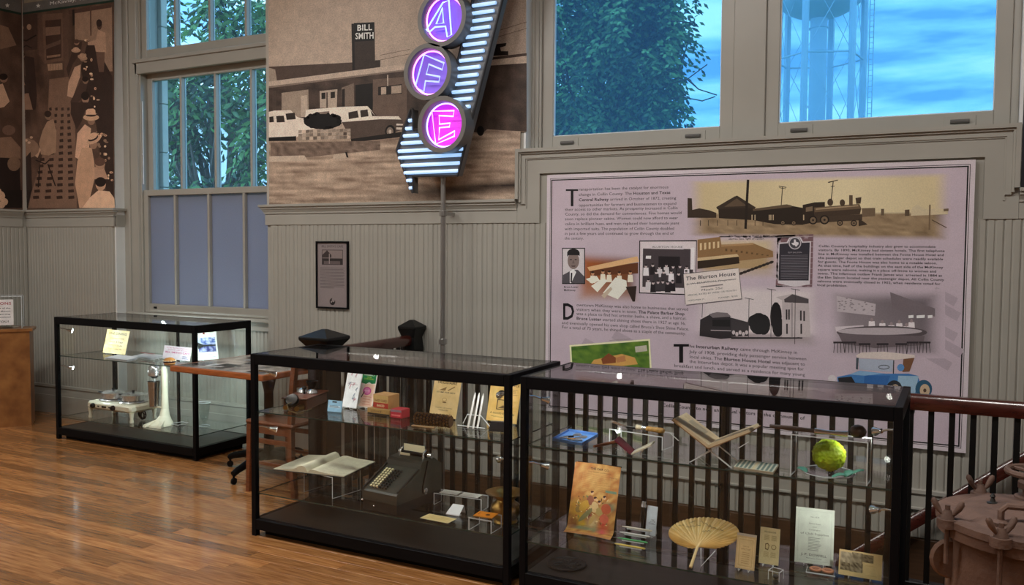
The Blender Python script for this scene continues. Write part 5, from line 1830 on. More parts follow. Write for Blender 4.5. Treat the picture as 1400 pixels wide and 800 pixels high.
# ---------------------------------------------------------------- small framed sign
fs = thing('framed_sign', 'small black-framed sign about the cafe hung on the beadboard', 'framed sign', (-4.08, YW - 0.012, 1.07))
fx0, fx1, fz0, fz1, fy = -4.228, -3.931, 1.074, 1.568, YW - 0.0125
for (a, b_, d, e_) in ((fx0, fx1, fz1 - 0.012, fz1), (fx0, fx1, fz0, fz0 + 0.012), (fx0, fx0 + 0.012, fz0 + 0.012, fz1 - 0.012), (fx1 - 0.012, fx1, fz0 + 0.012, fz1 - 0.012)):
    MB().box(a, b_, fy - 0.02, fy, d, e_, 0.002).build('frame_bar', BLACK, fs, world=True)
MB().box(fx0 + 0.01, fx1 - 0.01, fy - 0.008, fy - 0.001, fz0 + 0.01, fz1 - 0.01).build('backing', BOARD, fs, world=True)
P = Print(lambda x, y, k: Vector((fx0 + x, fy - 0.0085 - 0.00003 * k, fz0 + y)))
S = lambda r, g, b: c(r, g, b, 1.5)
W_, H_ = fx1 - fx0, fz1 - fz0
P.rect(0.012, 0.012, W_ - 0.012, H_ - 0.012, S(122, 112, 112))
P.text("BILL SMITH'S CAFE", (W_ / 2, H_ - 0.045), 0.016, S(50, 44, 44), width=0.20, align='c', sign=1)
P.rect(0.052, H_ - 0.172, W_ - 0.052, H_ - 0.062, S(44, 38, 38)).rect(0.056, H_ - 0.125, W_ - 0.056, H_ - 0.066, S(120, 108, 106))
P.poly([(0.056, H_ - 0.1), (0.10, H_ - 0.066), (0.14, H_ - 0.1), (0.14, H_ - 0.12), (0.056, H_ - 0.12)], S(52, 44, 44)).rect(0.07, H_ - 0.168, 0.22, H_ - 0.145, S(88, 78, 78)).rect(0.118, H_ - 0.165, 0.124, H_ - 0.09, S(150, 138, 136))
rr_ = random.Random(8)
for k in range(15):
    P.line([(0.035, H_ - 0.195 - k * 0.0105), (W_ - 0.035 - (0.10 if k == 14 else rr_.uniform(0, 0.012)), H_ - 0.195 - k * 0.0105)], 0.0032, S(76, 70, 70))
P.ell(W_ / 2, 0.052, 0.026, 0.026, S(30, 26, 26), 18).ell(W_ / 2 + 0.008, 0.064, 0.014, 0.016, S(122, 112, 112), 12).ell(W_ / 2 - 0.010, 0.05, 0.005, 0.008, S(150, 140, 140), 8)
P.build('print', PANELP, fs, world=True)

# ================================================================== NEON ARROW SIGN
def neon(name, col, k):
    return mat(name, (0.8, 0.8, 0.9), 0.3, emit=col, estr=k)


NB = neon('neon_blue', (0.18, 0.38, 1.0), 2.2)
NP = neon('neon_pink', (0.95, 0.25, 0.95), 2.6)
NV = neon('neon_violet', (0.35, 0.30, 1.0), 2.6)
NC = neon('neon_arrow_white_blue', (0.30, 0.58, 1.0), 0.95)
SGREY = mat('sign_grey_enamel', (0.16, 0.15, 0.14), 0.4, var=0.1)
SDARK = mat('sign_dark_enamel', (0.045, 0.043, 0.045), 0.4, var=0.1)
STEEL = mat('brushed_steel', (0.45, 0.44, 0.43), 0.3, 0.9, var=0.05)
YS = 4.84
ns = thing('neon_sign', 'neon cafe arrow sign with round letter cans on a steel pole', 'neon sign', (-2.98, 4.90, -3.0))


def onS(u, v, y=YS):
    q = onY(u, v, y)
    return (q.x, q.z)


MXZ = Matrix(((1, 0, 0, 0), (0, 0, -1, 0), (0, 1, 0, 0), (0, 0, 0, 1)))   # (x, z) outline -> wall-parallel prism, local z = -y
ol = [onS(u, v) for u, v in ((664, -66), (705, -66), (627, 240), (566, 241), (566, 264), (544, 206), (563, 150), (566, 150), (567, 178), (605, 176))]
MB().prism(ol, -YS - 0.05, -YS, MXZ).build('arrow_panel', SGREY, ns, world=True)
b = MB()
for a, d in zip(ol, ol[1:] + ol[:1]):
    b.tube([(a[0], YS - 0.012, a[1]), (d[0], YS - 0.012, d[1])], 0.010, 5)
b.build('arrow_border', SDARK, ns, world=True)
bars = []
for k in range(17):
    v = 7 + k * 10.75 - 32.25
    xr = 688 - (v + 5) * 0.2535 - 7
    xl = 652 - max(0, v) * 0.235 - 4 + (5 if v < 0 else 0) + max(0, -v) * 0.24
    if v < 165:
        bars.append((xl, xr, v))
bars += [(559, 563.5, 164), (555, 563.5, 175), (552, 572, 185), (549, 580, 195), (545, 594, 206), (623, 633.5, 203), (545.5, 631, 215), (549, 629, 225.5), (553, 626.5, 235.5), (556.5, 564, 246), (560, 564, 256)]
for (u0, u1, v) in bars:
    a = onY(u0, v + 1.0, YS - 0.016)
    x1 = onY(u1, v - 1.0, YS - 0.016).x
    MB().tube([(a.x, YS - 0.016, a.z), (x1, YS - 0.016, a.z)], 0.0115, 8).build('neon_bar', NC, ns, world=True)
cans = [((622, -48), 'C', NP, NB), ((603.5, 24), 'A', NP, NB), ((584, 98), 'F', NP, NC), ((603.5, 170), 'E', NV, NP)]
Q1 = Z(530, 0, 0.175)
Q2 = Z(530, 130, 0.1876)
LET = {'A': [Q1([(302, 235), (432, 20), (478, 2), (498, 272), (466, 288), (452, 206), (370, 212), (325, 252)]), Q1([(428, 62), (437, 180), (380, 187)])],
       'F': [Q1([(285, 428), (440, 492), (426, 545), (322, 502), (302, 580), (408, 600), (400, 640), (296, 632), (282, 716), (216, 676)])],
       'E': [Q2([(322, 118), (484, 114), (478, 155), (375, 150), (378, 212), (455, 205), (450, 232), (378, 238), (372, 325), (488, 262), (486, 300), (350, 358)])],
       'C': [[(640, -62), (632, -70), (614, -66), (606, -48), (612, -30), (630, -26), (640, -36), (634, -40), (626, -34), (618, -36), (614, -48), (620, -58), (630, -60)]]}
RC = 0.178
YCF = 4.725          # front of the cans
PLATES = {k: mat('can_plate_glow_paint_' + n, col, 0.45, var=0.05) for k, n, col in (('C', 'violet', (0.3, 0.15, 0.85)), ('A', 'blue', (0.35, 0.16, 0.95)), ('F', 'indigo', (0.32, 0.2, 0.9)), ('E', 'magenta', (0.9, 0.06, 0.85)))}  # neon glow is put into the plate paint
for (u, v), ltr, ring, let in cans:
    ce = onY(u, v, YCF)
    M = Matrix.Translation((ce.x, YCF, ce.z)) @ Matrix.Rotation(PI / 2, 4, 'X')     # local z -> towards the room
    b = MB(M)
    b.lathe([(RC - 0.003, -0.115), (RC - 0.003, -0.004), (RC + 0.002, 0.0), (RC - 0.028, 0.0), (RC - 0.030, -0.006), (RC - 0.030, -0.075), (RC - 0.033, -0.09), (RC - 0.033, -0.112), (RC - 0.003, -0.115)], 48, caps=False)
    can = b.build('letter_can', SGREY, ns, 30, world=True)
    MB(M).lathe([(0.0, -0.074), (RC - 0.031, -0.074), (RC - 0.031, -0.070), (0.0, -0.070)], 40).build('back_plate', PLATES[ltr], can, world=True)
    MB(M).tube([((RC - 0.040) * math.cos(2 * PI * k / 40), (RC - 0.040) * math.sin(2 * PI * k / 40), -0.045) for k in range(40)], 0.0055, 8, closed=True).build('neon_ring', ring, can, 60, world=True)
    lt = MB()
    for ring_ in LET[ltr]:
        pts = [onY(a, d, YCF + 0.03) for a, d in ring_]
        lt.tube([p for p in pts], 0.0055, 6, closed=True)
    lt.build('neon_letter', let, can, 60, world=True)
px_ = onY(606, 250, 4.90).x
zb_ = onY(606, 241, 4.87).z
MB().tube([(px_, 4.90, -3.0), (px_, 4.90, zb_ + 0.5)], 0.017, 12).build('pole', STEEL, ns, 40, world=True)
for zz in (onY(605, 292, 4.9).z, 0.9):
    MB().lathe([(0.018, zz - 0.02), (0.026, zz - 0.016), (0.026, zz + 0.016), (0.018, zz + 0.02)], 14, (px_, 4.90, 0)).build('pole_collar', STEEL, ns, 40, world=True)
MB().box(px_ - 0.010, px_ + 0.010, 4.915, YW - 0.013, onY(605, 292, 4.9).z - 0.01, onY(605, 292, 4.9).z + 0.01).build('wall_bracket', STEEL, ns, world=True)

# ================================================================== EXHIBITS
CARDP = print_mat('card_print', 0.55, 0.06, 260, 0.3, 0.08, 30)
ZU = ZM + 0.0002
LWZ = ZLL + 0.0002
CWZ = ZLC + 0.0002
K = c(30, 26, 24)


def card(name, label, cat, bl, br, tl_, z, lean, art, th=0.003, body=(0.75, 0.7, 0.6), group=None, easel=None):
    """stiff sheet leaning back; bl, br = where its foot meets the shelf, tl_ = its top left corner in the photograph"""
    A, B_ = onZ(bl[0], bl[1], z), onZ(br[0], br[1], z)
    ex = (B_ - A)
    w_ = ex.length
    ex.normalize()
    nh = ex.cross(Vector((0, 0, 1)))
    l = math.radians(lean)
    ey = Vector((0, 0, math.cos(l))) - nh * math.sin(l)
    nf = ex.cross(ey)
    h_ = (onP(tl_[0], tl_[1], A, nf) - A).dot(ey)
    A = A + Vector((0, 0, th * math.sin(l) + (0.0058 if easel else 0.0003)))
    bk = -nf
    M = Matrix(((ex.x, bk.x, ey.x, A.x), (ex.y, bk.y, ey.y, A.y), (ex.z, bk.z, ey.z, A.z), (0, 0, 0, 1)))
    t = thing(name, label, cat, M=M, group=group)
    bm_ = mat('card_body_%d' % (hash(body) % 9999), body, 0.6, var=0.04)
    MB().box(0, w_, 0, th, 0, h_).build('sheet', bm_, t)
    P = Print(lambda x, y, k: Vector((x * w_, -0.0003 - 0.00002 * k, y * h_)))
    art(P)
    P.build('print', CARDP, t)
    if easel:
        e = thing('acrylic_easel', easel, 'easel', M=Matrix(((ex.x, -nh.x, 0, A.x), (ex.y, -nh.y, 0, A.y), (0, 0, 1, z), (0, 0, 0, 1))))
        back = th / math.cos(l) + h_ * 0.45 * math.sin(l) + 0.012
        q = MB()
        for xx in (w_ * 0.25, w_ * 0.75):
            q.tube([(xx, -0.022, 0.012), (xx, -0.020, 0.003), (xx, back + 0.02, 0.003), (xx, back + 0.004, h_ * 0.45)], 0.0022, 5)
        q.build('prop', ACE, e)
        MB().box(w_ * 0.2, w_ * 0.8, back + 0.006, back + 0.009, h_ * 0.1, h_ * 0.42).build('back_plate', ACR, e)
    return t, w_, h_


def riser(label, M, w_, d_, h_, th=0.004):
    """bent acrylic bridge: top sheet and two side sheets with bright polished edges"""
    t = thing('acrylic_riser', label, 'riser', M=M)
    MB().box(0, w_, 0, d_, h_ - th, h_).build('top_sheet', ACR, t)
    for a in (0, w_ - th):
        MB().box(a, a + th, 0, d_, 0, h_ - th).build('side_sheet', ACR, t)
    e = MB()
    q = 0.0012
    e.box(0, w_, -q, 0, h_ - th, h_).box(0, w_, d_, d_ + q, h_ - th, h_)
    for a in (0, w_ - th):
        e.box(a, a + th, -q, 0, 0, h_ - th).box(a, a + th, d_, d_ + q, 0, h_ - th)
        e.box(a, a + th, 0, d_, 0.0, 0.0008)
    e.build('polished_edge', ACE, t)
    return t


def frame2(p0, p1, z):
    """matrix with x along p0 -> p1 on a shelf"""
    a = Vector(p0)
    ex = Vector(p1) - a
    ex.z = 0
    w_ = ex.length
    ex.normalize()
    ey = Vector((0, 0, 1)).cross(ex)
    return Matrix(((ex.x, ey.x, 0, a.x), (ex.y, ey.y, 0, a.y), (0, 0, 1, z), (0, 0, 0, 1))), w_


def flat_sheet(name, label, cat, M, w_, d_, th, art, body=(0.8, 0.78, 0.72), group=None):
    t = thing(name, label, cat, M=M, group=group)
    MB().box(0, w_, 0, d_, 0, th).build('sheet', mat('card_body_%d' % (hash(body) % 9999), body, 0.6, var=0.04), t)
    P = Print(lambda x, y, k: Vector((x * w_, y * d_, th + 0.0003 + 0.00002 * k)))
    art(P)
    P.build('print', CARDP, t)
    return t


def lines(P, x0, x1, y0, y1, n, col, h=0.012, seed=1, cen=False):
    r = random.Random(seed)
    for k in range(n):
        y = y0 + (y1 - y0) * (k / max(1, n - 1))
        e_ = r.uniform(0, 0.25) * (x1 - x0)
        if cen:
            P.rect(x0 + e_ / 2, y, x1 - e_ / 2, y + h, col, k == 0)
        else:
            P.rect(x0, y, x1 - e_, y + h, col, k == 0)


# ---------------------------------------------------------------- hotplate case, upper shelf
def a1(P):
    P.grid([(0, 1), (1, 1), (1, 0), (0, 0)], 10, 10, lambda s, t: mixc(c(236, 214, 160), c(214, 180, 110), min(1, max(0, 0.4 + fbm(s * 3, t * 3) - s * 0.4 + 0.2))))
    P.text('**FINE DINING**', (0.5, 0.80), 0.10, K, width=0.8, align='c', sign=1)
    for k, s in enumerate(('Chicken Fried', 'Steak & Eggs', 'OPEN Daily', 'Fresh Coffee, Pie')):
        P.text('**' + s + '**', (0.5, 0.62 - k * 0.15), 0.06, c(110, 78, 45), width=0.62, align='c', sign=1)


card('menu_card', 'aged yellow menu card standing on the upper shelf over the hotplate', 'card', (140.5, 483), (171, 486.5), (143.5, 451), ZU, 14, a1, body=(0.7, 0.58, 0.35), easel='clear easel behind the aged yellow menu card')
for i, (u0, v0, u1, v1, lab) in enumerate(((138, 492, 170, 495.5, 'flat white paper leaflet lying before the aged yellow menu card'), (181, 489, 208, 492.5, 'white pleated paper leaflet with fringed end beside the yellow menu card'))):
    M, w_ = frame2(onZ(u0, v0, ZU), onZ(u1, v1, ZU), ZU)
    t = thing('paper_leaflet', lab, 'leaflet', M=M)
    PW_ = mat('white_leaflet_paper', (0.82, 0.82, 0.84), 0.6, var=0.04)
    for k in range(4):
        MB().add([(0, 0, 0.001 + k * 0.004), (w_, 0.0, 0.001 + k * 0.004), (w_ * 0.97, 0.10, 0.010 + k * 0.006), (0.02, 0.10, 0.010 + k * 0.005), (0, 0, 0.002 + k * 0.004), (w_, 0.0, 0.002 + k * 0.004), (w_ * 0.97, 0.10, 0.011 + k * 0.006), (0.02, 0.10, 0.011 + k * 0.005)], [(0, 1, 2, 3), (4, 7, 6, 5), (0, 4, 5, 1), (1, 5, 6, 2), (2, 6, 7, 3), (3, 7, 4, 0)]).build('leaf', PW_, t)
    if i:
        for k in range(7):
            MB().tube([(w_ * 0.96, 0.012 * k, 0.014), (w_ + 0.035, 0.014 * k - 0.006, 0.006 + 0.006 * (k % 3))], 0.0028, 5).build('fringe', PW_, t)
        MB().box(0.01, w_ * 0.7, 0.06, 0.075, 0.033, 0.036).build('red_band', mat('dull_red_paper', c(150, 70, 70), 0.6, var=0.05), t)


def a2(P):
    P.rect(0, 0, 1, 1, c(238, 226, 236))
    for k, (s, h, y, w_) in enumerate((('YOU ARE WELCOME TO ENJOY LUNCH', 0.075, 0.82, 0.86), ('AT OUR NEW DINER, SEE YOU AT', 0.07, 0.68, 0.72), ("**BILL SMITH'S CAFE**", 0.13, 0.46, 0.90))):
        P.text(s, (0.52, y), h, c(196, 70, 130), width=w_, align='c', sign=1)
    lines(P, 0.72, 0.96, 0.12, 0.28, 3, c(90, 100, 150), 0.03)


card('menu_card', 'pink and white cafe announcement card standing behind the toy burger', 'card', (222, 491), (259, 495.2), (223.5, 473), ZU, 12, a2, easel='clear easel behind the pink cafe announcement card')
p_ = onZ(219, 500.5, ZU)
tb_ = thing('toy_burger', 'toy burger in a bun before the pink announcement card', 'toy burger', (p_.x, p_.y, ZU))
BUN = mat('toasted_bun', c(206, 138, 62), 0.5, var=0.3, vscale=30)
MB().lathe([(0.0, 0.0), (0.036, 0.0), (0.042, 0.008), (0.039, 0.016), (0.0, 0.016)], 20).build('bun_base', BUN, tb_, 40)
MB().lathe([(0.0, 0.016), (0.043, 0.017), (0.044, 0.027), (0.0, 0.028)], 20).build('patty', mat('seared_meat', c(70, 32, 20), 0.6, var=0.4, vscale=50, bump=0.4), tb_, 40)
MB().ball((0, 0, 0.028), 0.043, 2, (1, 1, 0.6), lambda q: 1 if q.z > -0.05 else 0.6).build('bun_top', BUN, tb_, 60)
lf = MB()
for k in range(14):
    a = k * 2 * PI / 14
    lf.ball((0.042 * math.cos(a), 0.042 * math.sin(a), 0.029), 0.008, 1, (1, 1, 0.5))
lf.build('salad', mat('cream_sauce_and_salad', c(236, 226, 200), 0.5, var=0.2, vscale=40), tb_)


def a3(P):
    P.rect(0, 0, 1, 1, c(228, 234, 224))
    for k in range(3):
        P.text('PARK', (0.12, 0.90 - k * 0.055), 0.03, c(190, 70, 80), width=0.16, sign=1)
    P.poly([(0.36, 0.80), (0.46, 0.80), (0.44, 0.88), (0.48, 0.95), (0.40, 0.97), (0.36, 0.90)], c(120, 40, 40))
    P.text('ICE CREAM', (0.62, 0.90), 0.035, c(80, 96, 60), width=0.30, sign=1).text('SUNDAE BAR', (0.62, 0.85), 0.03, c(80, 96, 60), width=0.26, sign=1)
    P.grid([(0.10, 0.70), (0.92, 0.70), (0.92, 0.24), (0.10, 0.24)], 14, 12, lambda s, t: mixc(c(46, 82, 160), c(214, 226, 244), min(1, max(0, 0.45 + 1.2 * fbm(s * 4, t * 5, 3)))) if t < 0.5 else mixc(c(52, 60, 120), c(170, 180, 214), min(1, max(0, 0.3 + 1.2 * fbm(s * 5, t * 4, 8)))))
    P.poly([(0.08, 0.56), (0.36, 0.47), (0.92, 0.46), (0.92, 0.42), (0.36, 0.42), (0.08, 0.34)], c(34, 38, 34))
    lines(P, 0.15, 0.9, 0.08, 0.16, 3, c(150, 160, 150), 0.01)


card('photo_poster', 'white leaflet with a blue lake photograph leaning at the end of the hotplate case', 'poster', (270, 494), (299, 492), (277, 450), ZU, 16, a3, easel='clear easel behind the blue lake leaflet')

# ---------------------------------------------------------------- hotplate case, lower shelf
CREAM = mat('cream_enamel', c(232, 226, 202), 0.3, var=0.05, coat=0.3)
q1 = onZ(180, 579, LWZ)
hp = thing('double_hotplate', 'cream enamel double hotplate with two chrome lidded pans', 'hotplate', (q1.x - 0.24, q1.y + 0.11, LWZ))
MB().box(-0.25, 0.25, -0.13, 0.13, 0.075, 0.135, 0.016).build('body', CREAM, hp, 40)
for a in (-0.235, 0.235):
    for d in (-0.105, 0.105):
        MB().lathe([(0.014, 0.0), (0.017, 0.01), (0.012, 0.03), (0.018, 0.07), (0.02, 0.077)], 12, (a, d, 0)).build('foot', CREAM, hp, 40)
for a in (-0.165, 0.065):
    kn = MB().lathe([(0.020, 0.0), (0.020, 0.012), (0.014, 0.022), (0.0, 0.023)], 16, (a, -0.131, 0.105), Matrix.Rotation(PI / 2, 3, 'X'))
    kn.build('knob', BLACK, hp, 40)
b = MB().box(-0.12, -0.10, -0.1325, -0.130, 0.100, 0.108).box(-0.07, -0.02, -0.1325, -0.130, 0.096, 0.110).box(0.005, 0.03, -0.1325, -0.130, 0.10, 0.108)
b.build('lettering', BLACK, hp)
for a in (-0.115, 0.115):
    b = MB().lathe([(0.10, 0.136), (0.105, 0.140), (0.10, 0.146), (0.088, 0.146)], 28, (a, 0.01, 0))
    b.build('burner_ring', CHROME, hp, 40)
    b = MB().lathe([(0.075, 0.147), (0.082, 0.152), (0.082, 0.185), (0.088, 0.187), (0.088, 0.193), (0.080, 0.196), (0.06, 0.206), (0.0, 0.210)], 28, (a, 0.01, 0))
    pan = b.build('pan', CHROME, hp, 40)
    MB().lathe([(0.006, 0.209), (0.012, 0.218), (0.010, 0.226), (0.0, 0.227)], 12, (a, 0.01, 0)).build('lid_knob', BLACK, pan, 40)
    MB().box(a - 0.17, a - 0.082, 0.0, 0.022, 0.178, 0.186, 0.003).build('pan_handle', BLACK, pan)
cb = MB()
cq = []
for k in range(60):
    a = k * 0.42
    cq.append((0.20 + (0.030 + 0.006 * math.sin(k * 0.7)) * math.cos(a), 0.02 + 0.012 * math.sin(k * 0.23), 0.04 + (0.030 + 0.004 * math.sin(k)) * math.sin(a)))
cb.tube(cq, 0.0045, 5)
cb.build('coiled_cord', BLACK, hp, 60)

q1 = onZ(211, 585, LWZ)
mx = thing('milkshake_mixer', 'cream and chrome drink mixer with steel cup beside the hotplate', 'drink mixer', (q1.x - 0.058, q1.y + 0.075, LWZ), math.radians(8))
b = MB()
sec = [(0.0, 0.075, 0.105, 0.010), (0.012, 0.07, 0.10, 0.012), (0.035, 0.05, 0.07, 0.03), (0.07, 0.034, 0.042, 0.045), (0.12, 0.026, 0.030, 0.05), (0.25, 0.023, 0.026, 0.05), (0.38, 0.024, 0.028, 0.048), (0.425, 0.022, 0.026, 0.044), (0.445, 0.012, 0.014, 0.042)]
rings = []
for z, rx, ry, yo in sec:
    rings.append([(0.03 + rx * math.cos(2 * PI * k / 18), yo + ry * math.sin(2 * PI * k / 18), z) for k in range(18)])
for A_, B_ in zip(rings, rings[1:]):
    b.add(A_ + B_, [(k, (k + 1) % 18, 18 + (k + 1) % 18, 18 + k) for k in range(18)])
b.add(rings[0], [tuple(range(17, -1, -1))]).add(rings[-1], [tuple(range(18))])
b.build('stand', CREAM, mx, 50)
for s in (-1, 1):
    MB().hull_prism([(0.03 + s * 0.04, 0.02, 0.0), (0.03 + s * 0.085, -0.09, 0.0), (0.03 + s * 0.055, -0.10, 0.0), (0.03 + s * 0.005, 0.0, 0.0)], [(0.03 + s * 0.03, 0.02, 0.05), (0.03 + s * 0.082, -0.085, 0.016), (0.03 + s * 0.058, -0.092, 0.016), (0.03 + s * 0.005, 0.0, 0.06)]).build('splayed_foot', CREAM, mx, 50)
b = MB().lathe([(0.0, 0.352), (0.02, 0.352), (0.030, 0.362), (0.048, 0.372), (0.05, 0.40), (0.046, 0.43), (0.03, 0.452), (0.008, 0.460), (0.0, 0.462)], 24, (-0.045, 0.03, 0))
b.box(-0.03, 0.03, 0.02, 0.05, 0.385, 0.42, 0.004)
mo = b.build('motor_head', CHROME, mx, 40)
MB().lathe([(0.008, 0.458), (0.012, 0.466), (0.006, 0.474), (0.0, 0.475)], 12, (-0.045, 0.03, 0)).build('switch', BLACK, mo, 40)
b = MB().lathe([(0.0, 0.138), (0.034, 0.138), (0.036, 0.142), (0.047, 0.325), (0.049, 0.328), (0.045, 0.328), (0.034, 0.146), (0.0, 0.146)], 28, (-0.045, 0.02, 0))
b.build('steel_cup', mat('polished_steel', (0.5, 0.48, 0.47), 0.18, 1.0, var=0.1), mx, 40)
b = MB().tube([(-0.045, 0.03, 0.16), (-0.045, 0.03, 0.355)], 0.004, 6)
b.build('spindle', CHROME, mx)
b = MB().box(-0.07, 0.03, 0.02, 0.045, 0.125, 0.137, 0.004)
b.build('cup_rest', CREAM, mx)
CG = glass_mat('pressed_glass', (0.94, 0.97, 0.97), 1.7)
q1 = onZ(279.5, 583, LWZ)
sg = thing('sundae_glass', 'tall clear sundae glass at the end of the hotplate case', 'glass', (q1.x, q1.y, LWZ))
MB().lathe([(0.0, 0.001), (0.038, 0.001), (0.040, 0.008), (0.014, 0.022), (0.012, 0.036), (0.028, 0.06), (0.036, 0.10), (0.042, 0.165), (0.047, 0.18), (0.043, 0.18), (0.038, 0.16), (0.032, 0.10), (0.022, 0.062), (0.0, 0.05)], 20).build('bowl_and_foot', CG, sg, 40)
MB().tube([(0.045 * math.cos(2 * PI * k / 24), 0.045 * math.sin(2 * PI * k / 24), 0.181) for k in range(24)], 0.0016, 5, closed=True).build('rim', ACE, sg)
MB().tube([(0.039 * math.cos(2 * PI * k / 24), 0.039 * math.sin(2 * PI * k / 24), 0.005) for k in range(24)], 0.0018, 5, closed=True).build('foot_rim', ACE, sg)
q1 = onZ(246, 590, LWZ)
sd = thing('glass_dish', 'small scalloped clear glass dish beside the drink mixer', 'glass dish', (q1.x, q1.y, LWZ))
b = MB()
n = 24
prof = [(0.018, 0.001), (0.030, 0.004), (0.012, 0.018), (0.022, 0.032), (0.045, 0.05), (0.055, 0.058), (0.050, 0.058), (0.020, 0.036)]
vs = []
for j, (r_, z_) in enumerate(prof):
    for k in range(n):
        a = 2 * PI * k / n
        rr = r_ * (1 + (0.12 * math.cos(6 * a) if j > 2 else 0))
        vs.append((rr * math.cos(a), rr * math.sin(a), z_))
b.add(vs, [(j * n + k, j * n + (k + 1) % n, (j + 1) * n + (k + 1) % n, (j + 1) * n + k) for j in range(len(prof) - 1) for k in range(n)] + [tuple(range(n - 1, -1, -1)), tuple(range((len(prof) - 1) * n, len(prof) * n))])
b.build('scalloped_bowl', CG, sd, 50)
MB().tube([(0.053 * (1 + 0.12 * math.cos(12 * PI * k / 48)) * math.cos(2 * PI * k / 48), 0.053 * (1 + 0.12 * math.cos(12 * PI * k / 48)) * math.sin(2 * PI * k / 48), 0.059) for k in range(48)], 0.0018, 5, closed=True).build('rim', ACE, sd)

# ---------------------------------------------------------------- adding machine case, upper shelf
PHW = mat('walnut_case_wood', c(92, 50, 34), 0.35, var=0.35, vscale=10, stretch=(8, 1, 8), coat=0.3)
BRASS = mat('aged_brass', c(178, 142, 80), 0.28, 1.0, var=0.2, vscale=20)
p0, p1 = onZ(412, 563.5, ZU), onZ(452, 546, ZU)
M, w_ = frame2(p0, p1, ZU)
tel = thing('wall_telephone', 'antique wooden wall telephone with chrome bells laid on the upper shelf', 'telephone', M=M)
MB().box(0.03, 0.30, 0.0, 0.135, 0.002, 0.058, 0.005).build('case', PHW, tel)
MB().box(0.02, 0.31, -0.008, 0.143, 0.058, 0.066, 0.003).build('case_lid', PHW, tel)
for yy in (0.035, 0.10):
    MB().lathe([(0.0, 0.066), (0.028, 0.070), (0.024, 0.082), (0.010, 0.090), (0.0, 0.091)], 16, (0.17 + yy * 0.3, yy, 0)).build('bell', CHROME, tel, 40)
MB().tube([(0.15, 0.068, 0.068), (0.15, 0.068, 0.095)], 0.006, 8).ball((0.15, 0.068, 0.10), 0.012, 2).build('clapper', BLACK, tel, 60)
b = MB().lathe([(0.012, 0.0), (0.016, 0.02), (0.030, 0.045), (0.034, 0.055), (0.028, 0.053), (0.010, 0.03)], 18, (0.255, 0.07, 0.068))
b.build('mouthpiece', BLACK, tel, 40)
R_ = Vector((-0.75, -0.1, 0.65)).to_track_quat('Z', 'Y').to_matrix()
b = MB().lathe([(0.0, 0.0), (0.030, 0.0), (0.036, 0.012), (0.036, 0.024), (0.024, 0.030), (0.0, 0.030)], 20, (0.02, 0.075, 0.045), R_)
ear = b.build('ear_piece', BLACK, tel, 40)
MB().lathe([(0.028, 0.0305), (0.031, 0.0315), (0.026, 0.032), (0.0, 0.0315)], 20, (0.02, 0.075, 0.045), R_).build('ear_rim', mat('dull_nickel', (0.06, 0.06, 0.06), 0.5, 0.2), ear, 40)
MB().tube([(0.03, 0.03, 0.018), (-0.055, 0.02, 0.024)], [0.018, 0.013], 12).build('receiver_barrel', BRASS, tel, 40)
MB().tube([(0.03, 0.10, 0.02), (-0.02, 0.10, 0.02)], 0.013, 10).build('crank_boss', BRASS, tel, 40)
b = MB().tube([(0.0, 0.06, 0.05), (-0.05, 0.075, 0.045), (-0.085, 0.05, 0.02), (-0.075, 0.01, 0.006), (-0.03, -0.005, 0.005), (0.02, -0.012, 0.006), (0.06, -0.012, 0.006)], 0.0025, 5)
b.build('cord', mat('cloth_cord', c(120, 105, 70), 0.8, var=0.2), tel)


def a4(P):
    P.rect(0, 0, 1, 1, c(150, 196, 226))
    P.rect(0.30, 0.80, 0.62, 0.92, c(20, 24, 34)).rect(0.08, 0.35, 0.9, 0.55, c(196, 222, 240))
    lines(P, 0.12, 0.9, 0.38, 0.52, 3, c(60, 80, 110), 0.03)


card('paper_tag', 'small pale blue paper tag standing beside the wooden telephone', 'tag', (447.5, 562.5), (466.5, 564.5), (450, 547), ZU, 10, a4, body=(0.3, 0.5, 0.7))


def a5(P):
    P.rect(0, 0, 1, 1, c(236, 238, 242))
    r = random.Random(3)
    for k in range(9):
        x, y = r.uniform(0.2, 0.8), r.uniform(0.12, 0.92)
        P.ell(x, y, 0.09, 0.03, c(*r.choice(((170, 180, 190), (210, 160, 170), (150, 160, 175)))), 10, r.random())
        P.line([(x, y), (x + r.uniform(-0.1, 0.1), y - 0.08)], 0.02, c(130, 140, 150))
    lines(P, 0.15, 0.85, 0.60, 0.64, 2, c(160, 140, 150), 0.012)


card('booklet', 'tall white booklet with small sketches standing on the upper shelf by the telephone', 'booklet', (467.5, 557.5), (487, 560.5), (476, 505.5), ZU, 14, a5, body=(0.8, 0.82, 0.85), easel='clear easel behind the tall white sketch booklet')


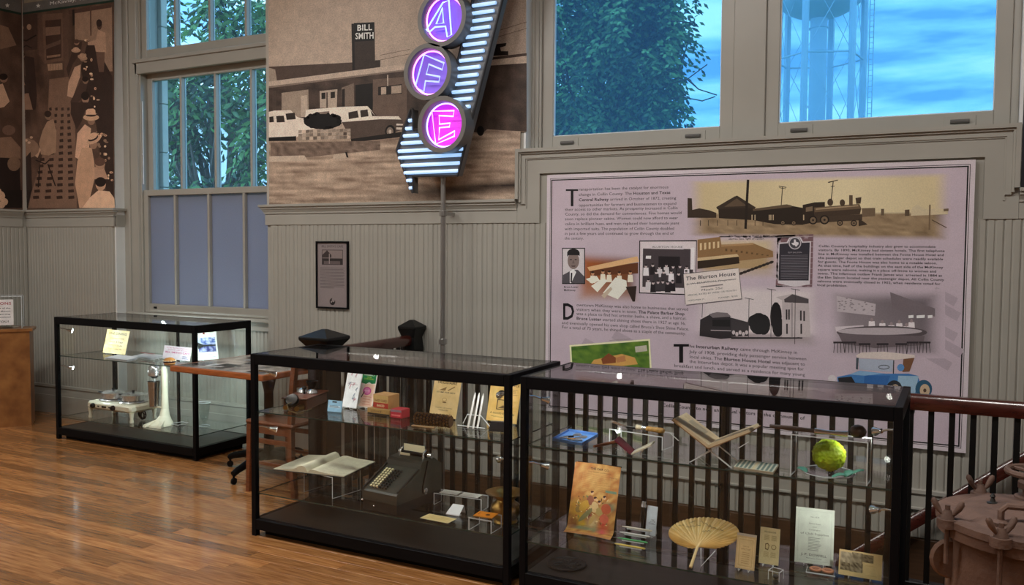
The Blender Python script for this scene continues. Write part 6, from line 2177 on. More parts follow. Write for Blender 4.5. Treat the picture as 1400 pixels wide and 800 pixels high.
def a6(P):
    P.rect(0, 0, 1, 1, c(240, 232, 226))
    P.poly([(0.04, 0.98), (0.96, 0.98), (0.96, 0.70), (0.72, 0.68), (0.55, 0.72), (0.35, 0.66), (0.04, 0.68)], c(24, 128, 76))
    P.text('**PHARMACY**', (0.5, 0.90), 0.05, c(240, 246, 236), width=0.72, align='c', sign=1)
    P.text('YOUR', (0.5, 0.84), 0.04, c(200, 230, 60), width=0.3, align='c', sign=1).text('COOK BOOK', (0.5, 0.785), 0.045, c(170, 220, 60), width=0.66, align='c', sign=1)
    P.poly([(0.10, 0.03), (0.96, 0.03), (0.96, 0.68), (0.3, 0.66)], c(244, 206, 186))
    P.ell(0.5, 0.47, 0.27, 0.115, c(214, 90, 160), 20).ell(0.5, 0.47, 0.2, 0.085, c(232, 140, 190), 18).text('NEW', (0.5, 0.455), 0.04, c(250, 240, 246), width=0.3, align='c', sign=1)
    P.line([(0.34, 0.45), (0.18, 0.28)], 0.05, c(40, 30, 34))
    lines(P, 0.3, 0.9, 0.08, 0.3, 4, c(226, 160, 140), 0.02)


card('booklet', 'green and pink booklet standing beside the red boxes', 'booklet', (488, 557.5), (508.5, 560.5), (495, 509.5), ZU, 14, a6, body=(0.85, 0.8, 0.78), easel='clear easel behind the green and pink booklet')


def carton(name, label, bl, br, z, depth, h_, face, top, art):
    M, w_ = frame2(onZ(bl[0], bl[1], z), onZ(br[0], br[1], z), z)
    t = thing(name, label, 'box', M=M)
    MB().box(0, w_, 0, depth, 0.0005, h_, 0.0015).build('carton', mat(name + '_' + label[:9], face, 0.5, var=0.1, vscale=20), t)
    P = Print(lambda x, y, k: Vector((x * w_, -0.0003 - 0.00002 * k, y * h_)))
    art(P)
    P.build('print', CARDP, t)
    return t, w_


def b1(P):
    P.rect(0.02, 0.05, 0.98, 0.95, c(206, 172, 110))
    P.rect(0.02, 0.05, 0.98, 0.42, c(180, 60, 46)).text('**DAISY CARD**', (0.5, 0.50), 0.16, c(120, 70, 40), width=0.8, align='c', sign=1).text('**BAKED**', (0.5, 0.14), 0.16, c(236, 214, 170), width=0.5, align='c', sign=1)


def b2(P):
    P.rect(0.02, 0.05, 0.98, 0.95, c(176, 140, 82)).rect(0.02, 0.05, 0.98, 0.30, c(40, 34, 30)).text('LIGHT', (0.4, 0.42), 0.3, c(90, 70, 44), width=0.5, align='c', sign=1)


def b3(P):
    P.rect(0.02, 0.05, 0.98, 0.95, c(190, 52, 66)).rect(0.02, 0.70, 0.98, 0.95, c(150, 120, 130)).rect(0.1, 0.25, 0.9, 0.42, c(226, 120, 120))


carton('cardboard_box', 'tan cardboard box at the bottom of the red and tan box pile', (502, 566), (533, 570), ZU, 0.10, 0.034, c(170, 136, 84), None, b2)
carton('cardboard_box', 'pinkish red cardboard box beside the tan box on the upper shelf', (533.6, 571), (549, 573), ZU, 0.07, 0.045, c(176, 50, 60), None, b3)
carton('cardboard_box', 'red and cream printed carton resting on the tan cardboard box', (510, 557.5), (531, 560.3), ZU + 0.0345, 0.09, 0.072, c(196, 150, 96), None, b1)


def a7(P):
    P.grid([(0, 1), (1, 1), (1, 0), (0, 0)], 6, 8, lambda s, t: mixc(c(232, 204, 150), c(214, 182, 122), min(1, max(0, 0.5 + fbm(s * 3, t * 4, 2)))))
    P.text('**FRIGIDAIRE**', (0.5, 0.83), 0.065, K, width=0.72, align='c', sign=1)
    P.poly([(0.22, 0.66), (0.50, 0.76), (0.46, 0.66)], c(140, 110, 66)).line([(0.56, 0.67), (0.80, 0.78)], 0.03, c(140, 110, 66))
    P.text('**STAMP FOR BEST**', (0.5, 0.60), 0.035, K, width=0.7, align='c', sign=1)
    P.ell(0.48, 0.44, 0.09, 0.045, c(170, 136, 84)).ell(0.48, 0.44, 0.07, 0.033, c(224, 196, 140)).rect(0.42, 0.36, 0.56, 0.385, c(120, 90, 54))
    P.text('MAKERS OF GOOD', (0.5, 0.22), 0.025, K, width=0.62, align='c', sign=1).text('NEEDLES', (0.5, 0.165), 0.025, K, width=0.36, align='c', sign=1)


card('paper_packet', 'tan printed paper packet standing behind the wooden roller brush', 'packet', (586.5, 570), (623, 575), (597, 516), ZU, 15, a7, body=(0.72, 0.58, 0.36), easel='clear easel behind the tan printed paper packet')
p0, p1 = onZ(563, 583.5, ZU), onZ(612, 588.5, ZU)
M, w_ = frame2(p0, p1, ZU)
br_ = thing('roller_brush', 'dark brown studded wooden roller lying before the tan packet', 'roller', M=M)
MB().tube([(0.0, 0.035, 0.036), (w_, 0.035, 0.036)], 0.026, 16).build('roller', mat('dark_walnut', c(58, 36, 24), 0.4, var=0.3), br_, 40)
stud = MB()
for i in range(11):
    for k in range(12):
        a = 2 * PI * (k + 0.5 * (i % 2)) / 12
        stud.ball((w_ * (i + 0.5) / 11, 0.035 + 0.027 * math.cos(a), 0.036 + 0.027 * math.sin(a)), 0.0062, 1)
so = stud.build('studs', mat('bronzed_studs', c(120, 88, 54), 0.3, 0.6, var=0.4, vscale=60), br_, 60)
so['kind'] = 'stuff'
MB().box(-0.004, w_ * 0.62, 0.0, 0.02, 0.0, 0.008, 0.002).build('rest', mat('pale_wood', c(176, 140, 96), 0.5, var=0.2), br_)
PENW = mat('white_pen_plastic', (0.85, 0.85, 0.84), 0.25, var=0.03)
RACK = onZ(647, 584, ZU)
rk = thing('acrylic_rack', 'clear acrylic rack holding three white pens upright', 'rack', (RACK.x, RACK.y, ZU))
MB().box(-0.075, 0.075, -0.02, 0.06, 0.0, 0.004).build('foot_plate', ACR, rk)
MB().tube([(-0.075, 0.03, 0.005), (-0.055, 0.038, 0.05), (0.02, 0.04, 0.05), (0.075, 0.03, 0.005)], 0.0025, 6).tube([(-0.075, -0.02, 0.005), (0.075, -0.02, 0.005)], 0.0025, 6).build('rack_edge', ACE, rk)
for (b0, t0) in (((639.5, 585.5), (650, 537)), ((646.5, 586.5), (655.5, 537)), ((652.5, 586), (661, 538))):
    A_ = onZ(b0[0], b0[1], ZU + 0.004)
    T_ = onP(t0[0], t0[1], A_ + Vector((0, 0.035, 0)), Vector((0, 1, 0.0)))
    pe = thing('white_pen', 'slim white pen standing in the acrylic rack', 'pen', tuple(A_), group='white pens in the acrylic rack')
    MB().tube([A_, A_.lerp(T_, 0.04), A_.lerp(T_, 0.9), T_], [0.002, 0.0052, 0.0052, 0.0015], 10).build('barrel', PENW, pe, 40, world=True)


def a8(P):
    P.grid([(0, 1), (1, 1), (1, 0), (0, 0)], 6, 8, lambda s, t: mixc(c(240, 204, 128), c(220, 176, 96), min(1, max(0, 0.5 + fbm(s * 3, t * 4, 7)))))
    P.text('**ROUND DANCE**', (0.52, 0.91), 0.055, K, width=0.86, align='c', sign=1)
    P.ell(0.40, 0.72, 0.12, 0.075, c(26, 24, 26), 16).ell(0.44, 0.73, 0.05, 0.03, c(120, 110, 100), 10)
    P.rect(0.28, 0.30, 0.74, 0.56, c(70, 56, 40)).rect(0.31, 0.32, 0.71, 0.54, c(206, 172, 108))
    P.poly([(0.34, 0.34), (0.5, 0.42), (0.68, 0.36), (0.68, 0.34)], c(110, 88, 56))
    P.text('**A GOOD EVENING**', (0.5, 0.19), 0.045, c(80, 60, 36), width=0.8, align='c', sign=1).text('McKinney', (0.35, 0.11), 0.03, c(80, 60, 36), width=0.4, align='c', sign=1)
    lines(P, 0.62, 0.92, 0.70, 0.82, 4, c(170, 130, 76), 0.012)


card('paper_packet', 'golden yellow packet with a dark square picture at the end of the adding machine case', 'packet', (664.5, 576), (706, 582), (673, 522.5), ZU, 13, a8, body=(0.75, 0.58, 0.3), easel='clear easel behind the golden yellow packet')
p0 = onZ(680, 590, ZU)
pu = thing('coin_purse', 'small black leather purse before the golden yellow packet', 'purse', (p0.x, p0.y, ZU), 0.2)
MB().hull_prism([(-0.04, -0.012, 0.001), (0.04, -0.012, 0.001), (0.045, 0.012, 0.001), (-0.045, 0.012, 0.001)], [(-0.034, 0.0, 0.045), (0.034, 0.0, 0.045), (0.034, 0.008, 0.045), (-0.034, 0.008, 0.045)]).build('pouch', mat('black_leather', (0.012, 0.012, 0.013), 0.35, var=0.2, bump=0.2), pu)
MB().tube([(-0.034, 0.004, 0.047), (0.034, 0.004, 0.047)], 0.003, 6).build('clasp', mat('dull_steel', (0.3, 0.3, 0.3), 0.3, 0.9), pu)

# ---------------------------------------------------------------- adding machine case, lower shelf
fl, fr_, bk_ = onZ(415.6, 672.5, CWZ), onZ(455, 682, CWZ), onZ(481, 671, CWZ)
M, w_ = frame2(fl, fr_, CWZ)
dr_ = 0.20
hr_ = onY(415.6, 644, fl.y).z - CWZ
riser('clear acrylic riser under the open ledger book', M, w_, dr_, hr_)
zt_ = CWZ + hr_ + 0.0003
PAGE = mat('ledger_page', c(228, 222, 196), 0.7, var=0.05, vscale=30)
COVER = mat('dark_ledger_cover', (0.02, 0.018, 0.016), 0.5, var=0.2)
s0, s1 = onZ(420, 645, zt_ + 0.012), onZ(470, 623.5, zt_ + 0.012)
M, hb = frame2(s0, s1, zt_)          # x runs along the spine, y to the left-hand page
hb = min(hb, 0.34)
bk = thing('ledger_book', 'open ledger with cream pages on the acrylic riser', 'book', M=M)
wl_, wr_ = 0.21, 0.215
MB().box(0, hb, -wr_ - 0.004, wl_ + 0.004, 0.0, 0.004, 0.001).build('cover', COVER, bk)


def page_block(sgn, wd, base, hump):
    b = MB()
    n = 12
    prof = []
    for i in range(n + 1):
        t = i / n
        y = sgn * wd * t
        z = base * (1 - 0.75 * t) + hump * math.exp(-((t - 0.18) / 0.16) ** 2) + 0.004
        prof.append((y, z))
    prof[0] = (0, 0.008)
    vs = [(0.003, y, z) for y, z in prof] + [(hb - 0.003, y, z) for y, z in prof] + [(0.003, y, 0.0042) for y, z in prof] + [(hb - 0.003, y, 0.0042) for y, z in prof]
    m = n + 1
    fs = []
    for i in range(n):
        fs += [(i, i + 1, m + i + 1, m + i), (2 * m + i, 3 * m + i, 3 * m + i + 1, 2 * m + i + 1), (i, 2 * m + i, 2 * m + i + 1, i + 1), (m + i, m + i + 1, 3 * m + i + 1, 3 * m + i)]
    fs += [(n, m + n, 3 * m + n, 2 * m + n), (0, 2 * m, 3 * m, m)]
    return b.add(vs, fs), prof


for sgn, wd, hump in ((1, wl_, 0.022), (-1, wr_, 0.006)):
    b, prof = page_block(sgn, wd, 0.016, hump)
    pg = b.build('page_block', PAGE, bk, 40)
    ln = MB()
    for k in range(24):
        xx = 0.02 + k * (hb - 0.04) / 24
        for i in range(3, 11):
            (ya, za), (yb, zb2) = prof[i], prof[i + 1]
            if random.random() < 0.8:
                ln.add([(xx, ya, za + 0.0004), (xx, yb, zb2 + 0.0004), (xx + 0.0022, yb, zb2 + 0.0004), (xx + 0.0022, ya, za + 0.0004)], [(0, 1, 2, 3)])
    ln.build('writing', mat('faded_ink', c(168, 158, 132), 0.7, var=0.2), pg)

# adding machine
IRON = mat('dark_olive_enamel', c(58, 60, 54), 0.42, var=0.15, vscale=25, coat=0.15)
IRON2 = mat('black_crinkle_iron', c(34, 32, 31), 0.45, var=0.2, vscale=30, bump=0.1)
f0, f1 = onZ(487.5, 700, CWZ), onZ(534.7, 710.5, CWZ)
M, wa = frame2(f0, f1, CWZ)
bb = onZ(590, 675, CWZ)
loc_ = M.inverted() @ bb
da = min(0.36, max(0.28, loc_.y))
am = thing('adding_machine', 'old dark enamel adding machine with rows of cream keys', 'adding machine', M=M)
YZ = Matrix(((0, 0, 1, 0), (1, 0, 0, 0), (0, 1, 0, 0), (0, 0, 0, 1)))
pf = [(0.0, 0.0), (0.0, 0.05), (da, 0.05), (da, 0.0)]
MB().prism([(0.004, 0.004), (0.004, 0.052), (da - 0.004, 0.052), (da - 0.004, 0.004)], 0.004, wa - 0.004, YZ).build('base', IRON2, am)
pf = [(0.0, 0.054), (0.0, 0.098), (0.008, 0.106), (0.185, 0.192), (0.192, 0.215), (0.205, 0.226), (0.29, 0.232), (da - 0.004, 0.19), (da, 0.14), (da, 0.054)]
MB().prism(pf, 0.0, wa, YZ).build('housing', IRON, am)
MB().prism([(0.012, 0.110), (0.178, 0.191), (0.172, 0.196), (0.012, 0.117)], wa - 0.010, wa - 0.001, YZ).build('side_rim', IRON2, am)
MB().prism([(0.0, 0.098), (0.008, 0.108), (0.185, 0.194), (0.178, 0.20), (0.0, 0.112)], 0.0, 0.007, YZ).build('side_rim', IRON2, am)
for a in (0.002, wa + 0.0005):
    MB().prism([(0.012, 0.058), (0.012, 0.092), (0.18, 0.175), (0.20, 0.21), (0.27, 0.22), (da - 0.02, 0.18), (da - 0.02, 0.058)], a - 0.003, a, YZ).build('side_panel', IRON2 if a < 0.1 else IRON, am)
sl = math.atan2(0.192 - 0.106, 0.177)
KEYC = mat('cream_key', c(226, 214, 170), 0.35, var=0.08, vscale=40)
KEYB = mat('black_key', (0.012, 0.012, 0.012), 0.35)
for i in range(9):
    for j in range(6):
        s = 0.022 + i * 0.0165
        yy, zz = s * math.cos(sl) + 0.004, 0.106 + s * math.sin(sl)
        xx = 0.040 + j * 0.0185
        k_ = MB(Matrix.Translation((xx, yy, zz)) @ Matrix.Rotation(sl, 4, 'X'))
        k_.lathe([(0.003, 0.0), (0.003, 0.006), (0.0066, 0.007), (0.0066, 0.0115), (0.0, 0.0125)], 8)
        k_.build('key', KEYC if j < 3 else KEYB, am, 40)
sw = Matrix.Translation((wa * 0.5, 0.1945, 0.2)) @ Matrix.Rotation(math.radians(62), 4, 'X')
MB(sw).box(-wa * 0.36, wa * 0.36, -0.008, 0.008, -0.001, 0.004, 0.002).build('dial_window', IRON2, am)
b = MB().tube([(0.035, 0.262, 0.245), (wa - 0.01, 0.262, 0.245)], 0.013, 12)
b.build('platen', BLACK, am, 40)
b = MB().tube([(0.02, 0.262, 0.245), (0.035, 0.262, 0.245)], 0.010, 10).tube([(wa - 0.01, 0.262, 0.245), (wa + 0.012, 0.262, 0.245)], 0.014, 10)
b.build('platen_knob', CHROME, am, 40)
b = MB()
b.box(0.055, wa - 0.03, 0.255, 0.258, 0.242, 0.29).box(0.06, wa * 0.55, 0.22, 0.223, 0.24, 0.252)
b.v = [Matrix.Rotation(0.0, 4, 'X') @ p for p in b.v]
b.build('paper_sheet', mat('cream_paper_roll', c(226, 214, 180), 0.7, var=0.04), am)
for x_ in (0.045, wa - 0.025):
    MB().tube([(x_, 0.235, 0.228), (x_, 0.24, 0.262), (x_, 0.262, 0.27)], 0.005, 6).build('paper_arm', CHROME, am)
b = MB().lathe([(0.016, 0.0), (0.016, 0.006), (0.008, 0.010), (0.0, 0.011)], 14, (wa + 0.001, 0.22, 0.075), Matrix.Rotation(PI / 2, 3, 'Y'))
b.build('crank_hub', CHROME, am, 40)
b = MB().tube([(wa + 0.004, 0.24, 0.225), (wa + 0.004, 0.218, 0.16), (wa + 0.004, 0.198, 0.10), (wa + 0.004, 0.20, 0.07), (wa + 0.004, 0.222, 0.062)], 0.004, 6)
b.build('cable', BLACK, am)
for x_ in (0.002, ):
    MB().ball((x_, -0.001, 0.05), 0.006, 2).ball((wa * 0.35, -0.001, 0.03), 0.004, 2).build('screw', CHROME, am)

# risers with cards
f0, f1 = onZ(593, 690, CWZ), onZ(658.5, 699.5, CWZ)
M1, w1_ = frame2(f0, f1, CWZ)
h1 = onY(593, 673.7, f0.y).z - CWZ
riser('longer clear acrylic riser carrying two white cards', M1, w1_, 0.075, h1)


def a9(P):
    P.rect(0, 0, 1, 1, c(236, 234, 226))
    lines(P, 0.1, 0.9, 0.2, 0.8, 5, c(190, 186, 176), 0.03)


def top_of(M, x, y, z, rz):
    return M @ Matrix.Translation((x, y, z)) @ Matrix.Rotation(rz, 4, 'Z')


flat_sheet('white_card', 'plain white card at the telephone end of the long acrylic riser', 'card', top_of(M1, w1_ * 0.10, 0.008, h1 + 0.0004, 0.05), w1_ * 0.36, 0.06, 0.0015, a9)
flat_sheet('white_card', 'white card with faint lines at the spittoon end of the long acrylic riser', 'card', top_of(M1, w1_ * 0.52, 0.006, h1 + 0.0004, 0.0), w1_ * 0.38, 0.06, 0.0015, a9)
f0, f1 = onZ(636, 727, CWZ), onZ(667.5, 732.5, CWZ)
M2, w2_ = frame2(f0, f1, CWZ)
h2 = onY(635.6, 709.6, f0.y).z - CWZ
riser('short clear acrylic riser carrying the orange booklet', M2, w2_, 0.10, h2)


def a10(P):
    P.rect(0, 0, 1, 1, c(232, 140, 36))
    P.ell(0.62, 0.45, 0.12, 0.16, c(90, 50, 20), 12).rect(0.12, 0.3, 0.16, 0.7, c(110, 60, 24))


flat_sheet('orange_booklet', 'small orange booklet lying on the short acrylic riser', 'booklet', top_of(M2, 0.012, 0.022, h2 + 0.0004, 0.06), w2_ * 0.8, 0.072, 0.004, a10, body=(0.75, 0.3, 0.04))
M, w_ = frame2(onZ(570.5, 714, CWZ), onZ(608.5, 721.5, CWZ), CWZ + 0.012)


def a11(P):
    P.rect(0, 0, 1, 1, c(236, 216, 158))
    P.rect(0.06, 0.10, 0.94, 0.90, c(226, 204, 142))
    lines(P, 0.15, 0.85, 0.25, 0.75, 5, c(190, 160, 96), 0.03, 3, True)


flat_sheet('cream_card', 'cream business card lying before the adding machine', 'card', M, w_, 0.075, 0.002, a11, body=(0.78, 0.68, 0.42))
MB_ = thing('acrylic_block', 'small clear block lifting the cream business card', 'riser', M=Matrix.Translation((0, 0, -0.0118)) @ M)
MB().box(0.02, w_ - 0.02, 0.01, 0.06, 0.0, 0.0115).build('block', ACR, MB_)
p0, p1 = onZ(610, 703, CWZ), onZ(628, 706, CWZ)
M, w_ = frame2(p0, p1, CWZ)
fc = thing('folded_card', 'folded white card standing under the long acrylic riser', 'card', M=M)
PWH = MATS['white_leaflet_paper']
MB().hull_prism([(0, 0, 0.004), (w_, 0, 0.004), (w_, 0.045, 0.040), (0.012, 0.045, 0.040)], [(0, 0, 0.0055), (w_, 0, 0.0055), (w_, 0.045, 0.0415), (0.012, 0.045, 0.0415)]).build('front_leaf', PWH, fc)
MB().hull_prism([(0.012, 0.045, 0.040), (w_, 0.045, 0.040), (w_, 0.06, 0.0005), (0.012, 0.06, 0.0005)], [(0.012, 0.0465, 0.0405), (w_, 0.0465, 0.0405), (w_, 0.0615, 0.0005), (0.012, 0.0615, 0.0005)]).build('back_leaf', PWH, fc)
MB().box(0, w_, -0.004, 0.02, 0.0003, 0.0035).build('base_leaf', PWH, fc)
p0 = onZ(702, 716, CWZ)
sp = thing('brass_spittoon', 'round brass spittoon with wide flared rim at the end of the adding machine case', 'spittoon', (min(p0.x, -1.875), min(p0.y, 3.79), CWZ))
MB().lathe([(0.0, 0.001), (0.055, 0.001), (0.058, 0.008), (0.05, 0.018), (0.066, 0.035), (0.074, 0.062), (0.066, 0.088), (0.045, 0.102), (0.042, 0.112), (0.06, 0.128), (0.092, 0.142), (0.096, 0.146), (0.088, 0.145), (0.05, 0.128), (0.036, 0.112), (0.0, 0.10)], 36).build('bowl', BRASS, sp, 40)

# ---------------------------------------------------------------- fan case, upper shelf
TRAYB = mat('blue_card_tray', c(92, 140, 205), 0.45, var=0.08)
p0, p1, p3 = onZ(756, 603, ZU), onZ(796, 609.5, ZU), onZ(790.5, 590, ZU)
M, w_ = frame2(p0, p1, ZU)
dt = 0.135
tr_ = thing('blue_tray', 'blue card tray holding coins and small medals', 'tray', M=Matrix.Translation((0, 0, 0.0008)) @ M @ Matrix.Rotation(math.radians(7), 4, 'X'))
MB().box(0, w_, 0, dt, 0.0005, 0.006).box(0, w_, -0.002, 0.002, 0.0, 0.012).box(0, w_, dt - 0.002, dt + 0.002, 0.0, 0.016).box(-0.002, 0.002, 0, dt, 0.0, 0.014).box(w_ - 0.002, w_ + 0.002, 0, dt, 0.0, 0.014).build('tray_body', TRAYB, tr_)
SILV = mat('worn_silver', (0.62, 0.60, 0.56), 0.3, 0.9, var=0.2, vscale=50)
for (x_, y_, r__) in ((0.45, 0.72, 0.17), (0.72, 0.62, 0.14), (0.62, 0.42, 0.10)):
    MB().lathe([(0, 0.0065), (r__ * w_ * 0.8, 0.0065), (r__ * w_ * 0.8, 0.009), (0, 0.0095)], 16, (x_ * w_, y_ * dt, 0)).build('coin', SILV, tr_, 40)
for (x0, y0, x1, y1, m_) in ((0.2, 0.3, 0.45, 0.5, 'b'), (0.15, 0.18, 0.35, 0.32, 's'), (0.4, 0.2, 0.62, 0.28, 'g'), (0.55, 0.12, 0.85, 0.3, 's')):
    MB().tube([(x0 * w_, y0 * dt, 0.010), (x1 * w_, y1 * dt, 0.010)], 0.0045, 6).build('medal_bar', {'b': BLACK, 's': SILV, 'g': BRASS}[m_], tr_)
f0, f1 = onZ(833, 604, ZU), onZ(906, 616, ZU)
M, w_ = frame2(f0, f1, ZU)
h3 = onY(833, 586, f0.y).z - ZU
riser('clear acrylic riser carrying the cut-throat razor and shaving brush', M, w_, 0.10, h3)
rz_ = thing('shaving_brush', 'wooden handled shaving brush lying on its acrylic riser', 'brush', M=M @ Matrix.Translation((w_ * 0.60, 0.05, h3 + 0.0135)))
MB().tube([(0.0, 0, 0), (0.012, 0, 0), (0.03, 0, 0), (0.075, 0, 0), (0.085, 0, 0)], [0.009, 0.012, 0.011, 0.013, 0.009], 12).build('handle', mat('golden_burr_wood', c(176, 134, 70), 0.4, var=0.4, vscale=60), rz_, 40)
MB().tube([(-0.022, 0, 0), (0.0, 0, 0)], [0.010, 0.009], 10).build('ferrule', CHROME, rz_, 40)
MB().tube([(-0.05, 0, 0), (-0.022, 0, 0)], [0.012, 0.009], 10).build('bristles', mat('cream_bristle', c(220, 208, 180), 0.8, var=0.2, vscale=90), rz_, 40)
ra = thing('folding_razor', 'black folding razor with open bright blade on the acrylic riser', 'razor', M=M @ Matrix.Translation((w_ * 0.10, 0.05, h3 + 0.005)) @ Matrix.Rotation(0.1, 4, 'Z'))
MB().box(0.03, w_ * 0.38, -0.006, 0.006, -0.004, 0.004, 0.002).build('scales', BLACK, ra)
MB().hull_prism([(0.03, -0.001, -0.003), (-0.035, -0.03, 0.02), (-0.03, -0.034, 0.032), (0.03, -0.001, 0.006)], [(0.03, 0.001, -0.003), (-0.035, -0.028, 0.02), (-0.03, -0.032, 0.032), (0.03, 0.001, 0.006)]).build('blade', CHROME, ra)
p0, p1 = onZ(812, 613, ZU), onZ(845, 606, ZU)
d_ = (p1 - p0)
kn_ = thing('pocket_knife', 'long brown wooden handled pocket knife before the razor riser', 'knife', (p0.x, p0.y, ZU))
MB().tube([p0 + Vector((0, 0, 0.008)), p0.lerp(p1, 0.5) + Vector((0, 0, 0.008)), p1 + Vector((0, 0, 0.008))], [0.006, 0.0078, 0.006], 8).build('handle', mat('rosewood_handle', c(120, 68, 40), 0.35, var=0.3, vscale=30), kn_, 40, world=True)
MB().hull_prism([p1 + Vector((0, 0, 0.004)), p1 + d_ * 0.12 + Vector((0, 0, 0.004)), p1 + d_ * 0.12 + Vector((0, 0, 0.012)), p1 + Vector((0, 0, 0.013))], [p + Vector((0, 0.002, 0)) for p in (p1 + Vector((0, 0, 0.004)), p1 + d_ * 0.12 + Vector((0, 0, 0.004)), p1 + d_ * 0.12 + Vector((0, 0, 0.012)), p1 + Vector((0, 0, 0.013)))]).build('bolster', CHROME, kn_, world=True)
# maroon notebook held open like a V on a small cradle
v0 = onZ(865, 621.5, ZU)
nb = thing('maroon_notebook', 'small maroon notebook propped open beside the razor riser', 'notebook', (v0.x, v0.y, ZU), 0.12)
MAR = mat('maroon_leather', c(112, 22, 48), 0.45, var=0.15)
MB().hull_prism([(-0.002, -0.035, 0.006), (-0.002, 0.05, 0.006), (-0.072, 0.05, 0.058), (-0.072, -0.035, 0.058)], [(-0.002, -0.035, 0.010), (-0.002, 0.05, 0.010), (-0.070, 0.05, 0.064), (-0.070, -0.035, 0.064)]).build('front_cover', MAR, nb)
MB().hull_prism([(0.002, -0.035, 0.006), (0.002, 0.05, 0.006), (0.085, 0.05, 0.050), (0.085, -0.035, 0.050)], [(0.0, -0.035, 0.011), (0.0, 0.05, 0.011), (0.083, 0.05, 0.056), (0.083, -0.035, 0.056)]).build('pages', PAGE, nb)
MB().tube([(-0.03, 0.0, 0.001), (-0.045, 0.0, 0.034)], 0.0022, 5).tube([(0.03, 0.0, 0.001), (0.045, 0.0, 0.026)], 0.0022, 5).build('cradle_wire', ACE, nb)

# open book on a crossed stand
z1_ = ZU
A0 = onZ(964, 640, ZU)
ob = thing('open_book', 'old open book with yellowed pages resting on a crossed acrylic stand', 'book', (A0.x, A0.y, ZU), math.radians(-3))
hsp = onY(964, 617, A0.y).z - ZU
OLDP = mat('yellowed_page', c(222, 202, 168), 0.7, var=0.08, vscale=25)
OLDC = mat('worn_tan_cover', c(150, 112, 72), 0.6, var=0.2)
LB = 0.155


def leaf_block(sx, ang, wd, th, name, m_):
    ca, sa = math.cos(ang), math.sin(ang)
    ux, uz = sx * ca, sa
    nx, nz = -sx * sa, ca
    q = []
    for (a, h_) in ((0.002, 0), (wd, 0), (wd, th), (0.002, th)):
        q.append((ux * a + nx * h_, uz * a + nz * h_ + hsp))
    return MB().hull_prism([(x_, 0.0, z_) for x_, z_ in q], [(x_, LB, z_) for x_, z_ in q]), (ux, uz, nx, nz)


for sx, ang, wd in ((-1, math.radians(33), 0.185), (1, math.radians(27), 0.19)):
    b, (ux, uz, nx, nz) = leaf_block(sx, ang, wd, 0.003, 'cover', OLDC)
    b.build('cover', OLDC, ob)
    b = MB().hull_prism([(ux * a + nx * h_, 0.003, uz * a + nz * h_ + hsp) for a, h_ in ((0.004, 0.0033), (wd - 0.004, 0.0033), (wd - 0.006, 0.014), (0.004, 0.016))], [(ux * a + nx * h_, LB - 0.003, uz * a + nz * h_ + hsp) for a, h_ in ((0.004, 0.0033), (wd - 0.004, 0.0033), (wd - 0.006, 0.014), (0.004, 0.016))])
    pb = b.build('page_block', OLDP, ob)
    P = Print(lambda x, y, k: Vector((ux * x + nx * (0.0165 - 0.002 * x / wd + 0.00002 * k), y, uz * x + nz * (0.0165 - 0.002 * x / wd + 0.00002 * k) + hsp)))
    P.rect(wd * 0.08, 0.01, wd * 0.94, LB - 0.01, c(216, 194, 158))
    P.rect(wd * 0.3, 0.075, wd * 0.75, LB - 0.03, c(178, 164, 140))
    for k in range(11):
        P.rect(wd * 0.15, 0.018 + k * 0.0115, wd * (0.9 if k % 3 else 0.7), 0.0195 + k * 0.0115, c(150, 130, 104), k == 0)
    P.build('print', CARDP, pb)
stn = thing('crossed_stand', 'crossed clear acrylic book stand under the old open book', 'stand', (A0.x, A0.y, ZU), math.radians(-3))
for sx in (-1, 1):
    x0, x1_ = sx * 0.085, -sx * 0.15
    zt2 = hsp * 0.92
    for yy in (0.02, LB - 0.025):
        b = MB().hull_prism([(x0, yy, 0.0), (x0 + 0.008, yy, 0.0), (x1_ * 0.05 + 0.008, yy, zt2), (x1_ * 0.05, yy, zt2)], [(x0, yy + 0.004, 0.0), (x0 + 0.008, yy + 0.004, 0.0), (x1_ * 0.05 + 0.008, yy + 0.004, zt2), (x1_ * 0.05, yy + 0.004, zt2)])
        b.build('leg', ACE, stn)
    MB().hull_prism([(sx * 0.16, 0.0, hsp + 0.05), (sx * 0.165, 0.0, hsp + 0.05), (sx * 0.125, 0.0, hsp + 0.02), (sx * 0.12, 0.0, hsp + 0.02)], [(sx * 0.16, 0.003, hsp + 0.05), (sx * 0.165, 0.003, hsp + 0.05), (sx * 0.125, 0.003, hsp + 0.02), (sx * 0.12, 0.003, hsp + 0.02)]).build('lip', ACE, stn)
p0, p1 = onZ(1002, 642.5, ZU), onZ(1056, 650, ZU)
M, w_ = frame2(p0, p1, ZU)


def a12(P):
    P.rect(0, 0, 1, 1, c(206, 206, 186))
    for k in range(9):
        P.rect(0.03 + k * 0.108, 0.04, 0.09 + k * 0.108, 0.96, c(112, 132, 124) if k != 4 else c(224, 210, 170), k == 0)


